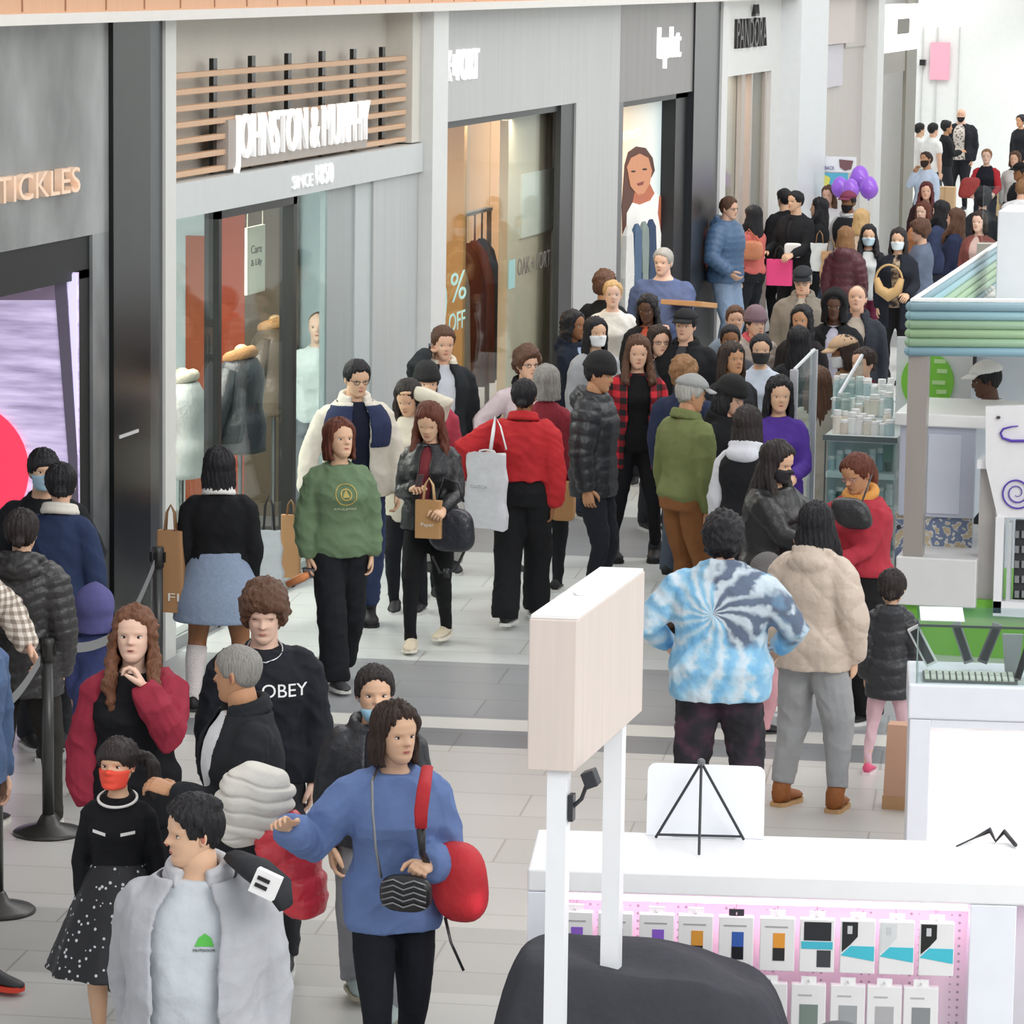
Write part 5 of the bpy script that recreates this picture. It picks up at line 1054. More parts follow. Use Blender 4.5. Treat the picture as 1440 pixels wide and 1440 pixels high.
    for s in (1, -1):
        Hp, K, A = LG[s]; fz = A.z-.048*H; L_ = .155*H*(.94 if female else 1.04); w0 = .028*H; ang = -s*.14; ca, sa = math.cos(ang), math.sin(ang)
        def fp(px_, py_, pz): return (A.x+px_*ca+py_*sa*-1*-1, A.y-.038*H+py_*ca-px_*sa, fz+pz)
        prof = [(0, .6, .055), (.08, .85, .060), (.25, .92, .062), (.42, .92, .050), (.62, 1.05, .036), (.82, 1.0, .028), (.95, .72, .022), (1.0, .35, .016)]
        if sh[0] == 'boot': prof = [(a, b*1.12, c+(.02 if a < .4 else .012)) for a, b, c in prof]
        up_, so = MB(), MB(); rings = []; rings2 = []
        for t, w, hgt in prof:
            ww = w0*w; yy = t*L_; zt_ = hgt*H; zb_ = .010*H
            rings.append([fp(ww*math.sin(a)*(1 if math.cos(a) < .3 else .8), yy, zb_+(zt_-zb_)*(.5+.5*math.cos(a))) for a in (2*PI*j/12 for j in range(12))])
            rings2.append([fp(ww*1.08*cx_, yy*1.02-.004*H, zz_) for cx_, zz_ in ((-1, 0), (1, 0), (1, .013*H), (-1, .013*H))])
        up_.loft(rings); so.loft(rings2)
        if sh[0] == 'boot': up_.tube([fp(0, .22*L_, .02*H), fp(0, .22*L_, .060*H), (A.lerp(K, .16).x, A.lerp(K, .16).y, A.lerp(K, .16).z)], [.031*H, .031*H, .030*H], 14)
        ob = part_mesh(root, up_, sh[0] if sh[0] in ('boot', 'sneaker') else 'shoe', mat(sh[1], .6)); part_mesh(ob, so, 'sole', mat(sh[2], .6), smooth=False)
    PEOPLE[key] = M; M['g'] = g; M['rz'] = rz; M['R'] = Matrix.Translation((g.x, g.y, 0)) @ Matrix.Rotation(rz, 4, 'Z')
    return M
def part_mesh(parent, mb, name, mt, smooth=True): return mb.build(name, mt, parent, smooth=smooth)
def wloc(M, p, ax=None): return M['R'] @ Vector(p)

def rnd_dirs(seed, n, sc):
    r = np.random.RandomState(int(seed*100) % 9999+1); return r.randn(n, 3)*sc, r.rand(n)*6.28
def fold_field(V, seed):
    D, ph = rnd_dirs(seed, 5, np.array([9, 9, 8.])); W_ = V+.035*np.sin(V[:, [2, 0, 1]]*11+seed)+.015*np.sin(V[:, [1, 2, 0]]*31+seed*2)
    a = sum(np.sin(W_ @ d+p) for d, p in zip(D, ph))/2.0
    D2, p2 = rnd_dirs(seed+3, 5, np.array([17, 17, 22.])); b = sum(np.sin(W_ @ d+p) for d, p in zip(D2, p2))/2.0
    D3, p3 = rnd_dirs(seed+7, 5, np.array([45, 45, 40.])); c = sum(np.sin(W_ @ d+p) for d, p in zip(D3, p3))/5
    return (.5-np.sqrt(np.abs(a)+.02))*.6+(.5-np.sqrt(np.abs(b)+.02))*.55+c*.22
def finish_people():

    for j in JOBS:
        if j['vox']:
            r = j['ob'].modifiers.new('remesh', 'REMESH'); r.mode = 'VOXEL'; r.voxel_size = j['vox']; r.use_smooth_shade = True
            s = j['ob'].modifiers.new('smooth', 'SMOOTH'); s.factor = .5; s.iterations = j.get('sm', 2)
    bpy.context.view_layer.update(); dg = bpy.context.evaluated_depsgraph_get()
    for j in JOBS:
        ob = j['ob']
        if not j['vox']: continue
        me = bpy.data.meshes.new_from_object(ob.evaluated_get(dg)); ob.modifiers.clear(); n = len(me.vertices)
        if n == 0: continue
        V = np.empty(n*3); me.vertices.foreach_get('co', V); V = V.reshape(-1, 3); N = np.empty(n*3); me.vertices.foreach_get('normal', N); N = N.reshape(-1, 3)
        k = j.get('post')
        if k == 'fold':
            q = j['amp']*fold_field(V, j['seed'])
            if j.get('diamond'): p_ = j['diamond']; u1 = np.abs(np.sin(PI*(V[:, 0]+V[:, 2])/p_)); u2 = np.abs(np.sin(PI*(V[:, 0]-V[:, 2])/p_)); q = q*.5+.012*(np.minimum(u1, u2)**.45-.7)
            V = V+N*q[:, None]
        elif k == 'quilt':
            H = j['H']; z = V[:, 2]/H; best = np.full(n, 9.0); par = z-(np.abs(V[:, 0])*j['chev'])
            for s in (1, -1):
                for a, b in ((0, 1), (1, 2)):
                    A, B = np.array(j['J'][s][a][:]), np.array(j['J'][s][b][:]); d = B-A; L = np.linalg.norm(d); t = ((V-A) @ d)/(L*L); tc_ = np.clip(t, 0, 1); dist = np.linalg.norm(V-A-tc_[:, None]*d, axis=1)
                    m = (dist < .062*H) & (dist < best) & ((np.abs(V[:, 0]) > .085*H) | (V[:, 1] > .08*H)); best = np.where(m, dist, best); par = np.where(m, (t*L+(L if a else 0))/H, par)
            w = np.abs(np.sin(PI*par/j['pitch'])); V = V+N*(j['amp']*(w**.6-.6)+.003*fold_field(V, j['seed']))[:, None]
        elif k == 'hair' and j['amp']:
            c = np.array(j['ctr'][:]); d = V-c; a = np.arctan2(d[:, 0], d[:, 1])
            if j['curly']: f = np.sin(V[:, 0]*95+2*np.sin(V[:, 2]*40))*np.sin(V[:, 1]*90+1.5*np.sin(V[:, 0]*50))*np.sin(V[:, 2]*85+np.sin(a*5))+.5*np.sin(V[:, 2]*60+a*3)
            else: f = .6*np.sin(a*23+5*np.sin(V[:, 2]*7)+3*np.sin(V[:, 2]*3))+.4*np.sin(a*47+4*np.sin(V[:, 2]*9))+.4*np.sin(a*9+V[:, 2]*12)
            V = V+N*(j['amp']*f)[:, None]
        me.vertices.foreach_set('co', V.ravel())
        if j.get('decals'):
            bvh = BVHTree.FromPolygons([Vector(v) for v in V], [tuple(p.vertices) for p in me.polygons])
            for dm, sgn in j['decals']:
                for v in dm.data.vertices:
                    hit = bvh.ray_cast(Vector((v.co.x, sgn*.8, v.co.z)), Vector((0, -sgn, 0)))
                    if hit[0]: v.co.y = hit[0].y+sgn*(.004+(v.co.y-0)*0)
        if j.get('extra'):
            E_ = j['extra']; fc = [tuple(p.vertices) for p in me.polygons]; n0 = len(V)
            me2 = bpy.data.meshes.new('body'); me2.from_pydata([tuple(v) for v in V]+E_.v, [], fc+[tuple(i+n0 for i in f) for f in E_.f]); mi = [0]*len(fc)+E_.m; me2.polygons.foreach_set('material_index', mi)
            for mt in ob.data.materials: me2.materials.append(mt)
            me = me2
        else:
            me.materials.clear()
            for mt in ob.data.materials: me.materials.append(mt)
        me.polygons.foreach_set('use_smooth', [True]*len(me.polygons)); old = ob.data; ob.data = me; bpy.data.meshes.remove(old)
def decal_text(M, txt, mt, x0, z0, h, width, sgn=1, name='printed_lettering'):
    me = text_mesh(txt, h, width, 0); o = bpy.data.objects.new(name, me); COL.objects.link(o); me.materials.clear(); me.materials.append(mt); o.parent = M.get('under') or M['top']
    for v in me.vertices: v.co.x = (x0+v.co.x)*(-sgn) if sgn == 1 else x0+v.co.x; v.co.z += z0
    s_ = o.modifiers.new('thickness', 'SOLIDIFY'); s_.thickness = .002; (M.get('underjob') or M['topjob'])['decals'].append((o, sgn)); return o
def decal_poly(M, pts, mt, sgn=1, name='printed_mark', n=1):
    mb = MB(); mb.add([(x*(-sgn) if sgn == 1 else x, 0, z) for x, z in pts], [tuple(range(len(pts)))]); o = mb.build(name, mt, M.get('under') or M['top']); (M.get('underjob') or M['topjob'])['decals'].append((o, sgn)); s_ = o.modifiers.new('thickness', 'SOLIDIFY'); s_.thickness = .002; return o
def decal_ring(M, cx, cz, r0, r1, mt, name='printed_mark'):
    mb = MB(); n = 28; V = [(-(cx+r*math.cos(2*PI*k/n)), 0, cz+r*math.sin(2*PI*k/n)) for r in (r0, r1) for k in range(n)]; mb.add(V, [(k, (k+1) % n, n+(k+1) % n, n+k) for k in range(n)]); o = mb.build(name, mt, M.get('under') or M['top']); (M.get('underjob') or M['topjob'])['decals'].append((o, 1)); s_ = o.modifiers.new('thickness', 'SOLIDIFY'); s_.thickness = .002
# --- carried things (own top-level objects, placed in a person's frame)
def shopper(name, M, p, w, d, h, col, label, rot=0, kind='paper', handle='2b2b2b', hl=.22, cat='bag', soft=0, text=None, taper=1.0):
    """bag whose handles' top is at p (person frame)"""
    t = empty(name, wloc(M, p), label, cat, rz=M['rz']+math.radians(rot)); n = 8; rings = []
    for k, z in enumerate(np.linspace(-hl-h, -hl, n)):
        s_ = 1+(taper-1)*(k/(n-1)); a, b = w/2*s_, d/2*(1-.75*soft*(k/(n-1))); q = []
        for i in range(24):
            an = 2*PI*i/24; c, s = math.cos(an), math.sin(an); e_ = .25 if not soft else .45; q.append((a*math.copysign(abs(c)**e_, c), b*math.copysign(abs(s)**e_, s)*(1+.08*math.sin(k*1.7+i)*soft), z))
        rings.append(q)
    MB().loft(rings).build('bag_body', cmat(col, kind) if kind != 'plain' else mat(col, .4), t, smooth=False, bevel=0)
    for s in (-1, 1): MB().tube([(-w*.25, s*d*.35*(1-.7*soft), -hl-.01), (-w*.2, s*d*.2, -hl*.4), (0, 0, -.0), (w*.2, s*d*.2, -hl*.4), (w*.25, s*d*.35*(1-.7*soft), -hl-.01)], .005 if handle != 'e8e8e8' else .009, 6).build('handle', mat(handle, .5), t, smooth=True)
    if text: put = text_mesh(text, .03, w*.45, .001); o = bpy.data.objects.new('lettering', put); COL.objects.link(o); o.parent = t; put.materials.clear(); put.materials.append(mat('8a8a8c' if col != 'c29b6b' else '3a2c22', .6)); o.location = (-w*.25, -d/2*1.03, -hl-h*.55)
    return t

# ================================================================== PEOPLE: who stands where
def plaid(c1, c2, c3, sc=14):
    mt, nt, p = new_mat('plaid'); t = nt.nodes.new('ShaderNodeTexCoord'); mp = nt.nodes.new('ShaderNodeMapping'); mp.inputs['Scale'].default_value = (sc, sc, sc); nt.links.new(t.outputs['Object'], mp.inputs[0])
    s_ = nt.nodes.new('ShaderNodeSeparateXYZ'); nt.links.new(mp.outputs[0], s_.inputs[0]); outs = []
    for k in (0, 2):
        f = nt.nodes.new('ShaderNodeMath'); f.operation = 'FRACT'; nt.links.new(s_.outputs[k], f.inputs[0]); g = nt.nodes.new('ShaderNodeMath'); g.operation = 'GREATER_THAN'; g.inputs[1].default_value = .5; nt.links.new(f.outputs[0], g.inputs[0]); outs.append(g)
    ad = nt.nodes.new('ShaderNodeMath'); ad.operation = 'ADD'; nt.links.new(outs[0].outputs[0], ad.inputs[0]); nt.links.new(outs[1].outputs[0], ad.inputs[1]); dv = nt.nodes.new('ShaderNodeMath'); dv.operation = 'MULTIPLY'; dv.inputs[1].default_value = .5; nt.links.new(ad.outputs[0], dv.inputs[0])
    r = nt.nodes.new('ShaderNodeValToRGB'); r.color_ramp.interpolation = 'CONSTANT'; e = r.color_ramp.elements; e[0].color = lin(c1); e[1].position = .4; e[1].color = lin(c2); e.new(.9).color = lin(c3); nt.links.new(dv.outputs[0], r.inputs[0]); nt.links.new(r.outputs[0], p.inputs['Base Color']); p.inputs['Roughness'].default_value = .85; return mt
def speckle(base, dot, sc, thr):
    mt, nt, p = new_mat('speckled_cloth'); v = nt.nodes.new('ShaderNodeTexVoronoi'); v.inputs['Scale'].default_value = sc; t = nt.nodes.new('ShaderNodeTexCoord'); nt.links.new(t.outputs['Object'], v.inputs[0])
    r = nt.nodes.new('ShaderNodeValToRGB'); r.color_ramp.elements[0].position = thr; r.color_ramp.elements[0].color = lin(dot); r.color_ramp.elements[1].position = thr+.03; r.color_ramp.elements[1].color = lin(base); nt.links.new(v.outputs['Distance'], r.inputs[0]); nt.links.new(r.outputs[0], p.inputs['Base Color']); p.inputs['Roughness'].default_value = .6; return mt
def blotch(c1, c2, c3, sc, name='mottled_cloth'):
    mt, nt, p = new_mat(name); n = noise(nt, sc, detail=2); r = nt.nodes.new('ShaderNodeValToRGB'); nt.links.new(n.outputs[0], r.inputs[0]); e = r.color_ramp.elements; e[0].position = .4; e[0].color = lin(c1); e[1].position = .62; e[1].color = lin(c3); e.new(.5).color = lin(c2)
    nt.links.new(r.outputs[0], p.inputs['Base Color']); p.inputs['Roughness'].default_value = .85; n2 = noise(nt, 22, detail=4); bump(nt, p, n2.outputs[0], .6, .012); return mt
def tiedye(cx, cz):
    mt, nt, p = new_mat('tie_dye'); t = nt.nodes.new('ShaderNodeTexCoord'); s_ = nt.nodes.new('ShaderNodeSeparateXYZ'); nt.links.new(t.outputs['Object'], s_.inputs[0])
    def mth(op, a, b=None, c=None):
        m_ = nt.nodes.new('ShaderNodeMath'); m_.operation = op
        for i, v in enumerate((a, b, c)):
            if v is None: continue
            if isinstance(v, (int, float)): m_.inputs[i].default_value = v
            else: nt.links.new(v, m_.inputs[i])
        return m_.outputs[0]
    x = mth('SUBTRACT', s_.outputs[0], cx); z = mth('SUBTRACT', s_.outputs[2], cz); ang = mth('ARCTAN2', z, x); r2 = mth('SQRT', mth('ADD', mth('MULTIPLY', x, x), mth('MULTIPLY', z, z)))
    n = noise(nt, 9, detail=3); n1 = noise(nt, 3.2, detail=3)
    ray_ = mth('SINE', mth('ADD', mth('MULTIPLY', ang, 13), mth('ADD', mth('MULTIPLY', r2, 22), mth('MULTIPLY', n.outputs[0], 10))))
    # grey sector towards the right-hand side of the back, white/blue elsewhere
    sect = mth('ADD', mth('COSINE', mth('ADD', ang, -.35)), mth('MULTIPLY', mth('SUBTRACT', n1.outputs[0], .5), 2.2))
    fac = mth('ADD', mth('MULTIPLY', ray_, .26), mth('ADD', .42, mth('MULTIPLY', mth('SUBTRACT', n.outputs[0], .5), .9)))
    rA = nt.nodes.new('ShaderNodeValToRGB'); e = rA.color_ramp.elements; e[0].position = .15; e[0].color = lin('cfdfea'); e[1].position = .8; e[1].color = lin('74b3de'); e.new(.45).color = lin('9ccbe6'); nt.links.new(fac, rA.inputs[0])
    rB = nt.nodes.new('ShaderNodeValToRGB'); e = rB.color_ramp.elements; e[0].position = .2; e[0].color = lin('c3d0da'); e[1].position = .55; e[1].color = lin('616e84'); nt.links.new(fac, rB.inputs[0])
    mr = nt.nodes.new('ShaderNodeMapRange'); nt.links.new(mth('SUBTRACT', sect, mth('MULTIPLY', mth('ABSOLUTE', mth('SUBTRACT', r2, .16)), 2.2)), mr.inputs[0]); mr.inputs[1].default_value = .15; mr.inputs[2].default_value = .4
    mx = nt.nodes.new('ShaderNodeMix'); mx.data_type = 'RGBA'; nt.links.new(mr.outputs[0], mx.inputs[0]); nt.links.new(rA.outputs[0], mx.inputs[6]); nt.links.new(rB.outputs[0], mx.inputs[7]); nt.links.new(mx.outputs[2], p.inputs['Base Color']); p.inputs['Roughness'].default_value = .85
    n2 = noise(nt, 22, detail=4); bump(nt, p, n2.outputs[0], .7, .012); return mt
P = person
# ---- foreground
a1 = P('grey coat', 'man in an open light grey hooded coat over a pale tee, looking left', 278, 1112, 1.75, -12, head=.212, hair=('undercut', 'black'), skin='asian', look=(62, 4, 0), top=('coat', 'b4b6bd', {'open': .42, 'inner': mat('ccd4dc', .8, kind='cloth'), 'hem': .38, 'collar': 'c3c4ca', 'ease': .012}), bottom=('jeans', '9aa0a8'), legs='walk', belly=.6, bulk=1.12, arms=('swingb', 'down'))
a2 = P('blue sweater', 'woman in a blue sweatshirt and black leggings holding a red backpack strap', 556, 985, 1.62, 8, f=1, head=.212, hair=('bob', 'dark'), skin='asian', look=(-22, 2, 0), top=('baggy', '6884bc', {'hem': .47}), bottom=('leggings', '1d2028'), legs='walk', arms=((.27, .125, .75), (.055, .15, .655)), curl=(.4, 1.3))
a3 = P('mask boy', 'boy with a pale blue mask under his chin, dark jacket and grey trousers', 527, 932, 1.48, 6, hair=('short', 'soft'), skin='asian', mask='9fd0ea', mask_low=1, top=('puffer', '24272e', {'quilt': 0, 'open': .25, 'inner': '2a2a30', 'hood': 1, 'hem': .50}), bottom=('sweat', '9b9ca2'), shoes=('sneaker', '9aa8a5', 'b0aa96'), legs='walk2')
a4 = P('curly teen', 'teenager with tousled brown hair and a dark navy sweatshirt, looking down', 372, 808, 1.74, 4, head=.235, hair=('mop', 'brown'), skin='pale', look=(8, 14, 0), closed=1, top=('baggy', '23262e'), bottom=('jeans', '24262c'), arms=('down', 'down'))
a5 = P('buzz man', 'man with grey buzzed hair in a dark jacket, turned away to the left', 341, 905, 1.72, -78, hair=('buzz', 'grey'), skin='tan', look=(38, 6, 0), top=('jacket', '26282d', {'open': .5, 'inner': 'e9ecf2', 'collar': 1}), bottom=('slim', '1f2126'), bulk=1.18, arms=('down', 'hold'))
a6 = P('varsity girl', 'woman with long wavy ombre hair and wine red sleeves, hand at her chin', 188, 850, 1.66, 3, f=1, hair=('curly', 'ombre', .95), skin='pale', look=(12, -4, 0), mouth_open=1, top=('baggy', '1c1d22', {'sleeves': 'a3243f', 'hem': .44}), bottom=('leggings', '17181c'), arms=('down', 'chin'), curl=(.5, .9), bulk=1.05)
a7 = P('mask girl', 'little girl in a bright red mask and black sequined dress with a ponytail', 166, 1033, 1.30, -10, f=1, hair=('sidepony', 'soft', .15), bangs=1, skin='asian', mask='f0503c', look=(14, 0, 0), top=('dress', '1b1c21', {'hem': .6, 'skirt': .27, 'spread': .15, 'skirtmat': speckle('1c1d22', 'c9cbd2', 34, .2)}), bottom=('none', '000000'), shoes=('shoe', '222222', '222222'), arms=('down', 'down'))
g = G(-52, 1372)
a8 = P('edge denim', 'person cut by the left edge in a denim jacket, dark trousers and black red sneakers', 0, 0, 1.76, 40, at=g, hair=('short', 'dark'), top=('jacket', '4e6d9a', {'mat': 'denim', 'ease': .01}), bottom=('jeans', '22293a'), shoes=('sneaker', '26262a', 'e2452f'), legs='walk')
g = G(-78, 1190)
a9 = P('edge plaid', 'person at the left edge with only a checked cream sleeve showing', 0, 0, 1.66, 20, at=g, hair=('short', 'dark'), top=('puffer', plaid('e6ded4', 'b9aca0', '8d8078', 26)), bottom=('jeans', '3a4356'), arms=((.26, .02, .60), (.26, .05, .60)))
# ---- queue on the left
b1 = P('puffer woman', 'woman seen from behind in a black chevron quilted puffer with low bun', 30, 712, 1.64, 168, f=1, hair=('bun', 'soft'), skin='asian', top=('puffer', '2c2a2c', {'chev': .28, 'pitch': .034, 'qamp': .008, 'hem': .43}), bottom=('slim', '35322f'), bulk=1.12, legs='wide', shoes=('sneaker', '222222', 'e5e1d8'))
b2 = P('navy queue', 'woman seen from behind in a navy jacket with pale collar and black shoulder bag', 85, 648, 1.66, 160, f=1, hair=('bun', 'black'), skin='fair', top=('jacket', '2c3b5e', {'collar': 'e2dcd0'}), bottom=('slim', '1d1f25'), look=(-18, 6, 0))
b3 = P('mask man', 'man with black fringe and light blue mask behind the navy jacket', 60, 628, 1.68, 12, hair=('short', 'black'), bangs=1, skin='asian', mask='a9c9dc', top=('jacket', '202226'), bottom=('jeans', '20232a'), arms=('down', 'hip'), bulk=1.1)
b4 = P('curly child', 'small child with dark brown curls between the two queueing women', 66, 735, 1.22, 170, hair=('mop', 'dark'), skin='tan', top=('sweater', '38384a'), bottom=('jeans', '2a3247'))
b5 = P('purple coat child', 'child in a periwinkle hooded coat beside the black quilted puffer', 134, 825, 1.10, 165, hair=('short', 'black'), hat=('hood', '5c5a95'), top=('coat', '3f4a7e', {'hem': .22, 'flare': .08, 'hood': 0}), bottom=('slim', '22242c'), shoes=('shoe', '303038', 'dddddd'))
b6 = P('skirt woman', 'woman seen from behind in a black sweater, pale denim skirt and white knee socks', 308, 628, 1.56, 178, f=1, hair=('bob', 'black'), skin='brown', bulk=1.28, top=('sweater', '18191c', {'hem': .585, 'collar': 'eceae6'}), bottom=('skirt', '8fa3c0', {'hem': .355, 'socks': 'e9e0df'}), shoes=('shoe', '1b1b1d', '333333'), arms=('down', 'down'), legs='wide')
# ---- middle left group
c1 = P('fleece man', 'man with glasses in a cream fleece jacket with navy chest panel', 500, 502, 1.78, 14, hair=('short', 'black'), skin='asian', glasses='55504c', look=(-8, 14, 0), top=('jacket', 'ded6c6', {'open': .22, 'inner': '1c2236', 'vest': '2b3557', 'vz': .68, 'collar': 'e6dfd2', 'ease': .008}), bottom=('jeans', '2d3f6d'), bulk=1.1, arms=((.21, .06, .50), (.15, .06, .50)), shoes=('boot', '1c1c1e', '111111'))
c2 = P('green sweater', 'young woman in a moss green sweatshirt with gold crest, holding a phone', 478, 587, 1.64, 14, f=1, hair=('bob', 'auburn'), skin='asian', look=(-14, -6, 0), top=('baggy', '6b8562', {'hem': .50}), bottom=('wide', '1c1e23'), arms=('down', 'down'), legs='walk', shoes=('sneaker', '2a2a2c', 'cfcdc8'))
c3 = P('cream coat woman', 'woman in a cream coat raising one hand to her dark hair', 577, 530, 1.60, -12, f=1, hair=('long', 'soft', .45), skin='asian', look=(8, 26, 0), top=('coat', 'd9d2bf', {'hem': .40}), bottom=('slim', '22232a'), arms=('hold', (.03, .06, .97)))
c4 = P('beanie behind', 'person in a black knitted hat almost hidden behind the cream coat woman', 600, 512, 1.62, 10, hair=('short', 'black'), skin='asian', hat=('beanie', '1a1a1c'), top=('jacket', 'b3324a'), bottom=('jeans', '22242a'))
c5 = P('phone woman', 'woman in a black jacket with long reddish hair, reading her phone', 606, 562, 1.60, -14, f=1, hair=('long', 'auburn', .75), skin='asian', look=(0, 26, 0), closed=1, top=('jacket', '1f2024', {'mat': 'nylon', 'open': .16, 'inner': '84303a'}), bottom=('slim', '18191c'), arms=('hold', 'elbow'), curl=(1.1, 1.2), legs='walk', shoes=('shoe', 'cfc2ab', 'e0d9cc'))
c6 = P('phone man', 'man in a charcoal jacket with cream collar talking on a phone', 622, 455, 1.80, 16, hair=('short', 'brown'), skin='fair', look=(0, 10, 0), top=('jacket', '262a2e', {'open': .3, 'inner': 'd3d8e2', 'collar': 'e3d9c4'}), bottom=('jeans', 'd5d3cf'), arms=('ear', 'down'))
d1 = P('red sweater', 'person seen from behind in a scarlet pullover and wide black trousers', 737, 530, 1.66, 172, f=1, hair=('bun', 'black'), skin='brown', top=('baggy', 'c4141f', {'hem': .60, 'collar': 1}), bottom=('wide', '1b1c1f'), bulk=1.16, legs='walk', arms=('down', (.20, -.02, .60)))
d2 = P('grey hair woman', 'woman with grey streaked bob and dark red top, seen from behind', 769, 512, 1.60, 165, f=1, hair=('bob', 'grey'), top=('sweater', '8f2233'), bottom=('slim', '202226'))
d3 = P('rose shirt man', 'young man with curly brown hair and glasses in a pale pink shirt', 741, 482, 1.66, 28, hair=('mop', 'brown'), skin='fair', glasses='6f6460', top=('jacket', 'e3cfd6', {'collar': '1c1c20'}), bottom=('jeans', '2a2c33'), arms=((.22, .02, .55), 'down'))
d4 = P('navy girl', 'woman with wavy black hair in a navy jacket over light blue shirt, facing right', 806, 435, 1.60, 58, f=1, hair=('curly', 'black', .3), skin='brown', top=('jacket', '252c3d', {'open': .35, 'inner': 'a9bbdd', 'hood': 1}), bottom=('jeans', '3a4767'), arms=('hold', 'down'))
d5 = P('white mask girl', 'woman with black hair and white mask in a pale grey top', 838, 445, 1.61, 24, f=1, hair=('long', 'black', .3), skin='asian', mask='eef0f2', top=('sweater', 'b5b7bc'), bottom=('jeans', '2c3550'))
d6 = P('blonde woman', 'blonde woman in a white sweater looking straight ahead', 862, 392, 1.69, 2, f=1, hair=('pony', 'blonde', .1), skin='pale', top=('sweater', 'ebe7e0'), bottom=('jeans', '39445c'), bulk=1.12)
d7 = P('curly bun', 'person with brown curls seen from behind in a black top', 850, 377, 1.70, 160, hair=('mop', 'brown'), skin='tan', top=('sweater', '1f2023'), bottom=('jeans', '23252b'))
d8 = P('big blue man', 'heavyset man with short grey hair in a slate blue sweater', 934, 347, 1.86, -14, hair=('short', 'salt'), skin='pale', look=(10, 4, 0), top=('sweater', '5a6a96'), bottom=('jeans', '2c3142'), bulk=1.36, belly=1.2, arms=('down', (.08, .24, .64)))
d9 = P('orange collar', 'woman with braided black hair and an orange collar', 912, 412, 1.63, -14, f=1, hair=('curly', 'black', .35), skin='dark', look=(0, 14, 0), top=('jacket', '25262b', {'open': .25, 'inner': 'd2562f'}), bottom=('jeans', '2a2c33'))
d10 = P('small glasses', 'woman with brown hair and glasses between the plaid coat and black cap', 927, 457, 1.60, 18, f=1, hair=('bob', 'dark'), skin='fair', glasses='5a4a48', top=('sweater', '3a3a40'), bottom=('jeans', '2c2e36'))
d11 = P('black cap man', 'stocky man in a black baseball cap and black jacket', 965, 433, 1.74, -18, hair=('short', 'black'), skin='fair', hat=('cap', '2b2b2e'), top=('jacket', '202124', {'open': .2, 'inner': '4a4a50', 'collar': 1}), bottom=('jeans', '25272d'), bulk=1.24)
d12 = P('beanie puffer', 'young man in a black beanie and black puffer jacket, in profile to the right', 838, 497, 1.76, 72, hair=('short', 'black'), skin='tan', hat=('beanie', '18181b'), look=(0, 12, 0), top=('puffer', '22252b', {'hem': .46}), bottom=('slim', '252932'), arms=('down', 'down'), legs='stand', shoes=('shoe', '202022', '333333'))
d13 = P('plaid woman', 'woman with long brown hair in a red and black plaid coat', 897, 470, 1.68, 6, f=1, hair=('long', 'brown', .5), skin='fair', look=(0, 8, 0), top=('coat', plaid('17171a', '7d1520', 'cf2433', 11), {'open': .42, 'inner': '191a1d', 'hem': .42}), bottom=('slim', '1c1d21'), shoes=('boot', '1d1d1f', '151515'), arms=('down', 'down'), legs='wide')
d14 = P('navy back', 'person with light brown curls seen from behind in a navy jacket and jeans', 962, 497, 1.62, 165, hair=('mop', 'light'), skin='fair', top=('jacket', '2a3350'), bottom=('jeans', '4a5668'), arms=((.20, .02, .60), 'down'))
d15 = P('olive man', 'man in a grey cap, olive sweater and rust brown trousers', 968, 525, 1.73, 128, hair=('short', 'salt'), skin='tan', hat=('cap', '9b9d9c'), look=(18, 10, 0), top=('sweater', '76804a', {'collar': 'roll', 'hem': .53}), bottom=('jeans', '8f5a2c', {'mat': 'cloth'}), bulk=1.20, arms=('down', 'down'), shoes=('shoe', '4a3626', '2a2019'))
d16 = P('black beanie woman', 'woman in a black knit hat and glasses with a black hooded coat, facing right', 1022, 530, 1.62, 66, f=1, hair=('bob', 'black'), skin='fair', hat=('beanie', '151518'), glasses='b5a89c', look=(-4, 14, 0), top=('jacket', '1d1e22', {'hood': 1, 'ease': .012}), bottom=('slim', '1c1d21'), bulk=1.15)
d17 = P('sunglasses woman', 'woman with sunglasses pushed up on long brown hair, dark jacket', 1030, 480, 1.66, 32, f=1, hair=('long', 'dark', .3), skin='tan', glasses='1a1a1c', glasses_up=1, look=(0, -4, 0), top=('jacket', '2b2c32'), bottom=('jeans', '2c3040'))
d18 = P('small boy', 'boy with short light brown hair peering over the crowd beside the purple hat', 1034, 428, 1.55, 6, hair=('short', 'brown'), skin='fair', top=('sweater', '7d8ea0'), bottom=('jeans', '333846'))
d19 = P('mauve hat', 'person wearing a mauve knitted hat with a red scarf', 1062, 433, 1.56, 30, hair=('short', 'dark'), hat=('beanie', '8a6c78'), top=('puffer', '9a8b80', {'scarf': 'e04a5a'}), bottom=('jeans', '40414a'))
d20 = P('hairline person', 'person with black hair half hidden below the boy', 1027, 455, 1.56, 4, hair=('short', 'black'), skin='brown', top=('sweater', '4a4c55'), bottom=('jeans', '30323a'))
d21 = P('black mask woman', 'woman with black mask and hair tied back in a pale blue top', 1070, 468, 1.61, 4, f=1, hair=('pony', 'black', .1), skin='asian', mask='222226', top=('sweater', 'cdd9ea'), bottom=('jeans', '9aa4b4'))
d22 = P('white hood back', 'woman seen from behind with black vest and white hood', 1052, 570, 1.60, 162, f=1, hair=('long', 'soft', .25), top=('jacket', '1f2024', {'hood': 'dfe1ea', 'sleeves': 'd8dae2', 'ease': .01}), bottom=('slim', '1f2126'), bulk=1.08)
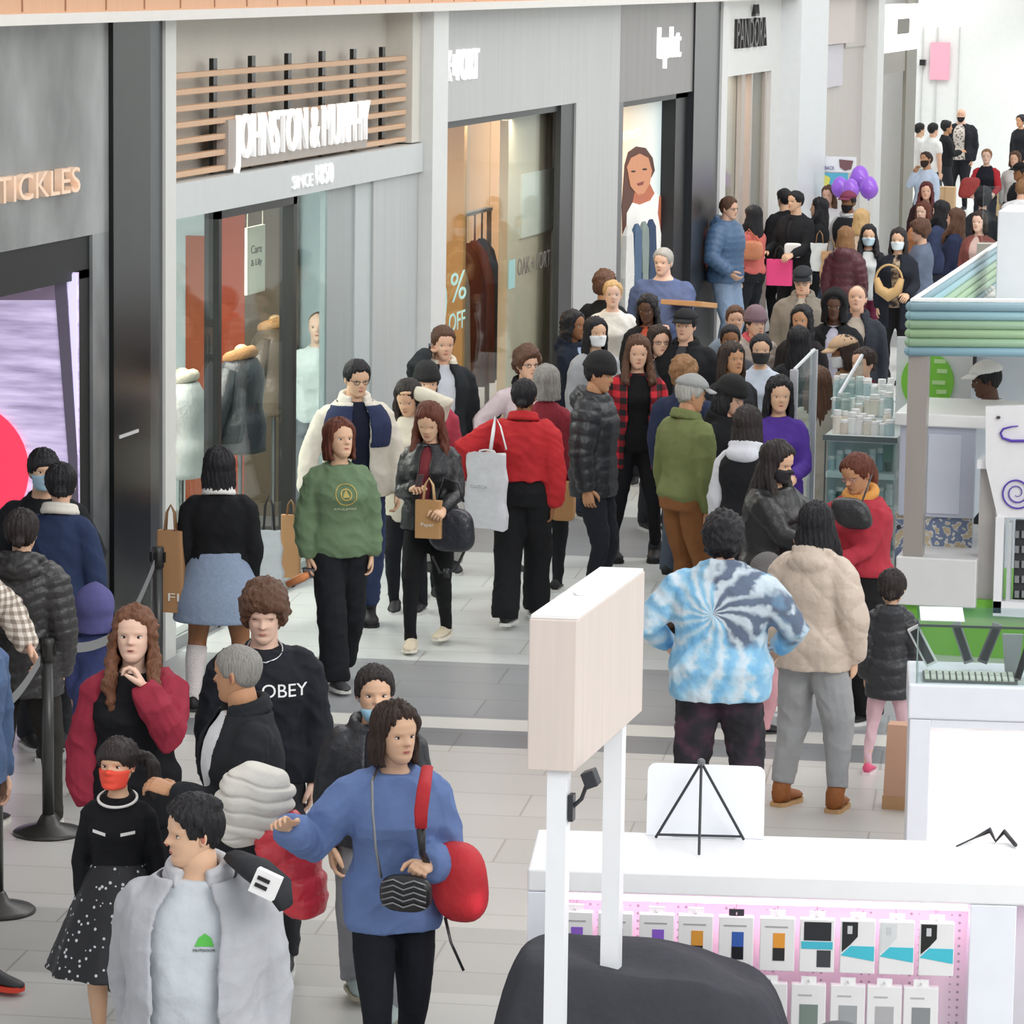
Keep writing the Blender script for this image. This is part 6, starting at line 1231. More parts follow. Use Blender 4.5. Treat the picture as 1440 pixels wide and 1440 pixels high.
d23 = P('purple jacket', 'young woman with long black hair in a vivid purple track jacket', 1096, 527, 1.66, 6, f=1, hair=('long', 'black', .35), skin='asian', look=(-4, 6, 0), top=('jacket', '53309c', {'hem': .46}), bottom=('slim', '2b2450'), arms=('front', 'front'))
d24 = P('leather woman', 'woman with very long black hair, black mask and black jacket, facing right', 1088, 618, 1.62, 62, f=1, hair=('long', 'soft', 1.0), skin='asian', mask='26262a', look=(0, 16, 0), top=('jacket', '1f1f22', {'ease': .014, 'mat': 'nylon'}), bottom=('sweat', 'b9b7b5'), arms=((.10, .26, .66), (.06, .30, .70)), bulk=1.18, shoes=('sneaker', 'e6e6e6', 'f2f2f2'))
# ---- right foreground group
e1 = P('tie dye', 'person seen from behind in a blue and grey spiral tie-dye hoodie', 1018, 715, 1.70, 176, hair=('mop', 'black'), skin='fair', top=('hoodie', tiedye(-.03, 1.20), {'hem': .455, 'ease': .022}), bottom=('sweat', blotch('1f1d24', '2b2830', '4a3040', 7)), bulk=1.30, arms=((.17, .10, .60), (.17, .10, .60)), legs='wide')
e2 = P('beige jacket', 'woman seen from behind in a beige quilted jacket, grey sweatpants and tan boots', 1148, 706, 1.62, 158, f=1, hair=('long', 'black', .85), skin='asian', look=(-10, 4, 0), top=('puffer', 'c9b6a4', {'quilt': 0, 'fold': .010, 'hem': .475, 'diamond': .21}), bottom=('sweat', 'aaabad'), shoes=('boot', '9a5a26', 'c9a070'), bulk=1.12, arms=('pocket', 'pocket'), legs='wide')
e3 = P('red cardigan', 'woman with auburn hair and glasses in a red cardigan over yellow, looking down', 1212, 632, 1.60, -32, f=1, hair=('pony', 'auburn', .25), skin='tan', glasses='c9a09a', look=(10, 24, 0), top=('sweater', 'b8283c', {'hem': .56, 'scarf': 'e3992c', 'ease': .014}), bottom=('wide', '1d1e20'), bulk=1.2, arms=((.12, .20, .70), (.02, .22, .62)))
e4 = P('child puffer', 'small child seen from behind in a black quilted puffer and pink leggings', 1255, 797, 1.15, 176, f=1, hair=('bun', 'soft'), skin='asian', top=('puffer', '26282e', {'hem': .40, 'pitch': .075, 'chev': .2}), bottom=('slim', 'e3bcc8'), shoes=('sneaker', 'e05a80', 'e8d5dc'), legs='wide')
e5 = P('pink trouser child', 'child in pink trousers hidden behind the tie-dye hoodie', 1078, 783, 1.02, 100, hair=('short', 'dark'), hat=('beanie', '6d6a6a'), top=('sweater', '5c5a60'), bottom=('sweat', 'e5a5ae'), shoes=('shoe', '232326', '3a3a3c'))
# ---- behind, centre right
f1 = P('flat cap', 'old man with glasses in a tweed coat and dark flat cap', 1130, 372, 1.75, -8, hair=('short', 'grey'), skin='fair', hat=('flat', '32353a'), glasses='55504c', look=(0, 16, 0), top=('coat', '8c8377', {'open': .22, 'inner': 'cbbfae', 'collar': 1, 'hem': .38}), bottom=('jeans', '55514d'), bulk=1.12)
f2 = P('dark curl woman', 'woman with dark curls just below the tweed coat', 1128, 428, 1.62, -16, f=1, hair=('curly', 'black', .4), skin='tan', top=('sweater', '2a2729'), bottom=('jeans', '2a2c34'))
f3 = P('slate hair', 'woman with straight slate black hair seen from behind', 1124, 458, 1.62, 178, f=1, hair=('long', 'black', .6), top=('sweater', '2c2c30'), bottom=('slim', '24262b'))
f4 = P('hooded man', 'young man with a black hood up over a white and purple tee', 1174, 408, 1.72, -4, hair=('short', 'black'), skin='dark', hat=('hood', '1e1e21'), top=('jacket', '202125', {'open': .25, 'inner': 'd9d3e6', 'hood': 0}), bottom=('jeans', '24262c'))
f5 = P('blazer man', 'man in a charcoal blazer over a beige sweater, head tipped back', 1206, 400, 1.72, -6, hair=('thin', 'brown'), skin='fair', look=(0, -12, 0), top=('jacket', '363a44', {'open': .42, 'inner': 'cdbfae', 'collar': 1}), bottom=('jeans', '2b2d35'), arms=('pocket', 'down'))
f6 = P('tan cap', 'person in a tan baseball cap and white mask, facing left', 1192, 470, 1.66, -78, hair=('bob', 'dark'), skin='brown', hat=('cap', 'd0ab86'), mask='dfe4ea', look=(0, 12, 0), top=('jacket', 'b7a28a'), bottom=('jeans', '3a3a44'))
f7 = P('maroon profile', 'woman in a maroon top standing behind the glass kiosk shelves', 1216, 486, 1.62, -42, f=1, hair=('bun', 'dark'), skin='fair', top=('sweater', '6b2430'), bottom=('jeans', '2b2d35'))
f8 = P('fringe girl', 'person with long light brown hair standing left of the kiosk shelves', 1152, 515, 1.57, 176, f=1, hair=('long', 'brown', .8), top=('coat', 'b9b3a4'), bottom=('slim', '2b2d35'))
k1 = P('vendor', 'kiosk vendor in a white cap and white tee reaching across the counter', 1392, 503, 1.74, -84, at=(DP(1390, 600, Yk+1.75).x, Yk+1.75, 0), hair=('short', 'black'), skin='dark', hat=('cap', 'f1f1f1'), look=(0, 10, 0), top=('tee', 'f0f0f0'), bottom=('jeans', '2b2d35'), arms=('down', (-.02, .34, .80)))
# ---- along the shopfronts further back
h1 = P('blue puffer', 'bald-topped man with glasses in a blue quilted jacket and light jeans', 1023, 275, 1.88, 62, hair=('short', 'brown'), skin='fair', glasses='55504c', look=(0, 6, 0), top=('puffer', '44658a', {'hem': .50, 'pitch': .038}), bottom=('jeans', '93aed0'), bulk=1.12, arms=('hip', 'down'))
h2 = P('coral woman', 'woman with long black hair in a coral sweater, turned away', 1060, 288, 1.70, -128, f=1, hair=('long', 'black', .6), skin='tan', top=('sweater', 'd8695f', {'hem': .55}), bottom=('slim', '23252b'), arms=('hold', 'hold'))
h3 = P('black shirt man', 'young man in black carrying a pink shopping bag', 1120, 267, 1.80, -34, hair=('short', 'black'), skin='asian', look=(16, 0, 0), top=('jacket', '212226', {'open': .1, 'inner': '2a2a2e'}), bottom=('slim', '202226'), arms=((.14, .14, .60), 'elbow'))
h4 = P('black behind', 'person in black standing left behind the man with the pink bag', 1104, 264, 1.77, -150, hair=('short', 'black'), skin='asian', top=('sweater', '212125'), bottom=('slim', '202226'))
h5 = P('long hair black', 'woman with waist long black hair and black jacket, facing left', 1153, 277, 1.69, -96, f=1, hair=('long', 'black', 1.0), skin='asian', top=('jacket', '1e1f22'), bottom=('slim', '202226'), arms=('hold', 'hold'))
h6 = P('brown wave woman', 'woman with wavy brown hair and white tee near the balloons', 1166, 260, 1.68, -22, f=1, hair=('long', 'brown', .4), skin='fair', top=('tee', 'dcdad8'), bottom=('jeans', '3b4864'))
h7 = P('vest man', 'bearded man in a purple cap and grey hoodie under a dark vest', 1194, 268, 1.74, -34, hair=('short', 'black'), skin='brown', hat=('cap', '8a3a5a'), beard='black', top=('jacket', 'cfd0d4', {'vest': '26282e', 'vz': .55, 'hood': 'd6d7da'}), bottom=('jeans', '24262d'))
h8 = P('blonde back', 'woman with blonde hair in a beige coat with bags, seen from behind', 1212, 293, 1.62, 150, f=1, hair=('long', 'blonde', .3), top=('jacket', 'd2b9a2'), bottom=('slim', '8c3446'), bulk=1.05)
h9 = P('burgundy coat', 'person in a glossy burgundy jacket beside the white top woman', 1190, 318, 1.62, 160, f=1, hair=('long', 'light', .2), top=('puffer', '55202c', {'hem': .5}), bottom=('slim', '2a2428'))
h10 = P('white top mask', 'woman with long black hair, pale blue mask and white top', 1222, 315, 1.62, 0, f=1, hair=('long', 'black', .6), skin='asian', mask='c2dbe6', top=('jacket', '2a2b30', {'open': .6, 'inner': 'e6ebea'}), bottom=('slim', '7a2b48'))
h11 = P('tan handbag woman', 'woman in a black coat and white mask carrying a round tan handbag', 1264, 320, 1.66, -10, f=1, hair=('long', 'soft', .3), skin='asian', mask='dfe9ee', top=('coat', '252934', {'hem': .36, 'open': .2, 'inner': blotch('2a2426', '7d6a58', 'b8a48c', 14)}), bottom=('slim', '1b1b1e'), arms=('down', 'elbow'), shoes=('boot', '1b1b1e', '111111'))
h12 = P('denim man', 'young man with swept brown hair in a grey blue denim jacket, facing left', 1297, 305, 1.68, -88, hair=('mop', 'brown'), skin='fair', look=(0, 8, 0), top=('jacket', '67758f', {'mat': 'denim', 'ease': .01}), bottom=('jeans', '2c3550'), arms=('elbow', 'elbow'))
h13 = P('jeans girl', 'woman in a cropped black top and blue jeans standing in profile by the taupe doorway', 1257, 192, 1.66, -98, f=1, hair=('long', 'red', .2), skin='fair', top=('sweater', '1d1e22', {'hem': .58}), bottom=('jeans', '3a4d74'), arms=('elbow', 'elbow'), at=G(1254, 324))
h14 = P('white tee one', 'dark haired man in a white tee at the far wall, leftmost of the two', 1293, 172, 1.69, 120, hair=('short', 'black'), skin='asian', top=('tee', 'efeeea'), bottom=('jeans', '40454f'))
h15 = P('white tee two', 'dark haired man in a white tee at the far wall, nearer the couple in black', 1312, 172, 1.72, 130, hair=('short', 'black'), skin='fair', top=('tee', 'f3f2f0'), bottom=('jeans', '40454f'), bulk=1.1)
h16 = P('black hair far', 'woman in black standing in front of the bald bearded man', 1331, 168, 1.70, 100, f=1, hair=('topbun', 'black'), skin='tan', top=('sweater', '212226'), bottom=('slim', '2c2d33'), arms=('hold', 'hold'), bulk=1.1)
h17 = P('bald beard', 'tall bald man with dark beard in a black jacket over a patterned shirt', 1352, 153, 1.86, -10, hair=('bald', 'black'), skin='fair', beard='black', top=('jacket', '25272e', {'open': .4, 'inner': speckle('cfc6bd', '6a5f5c', 22, .35)}), bottom=('slim', '26272c'), bulk=1.25)
h18 = P('light blue shirt', 'man in a light blue shirt with his head tipped to the left', 1304, 212, 1.70, -52, hair=('short', 'dark'), skin='tan', beard='dark', look=(0, -10, 18), top=('shirt', 'c9d9f0'), bottom=('jeans', '40454f'), arms=('chin', 'down'), bulk=1.15)
h19 = P('red arm woman', 'woman in a black sweater with bright red sleeves carrying a red bag', 1388, 208, 1.66, -8, f=1, hair=('bun', 'light'), skin='pale', top=('sweater', '22242e', {'sleeves': 'c0202e'}), bottom=('jeans', '2c3040'), arms=('elbow', 'elbow'))
h20 = P('dark red curls', 'woman with long dark red curls facing the viewer', 1303, 255, 1.62, -4, f=1, hair=('curly', 'red', .7), skin='fair', top=('sweater', '3a2428'), bottom=('slim', '2a2a30'))
h21 = P('half hidden fair', 'fair faced person tucked under the dark red curls', 1299, 283, 1.60, -30, f=1, hair=('bob', 'auburn'), skin='pale', top=('sweater', 'd98a52'), bottom=('jeans', '2c3040'))
h22 = P('black straight back', 'woman with straight black hair turned away to the left', 1324, 281, 1.68, -120, f=1, hair=('long', 'black', .5), skin='fair', top=('jacket', '3a4668'), bottom=('jeans', '2c3040'))
h23 = P('brown straight', 'woman with long straight brown hair in a navy top, facing left', 1345, 292, 1.64, -105, f=1, hair=('long', 'brown', .9), skin='fair', top=('jacket', '2a3352'), bottom=('jeans', '2c3040'))
h24 = P('big black hair', 'person with voluminous black hair seen from behind', 1383, 262, 1.68, 170, f=1, hair=('afro', 'black'), top=('jacket', '2c2e33'), bottom=('jeans', '2c3040'))
h25 = P('brown jacket', 'woman with dark bob in a brown jacket just left of the kiosk roof', 1378, 296, 1.65, -24, f=1, hair=('bob', 'dark'), skin='pale', top=('jacket', '8a4a44', {'open': .3, 'inner': 'd9b8ae'}), bottom=('jeans', '2c3040'))
h26 = P('edge curls', 'woman with black topknot and black top at the right edge, farthest back', 1436, 160, 1.66, -40, f=1, hair=('topbun', 'black'), skin='tan', top=('sweater', '202126'), bottom=('slim', '24252b'))
h27 = P('edge brunette', 'brown haired woman in pale top at the right edge', 1428, 212, 1.62, -18, f=1, hair=('bob', 'brown'), skin='fair', top=('sweater', 'd9d6d2'), bottom=('jeans', '2c3040'))
h28 = P('edge cap', 'man in a black cap and black coat at the right edge', 1436, 228, 1.76, -60, hair=('short', 'black'), skin='brown', hat=('cap', '1d1d20'), top=('coat', '1e1f22'), bottom=('jeans', '2c3040'), bulk=1.1)
h29 = P('edge light hair', 'person with light brown hair and white jacket above the kiosk roof unit', 1437, 252, 1.68, 175, hair=('short', 'light'), top=('jacket', 'f0f1f3', {'ease': .015}), bottom=('jeans', '8c9096'), bulk=1.15)
# person inside the lattice shop doorway
k2 = P('white sweater inside', 'man in a white sweater standing inside the glass doorway of the lattice shop', 452, 380, 1.74, -10, at=(-7.98, WP(449, 400, -7.98).y, 0), hair=('thin', 'brown'), skin='pale', top=('sweater', 'dfe4e2'), bottom=('jeans', '6a6f76'))
# ---- printed marks on clothes
decal_text(a4, 'OBEY', mat('eef0f2', .7), -.02, a4['H']*.735, .055, .20)
for r_ in ((.06, .066), (.028, .036)): decal_ring(c2, 0, c2['H']*.745, r_[0], r_[1], mat('b7a45c', .7))
decal_poly(c2, [(-.022, c2['H']*.735), (.022, c2['H']*.735), (0, c2['H']*.765)], mat('b7a45c', .7)); decal_text(c2, 'ATHLETICS', mat('cfd3b8', .7), -.07, c2['H']*.685, .012, .14)
H_ = a1['H']; M_ = a1
o = decal_poly(a1, [(.025, H_*.742), (.085, H_*.742), (.075, H_*.757), (.055, H_*.765), (.036, H_*.757)], mat('55b84a', .7)); decal_text(a1, 'OUTDOOR', mat('3c4a44', .7), .02, H_*.733, .008, .07)
decal_text(a2, 'campus', mat('93add8', .7), .05, a2['H']*.745, .012, .045)
tr = MB().tube([(.062*a7['H']*math.sin(q), (.01+.060*math.cos(q))*a7['H'], (.842-.018*math.cos(q))*a7['H']) for q in (2*PI*k/30 for k in range(30))], .006, 6, closed=True); part_mesh(a7['root'], tr, 'white_trim', mat('e6e4e2', .6))
for s_ in (-1, 1): decal_poly(a7, [(s_*.03, a7['H']*.735), (s_*.085, a7['H']*.742), (s_*.085, a7['H']*.752), (s_*.03, a7['H']*.745)], mat('e6e4e2', .6), name='white_trim')
# chain necklace
hm = a4['HM']; n_ = MB().tube([Vector((.075*math.sin(q), .05+.055*math.cos(q)+(.03 if abs(q) < 1 else 0), a4['H']*(.852-.028*math.cos(q)))) for q in (2*PI*k/28 for k in range(28))], .0035, 6, closed=True); part_mesh(a4['root'], n_, 'necklace', mat('c9ccd0', .25, .9))
finish_people()

# ================================================================== CARRIED THINGS
def at_px(M, x, y, off=0): return DP(x, y, M['g'].y-off)
def blob(name, label, cat, c, r, mt, e=.6, yaw=0, lean=0, seg=28, parent=None, group=None, amp=0):
    t = empty(name, tuple(c), label, cat, group, rz=yaw) if parent is None else parent
    rings = []; n = 16
    for k in range(n+1):
        a = -PI/2+PI*(k if 0 < k < n else (k+.05 if k == 0 else k-.05))/n; ca, sa = math.cos(a), math.sin(a); zz = r[2]*math.copysign(abs(sa)**e, sa); w = abs(ca)**e
        rings.append([(r[0]*w*math.copysign(abs(math.sin(q))**e, math.sin(q))+lean*zz, r[1]*w*math.copysign(abs(math.cos(q))**e, math.cos(q)), zz+amp*math.sin(q*5+k)) for q in (2*PI*j/seg for j in range(seg))])
    MB().loft(rings).build('bag_body', mt, t, smooth=True); return t
def strap(t, pts, r, mt, name='strap', flat=1.0):
    o = MB().tube(pts, r, 8, flat=flat).build(name, mt, t, smooth=True); L = Matrix.Translation(t.location) @ Matrix.Rotation(t.rotation_euler[2], 4, 'Z'); o.data.transform(L.inverted()); return o
bk2 = mat('202125', .4, kind='nylon')
# quilting row helper for loose jackets
def puff_jacket(name, label, path, R, n, mt, Y, flat, cat='jacket'):
    t = empty(name, tuple(DP(path[0][0], path[0][1], Y)), label, cat); pts, rad = [], []; m_ = 60
    for k in range(m_+1):
        s = k/m_*(len(path)-1); i = min(int(s), len(path)-2); f = s-i; x = path[i][0]*(1-f)+path[i+1][0]*f; y = path[i][1]*(1-f)+path[i+1][1]*f; w = path[i][2]*(1-f)+path[i+1][2]*f
        pts.append(DP(x, y, Y)); rad.append(R*w*(.86+.14*abs(math.sin(PI*n*k/m_))**.55)*(1 if 0 < k < m_ else .7))
    o = MB().tube(pts, rad, 40, flat=flat).build('quilted_shell', mt, t, smooth=True); o.location = -Vector(t.location)
    for v in o.data.vertices:
        c = v.co; q = .006*math.sin(c.x*60+c.z*20)+.004*math.sin(c.z*90+c.x*30); c.y += q; c.x += q*.5; c.z += .004*math.sin(c.x*45)
    return t
Y5 = a5['g'].y-.42
puff_jacket('cream_jacket', 'cream quilted jacket carried over the arm of the man with buzzed hair', [(372, 1078, .55), (364, 1100, .98), (358, 1125, 1.05), (352, 1150, .92), (345, 1172, .75), (345, 1190, .3)], .16, 6, mat('dcd8cf', .7, kind='cloth'), Y5, .55)
puff_jacket('red_jacket', 'shiny red puffer jacket hanging below the cream quilted one', [(385, 1148, .7), (394, 1175, .95), (408, 1205, 1.0), (420, 1235, .95), (428, 1262, .85), (432, 1290, .55)], .125, 5, mat('cf1830', .3, kind='nylon'), Y5+.06, .6)
# blue sweater woman: red backpack and black quilted crossbody
c = at_px(a2, 646, 1240, .02); t = blob('backpack', 'red backpack hanging at the hip of the woman in blue', 'backpack', c, (.105, .10, .15), mat('d21f2c', .6, kind='cloth'), .75, lean=-.12)
strap(t, [at_px(a2, 601, 1078, .10), at_px(a2, 596, 1110, .22), at_px(a2, 592, 1140, .27), at_px(a2, 592, 1165, .27)], [.022, .026, .026, .022], mat('d21f2c', .6, kind='cloth'), flat=.35)
strap(t, [at_px(a2, 592, 1165, .27), at_px(a2, 594, 1200, .26), at_px(a2, 606, 1225, .15)], [.02, .014, .012], bk2, 'lower_strap', .35); strap(t, [at_px(a2, 626, 1290, .1), at_px(a2, 634, 1325, .14), at_px(a2, 652, 1365, .12)], [.007, .006, .006], bk2, 'loose_strap', .4)
c = at_px(a2, 571, 1256, .27); t = blob('crossbody_bag', 'small black quilted crossbody bag in front of the blue sweatshirt', 'bag', c, (.100, .035, .070), mat('1d1d20', .35, kind='nylon'), .7)
for k in range(5):
    z = -.045+k*.022; strap(t, [Vector(c)+Vector((-.085+.0*k, -.034, z)), Vector(c)+Vector((-.04, -.038, z+.015)), Vector(c)+Vector((0, -.038, z)), Vector(c)+Vector((.04, -.038, z+.015)), Vector(c)+Vector((.085, -.034, z))], .0035, mat('8d8e92', .3, .5), 'quilt_seam')
strap(t, [at_px(a2, 536, 1235, .27), at_px(a2, 528, 1190, .26), at_px(a2, 524, 1140, .24), at_px(a2, 523, 1100, .18), at_px(a2, 530, 1082, .06)], .006, mat('8c8f95', .3, .8), 'chain_strap')
# hood patch of the grey coat
hp_ = empty('hood_patch', tuple(at_px(a1, 372, 1240, .32)), 'black and white lined hood edge on the shoulder of the grey coat', 'hood')
strap(hp_, [at_px(a1, 330, 1205, -.02), at_px(a1, 360, 1222, .10), at_px(a1, 392, 1248, .16), at_px(a1, 402, 1275, .14)], [.04, .06, .055, .03], mat('33353a', .8, kind='cloth'), 'dark_lining', .6)
q = at_px(a1, 374, 1243, .26); A3 = (Vector((1, .1, -.42)), Vector((.1, 1, 0)), Vector((.42, 0, 1)))
for k, (dx, dz, w, hgt, cc) in enumerate(((0, 0, .040, .040, 'f0f0f0'), (-.008, .014, .020, .006, '1d1d20'), (-.008, -.010, .020, .006, '1d1d20'))):
    o = MB().obox(q+A3[0].normalized()*dx+A3[2].normalized()*dz-Vector((0, .004*(k > 0), 0)), A3, (w, .012, hgt)).build('patch', mat(cc, .7), hp_); o.location = -Vector(hp_.location)
# skirt woman: paper bag left ; fleece man: tote + brown bag
def hung(name, M, px, py, w, h, col, label, off=.1, text=None, soft=0, hl=.15, taper=1.0, kind='paper', rot=0, d=None, handle='8a6a48'):
    """bag with body centre at pixel"""
    c = at_px(M, px, py, off); t = empty(name, tuple(c), label, 'bag', rz=math.radians(rot)); rings = []; d = d or w*.35; n = 7
    for k in range(n):
        z = -h/2+h*k/(n-1); s_ = 1+(taper-1)*k/(n-1); a, b = w/2*s_, d/2*(1-.6*soft*k/(n-1)); e_ = .3 if not soft else .5
        rings.append([(a*math.copysign(abs(math.cos(q))**e_, math.cos(q))+.01*soft*math.sin(k*2), b*math.copysign(abs(math.sin(q))**e_, math.sin(q)), z+.008*soft*math.sin(q*3+k)) for q in (2*PI*j/28 for j in range(28))])
    MB().loft(rings).build('bag_body', mat(col, .8 if kind != 'plain' else .35, kind=kind), t)
    for s in (-1, 1): MB().tube([(-w*.22*taper, s*d*.3*(1-.6*soft), h/2-.01), (-w*.15*taper, s*d*.15, h/2+hl*.7), (0, 0, h/2+hl), (w*.15*taper, s*d*.15, h/2+hl*.7), (w*.22*taper, s*d*.3*(1-.6*soft), h/2-.01)], .006, 6).build('handle', mat(handle, .6), t, smooth=True)
    if text:
        me = text_mesh(text[0], text[1], w*text[2], .002); o = bpy.data.objects.new('lettering', me); COL.objects.link(o); o.parent = t; me.materials.clear(); me.materials.append(mat(text[3], .6)); o.location = (-w*text[2]/2+text[4], -d/2-.004, text[5])
    return t
hung('paper_bag', b6, 240, 803, .19, .48, 'a97f58', 'brown paper bag held at the left side of the woman in the denim skirt', .12, ('FI', .045, .35, 'e8e2d6', .03, -.17), taper=.8)
hung('tote_bag', c1, 378, 782, .20, .34, 'c3c8ce', 'pale grey tote with black handles held by the man in fleece', .22, soft=1, hl=.24, handle='26262a', kind='cloth', taper=.85)
hung('paper_bag', c1, 409, 768, .13, .42, 'b78d62', 'brown paper bag behind the grey tote of the man in fleece', .05, hl=.1)
hung('paper_bag', c5, 603, 730, .17, .24, 'bb9060', 'small kraft paper bag with white scribble on the arm of the phone reading woman', .30, hl=.14, handle='c8a87c', text=('Paper', .03, .5, 'e9e4da', 0, -.05))
c = at_px(c5, 634, 745, .22); t = blob('handbag', 'large dark navy leather handbag on the arm of the phone reading woman', 'bag', c, (.15, .07, .14), mat('23252f', .35, kind='nylon'), .6, lean=-.1)
strap(t, [at_px(c5, 615, 705, .22), at_px(c5, 625, 672, .2), at_px(c5, 645, 680, .2), at_px(c5, 652, 706, .22)], .008, bk2); strap(t, [at_px(c5, 608, 782, .2), at_px(c5, 618, 805, .2), at_px(c5, 640, 802, .2), at_px(c5, 658, 765, .2)], .009, bk2, 'long_strap'); strap(t, [at_px(c5, 628, 800, .2), at_px(c5, 628, 812, .2)], .02, bk2, 'strap_tag')
hung('tote_bag', d1, 684, 690, .30, .50, 'd3d4da', 'large pale grey tote on the shoulder of the person in scarlet', .26, ('CLUTCH', .022, .4, '8b8b92', -.03, .02), soft=1, hl=.02, kind='cloth', taper=.95, rot=-12, handle='d9dade')
t = empty('tote_strap', tuple(at_px(d1, 700, 590, .0)), 'white shoulder strap of the large pale tote', 'strap'); strap(t, [at_px(d1, 690, 632, .30), at_px(d1, 694, 605, .27), at_px(d1, 697, 586, .14), at_px(d1, 704, 600, .24), at_px(d1, 712, 632, .30)], .014, mat('e9e9ec', .6), 'strap_band', .4)
# green sweater woman: phone and snack
def slab(name, label, cat, c, hw, mt, yaw=0, pitch=0, mt2=None):
    t = empty(name, tuple(c), label, cat, rz=yaw); R = Matrix.Rotation(yaw, 3, 'Z') @ Matrix.Rotation(pitch, 3, 'X'); ax = [R.col[i] for i in range(3)]
    o = MB().obox(c, ax, hw).build('body', mt, t, bevel=.003); o.data.transform((Matrix.Translation(t.location) @ Matrix.Rotation(yaw, 4, 'Z')).inverted())
    if mt2: o = MB().obox(Vector(c)-ax[1]*hw[1], ax, (hw[0]*.88, .001, hw[2]*.9)).build('screen', mt2, t); o.data.transform((Matrix.Translation(t.location) @ Matrix.Rotation(yaw, 4, 'Z')).inverted())
    return t
slab('phone', 'phone with grey screen in the hand of the green sweatshirt woman', 'phone', at_px(c2, 443, 806, .14), (.075, .005, .036), mat('2c2c30', .3), 0, .5, mat('77797f', .2))
t = empty('wrapped_snack', tuple(at_px(c2, 422, 812, .16)), 'orange wrapped snack held beside the phone', 'snack'); strap(t, [at_px(c2, 404, 822, .15), at_px(c2, 425, 812, .16), at_px(c2, 434, 808, .16)], [.02, .028, .018], mat('e2905a', .6, kind='paper'), 'wrapper')
slab('phone', 'dark red phone held by the woman in the black jacket', 'phone', at_px(c5, 590, 676, .40), (.022, .005, .045), mat('5a1f28', .3), 0, -.7, mat('2a1a1e', .2))
slab('phone', 'dark phone held at the ear of the man with the cream collar', 'phone', at_px(c6, 604, 498, .06), (.008, .035, .07), mat('2a2a2e', .3), .3, .2)
c = at_px(c3, 548, 640, .22); t = blob('camera', 'black camera held by the woman in the cream coat', 'camera', c, (.055, .04, .045), bk2, .5); strap(t, [c, c-Vector((0, .07, .01))], [.035, .03], bk2, 'lens')
# big blue man: flat cardboard box
t = slab('pizza_box', 'flat kraft cardboard box held out by the big man in slate blue', 'box', at_px(d8, 969, 427, .32), (.20, .17, .022), mat('c9996b', .8, kind='paper'), -.25, -.12)
c = at_px(d3, 696, 578, .1); blob('handbag', 'small black bag held beside the pale pink shirt', 'bag', c, (.05, .03, .06), bk2, .7)
blob('paper_bag', 'tan paper bag standing at the feet of the grey streaked woman', 'bag', at_px(d2, 792, 704, .05), (.085, .05, .14), mat('b98a5c', .8, kind='paper'), .35)
# red cardigan: black bag on chest
c = at_px(e3, 1198, 722, .30); t = blob('crossbody_bag', 'black pouch bag worn on the chest of the red cardigan woman', 'bag', c, (.11, .06, .09), bk2, .7, lean=-.35); strap(t, [c+Vector((.05, 0, .05)), at_px(e3, 1218, 690, .2), at_px(e3, 1226, 668, .1)], .006, bk2)
# coral woman, pink bag, tan bags, round handbag, red bag, cartons
c = at_px(h2, 1057, 352, .16); t = blob('handbag', 'orange brown shoulder bag of the coral sweater woman', 'bag', c, (.13, .06, .11), mat('cf7d50', .5, kind='nylon'), .6); strap(t, [c+Vector((-.1, 0, .08)), at_px(h2, 1053, 322, .14), c+Vector((.1, 0, .08))], .008, mat('b8683f', .5))
t = hung('shopping_bag', h3, 1096, 383, .30, .30, 'ee4a86', 'glossy pink shopping bag with black handles', .26, hl=.16, handle='1e1e20', kind='paper', d=.12)
blob('handbag', 'small white clutch bag held above the pink shopping bag', 'bag', at_px(h3, 1115, 352, .24), (.10, .04, .085), mat('f0ece8', .4), .4)
hung('tote_bag', h8, 1168, 378, .25, .40, 'c99a68', 'tan tote bag behind the flat cap', .14, soft=1, kind='cloth', taper=.85)
hung('tote_bag', h8, 1152, 362, .20, .32, 'dfe3e2', 'white tote bag left of the tan tote', .08, soft=1, kind='cloth')
c = at_px(h11, 1250, 394, .26); t = empty('handbag', tuple(c), 'round straw coloured handbag with a loop handle', 'bag'); r_ = .14
strap(t, [c+Vector((r_*math.sin(q), 0, r_*1.15*math.cos(q))) for q in (-1.6+3.2*k/14 for k in range(15))], .012, mat('caa672', .6), 'loop_handle'); strap(t, [c+Vector((-r_*.95, 0, .02)), c+Vector((-r_*.7, 0, -.1)), c+Vector((0, 0, -.16)), c+Vector((r_*.7, 0, -.1)), c+Vector((r_*.95, 0, .02))], [.03, .055, .07, .055, .03], mat('caa672', .7, kind='paper'), 'pouch')
blob('handbag', 'red slouchy bag carried by the woman with red sleeves', 'bag', at_px(h19, 1363, 264, .3), (.15, .09, .16), mat('b2403c', .6, kind='cloth'), .5, lean=.2)
for px, lab in ((1328, 'brown cardboard carton on the floor behind the dark red curls'), (1408, 'brown cardboard carton on the floor by the right edge')):
    g = G(px, 322); t = empty('carton', tuple(g), lab, 'box'); o = MB().box(g+Vector((-.17, -.12, 0)), g+Vector((.17, .12, .72))).build('carton_body', mat('d3b088', .8, kind='paper'), t, bevel=.004); o.location = -g; o2 = MB().box(g+Vector((-.02, -.122, .1)), g+Vector((.02, -.1205, .72))).build('tape', mat('c49f74', .5), t); o2.location = -g
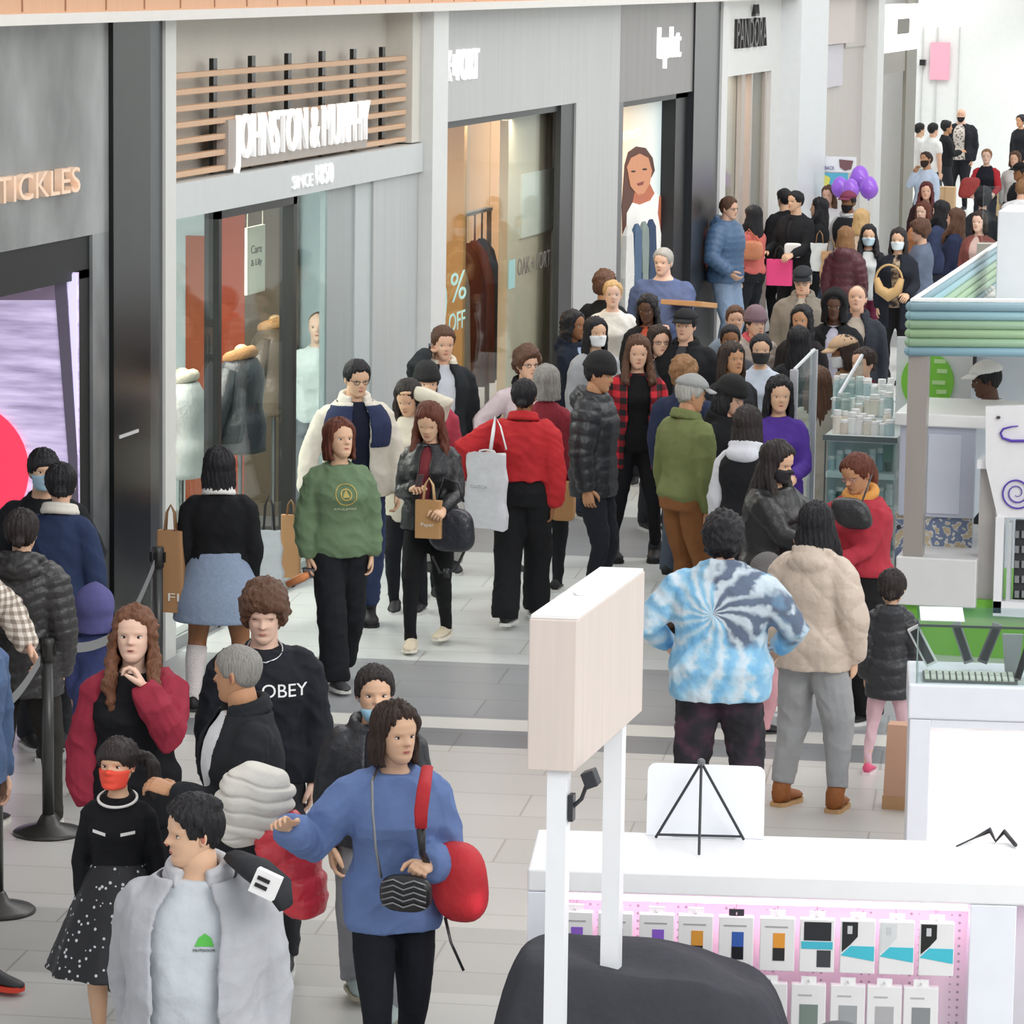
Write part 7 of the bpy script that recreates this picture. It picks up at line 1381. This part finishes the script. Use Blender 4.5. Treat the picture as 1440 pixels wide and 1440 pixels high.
# jacket displays in the lattice shop window
def mannequin(px, X, label, col, fur, h):
    y = WP(px, 550, X).y; b = Vector((X, y, 0)); t = empty('dress_form', tuple(b), label, 'mannequin', rz=math.radians(80)); t2 = []
    for r in torso_rings(1.62, .030, .44, .85, False, 1.05): t2.append([(p[0], p[1], p[2]+h) for p in r])
    MB().loft(t2).build('jacket', mat(col, .35, kind='nylon'), t, smooth=True)
    for s in (-1, 1): MB().tube([(s*.155, 0, 1.30+h), (s*.24, .02, 1.08+h), (s*.25, .08, .84+h)], [.07, .065, .055], 14).build('sleeve', mat(col, .35, kind='nylon'), t, smooth=True)
    MB().tube([(.10*math.sin(a), .08*math.cos(a), 1.40+h-.03*math.cos(a)) for a in (2*PI*k/20 for k in range(20))], .045, 10, closed=True).build('fur_collar', mat(fur, .9, kind='knit'), t, smooth=True)
    MB().ball((0, -.01, 1.43+h), (.055, .055, .05)).build('neck', mat('d8b78c', .5), t, smooth=True); MB().tube([(0, 0, .03), (0, 0, .75+h)], .018, 8).build('stand_pole', mat('8a8a8a', .3, .8), t); MB().lathe((0, 0, 0), [(.16, 0), (.16, .02), (.03, .03)], 24).build('stand_base', mat('5a5a5a', .3, .6), t)
mannequin(338, -8.02, 'dark leather jacket with shearling collar on a form in the lattice shop window', '3a3b3f', 'c68a4e', .18)
mannequin(385, -8.4, 'brown jacket with shearling collar on a form behind the dark leather one', '6e5f4e', 'd29a5c', .20)
for px, X, lab, col in ((255, -8.3, 'grey top on a form, added for a reflection in the left pane of the lattice shop', 'b9bbb8'),):  # form added in place of a passer-by's reflection in the glass
    mannequin(px, X, lab, col, 'd8cdb8', .05)
for i, (px, c_) in enumerate(((633, 'b8aca4'), (655, '8c4a2c'), (668, 'a85a30'), (678, '6a6e74'))):
    y = wyx(px, -8.3); mb = MB(); mb.loft([[(-8.3+a, y+b, z) for a, b in ((.20*w*math.cos(q), .09*w*math.sin(q)) for q in (2*PI*k/16 for k in range(16)))] for z, w in ((.55, 1.05), (1.0, 1.0), (1.5, .95), (1.75, .6), (1.85, .15))])
    mb.tube([(-8.3, y, 1.84), (-8.3, y, 2.1)], .01, 6); tag(mb.build('hanging_garment', mat(c_, .8, kind='cloth'), smooth=True), ['pale grey coat', 'rust coat', 'burnt orange coat', 'slate coat'][i]+' hanging in the warm lit grey shop window', 'garment')
tag(MB().box((-8.34, wyx(622, -8.3), 2.09), (-8.28, wyx(690, -8.3), 2.12)).box((-8.33, wyx(622, -8.3), 0), (-8.29, wyx(623, -8.3), 2.1)).box((-8.33, wyx(689, -8.3), 0), (-8.29, wyx(690, -8.3), 2.1)).build('clothes_rail', mat('b9bbbd', .3, .7)), 'thin steel clothes rail behind the grey shop window', 'rail')
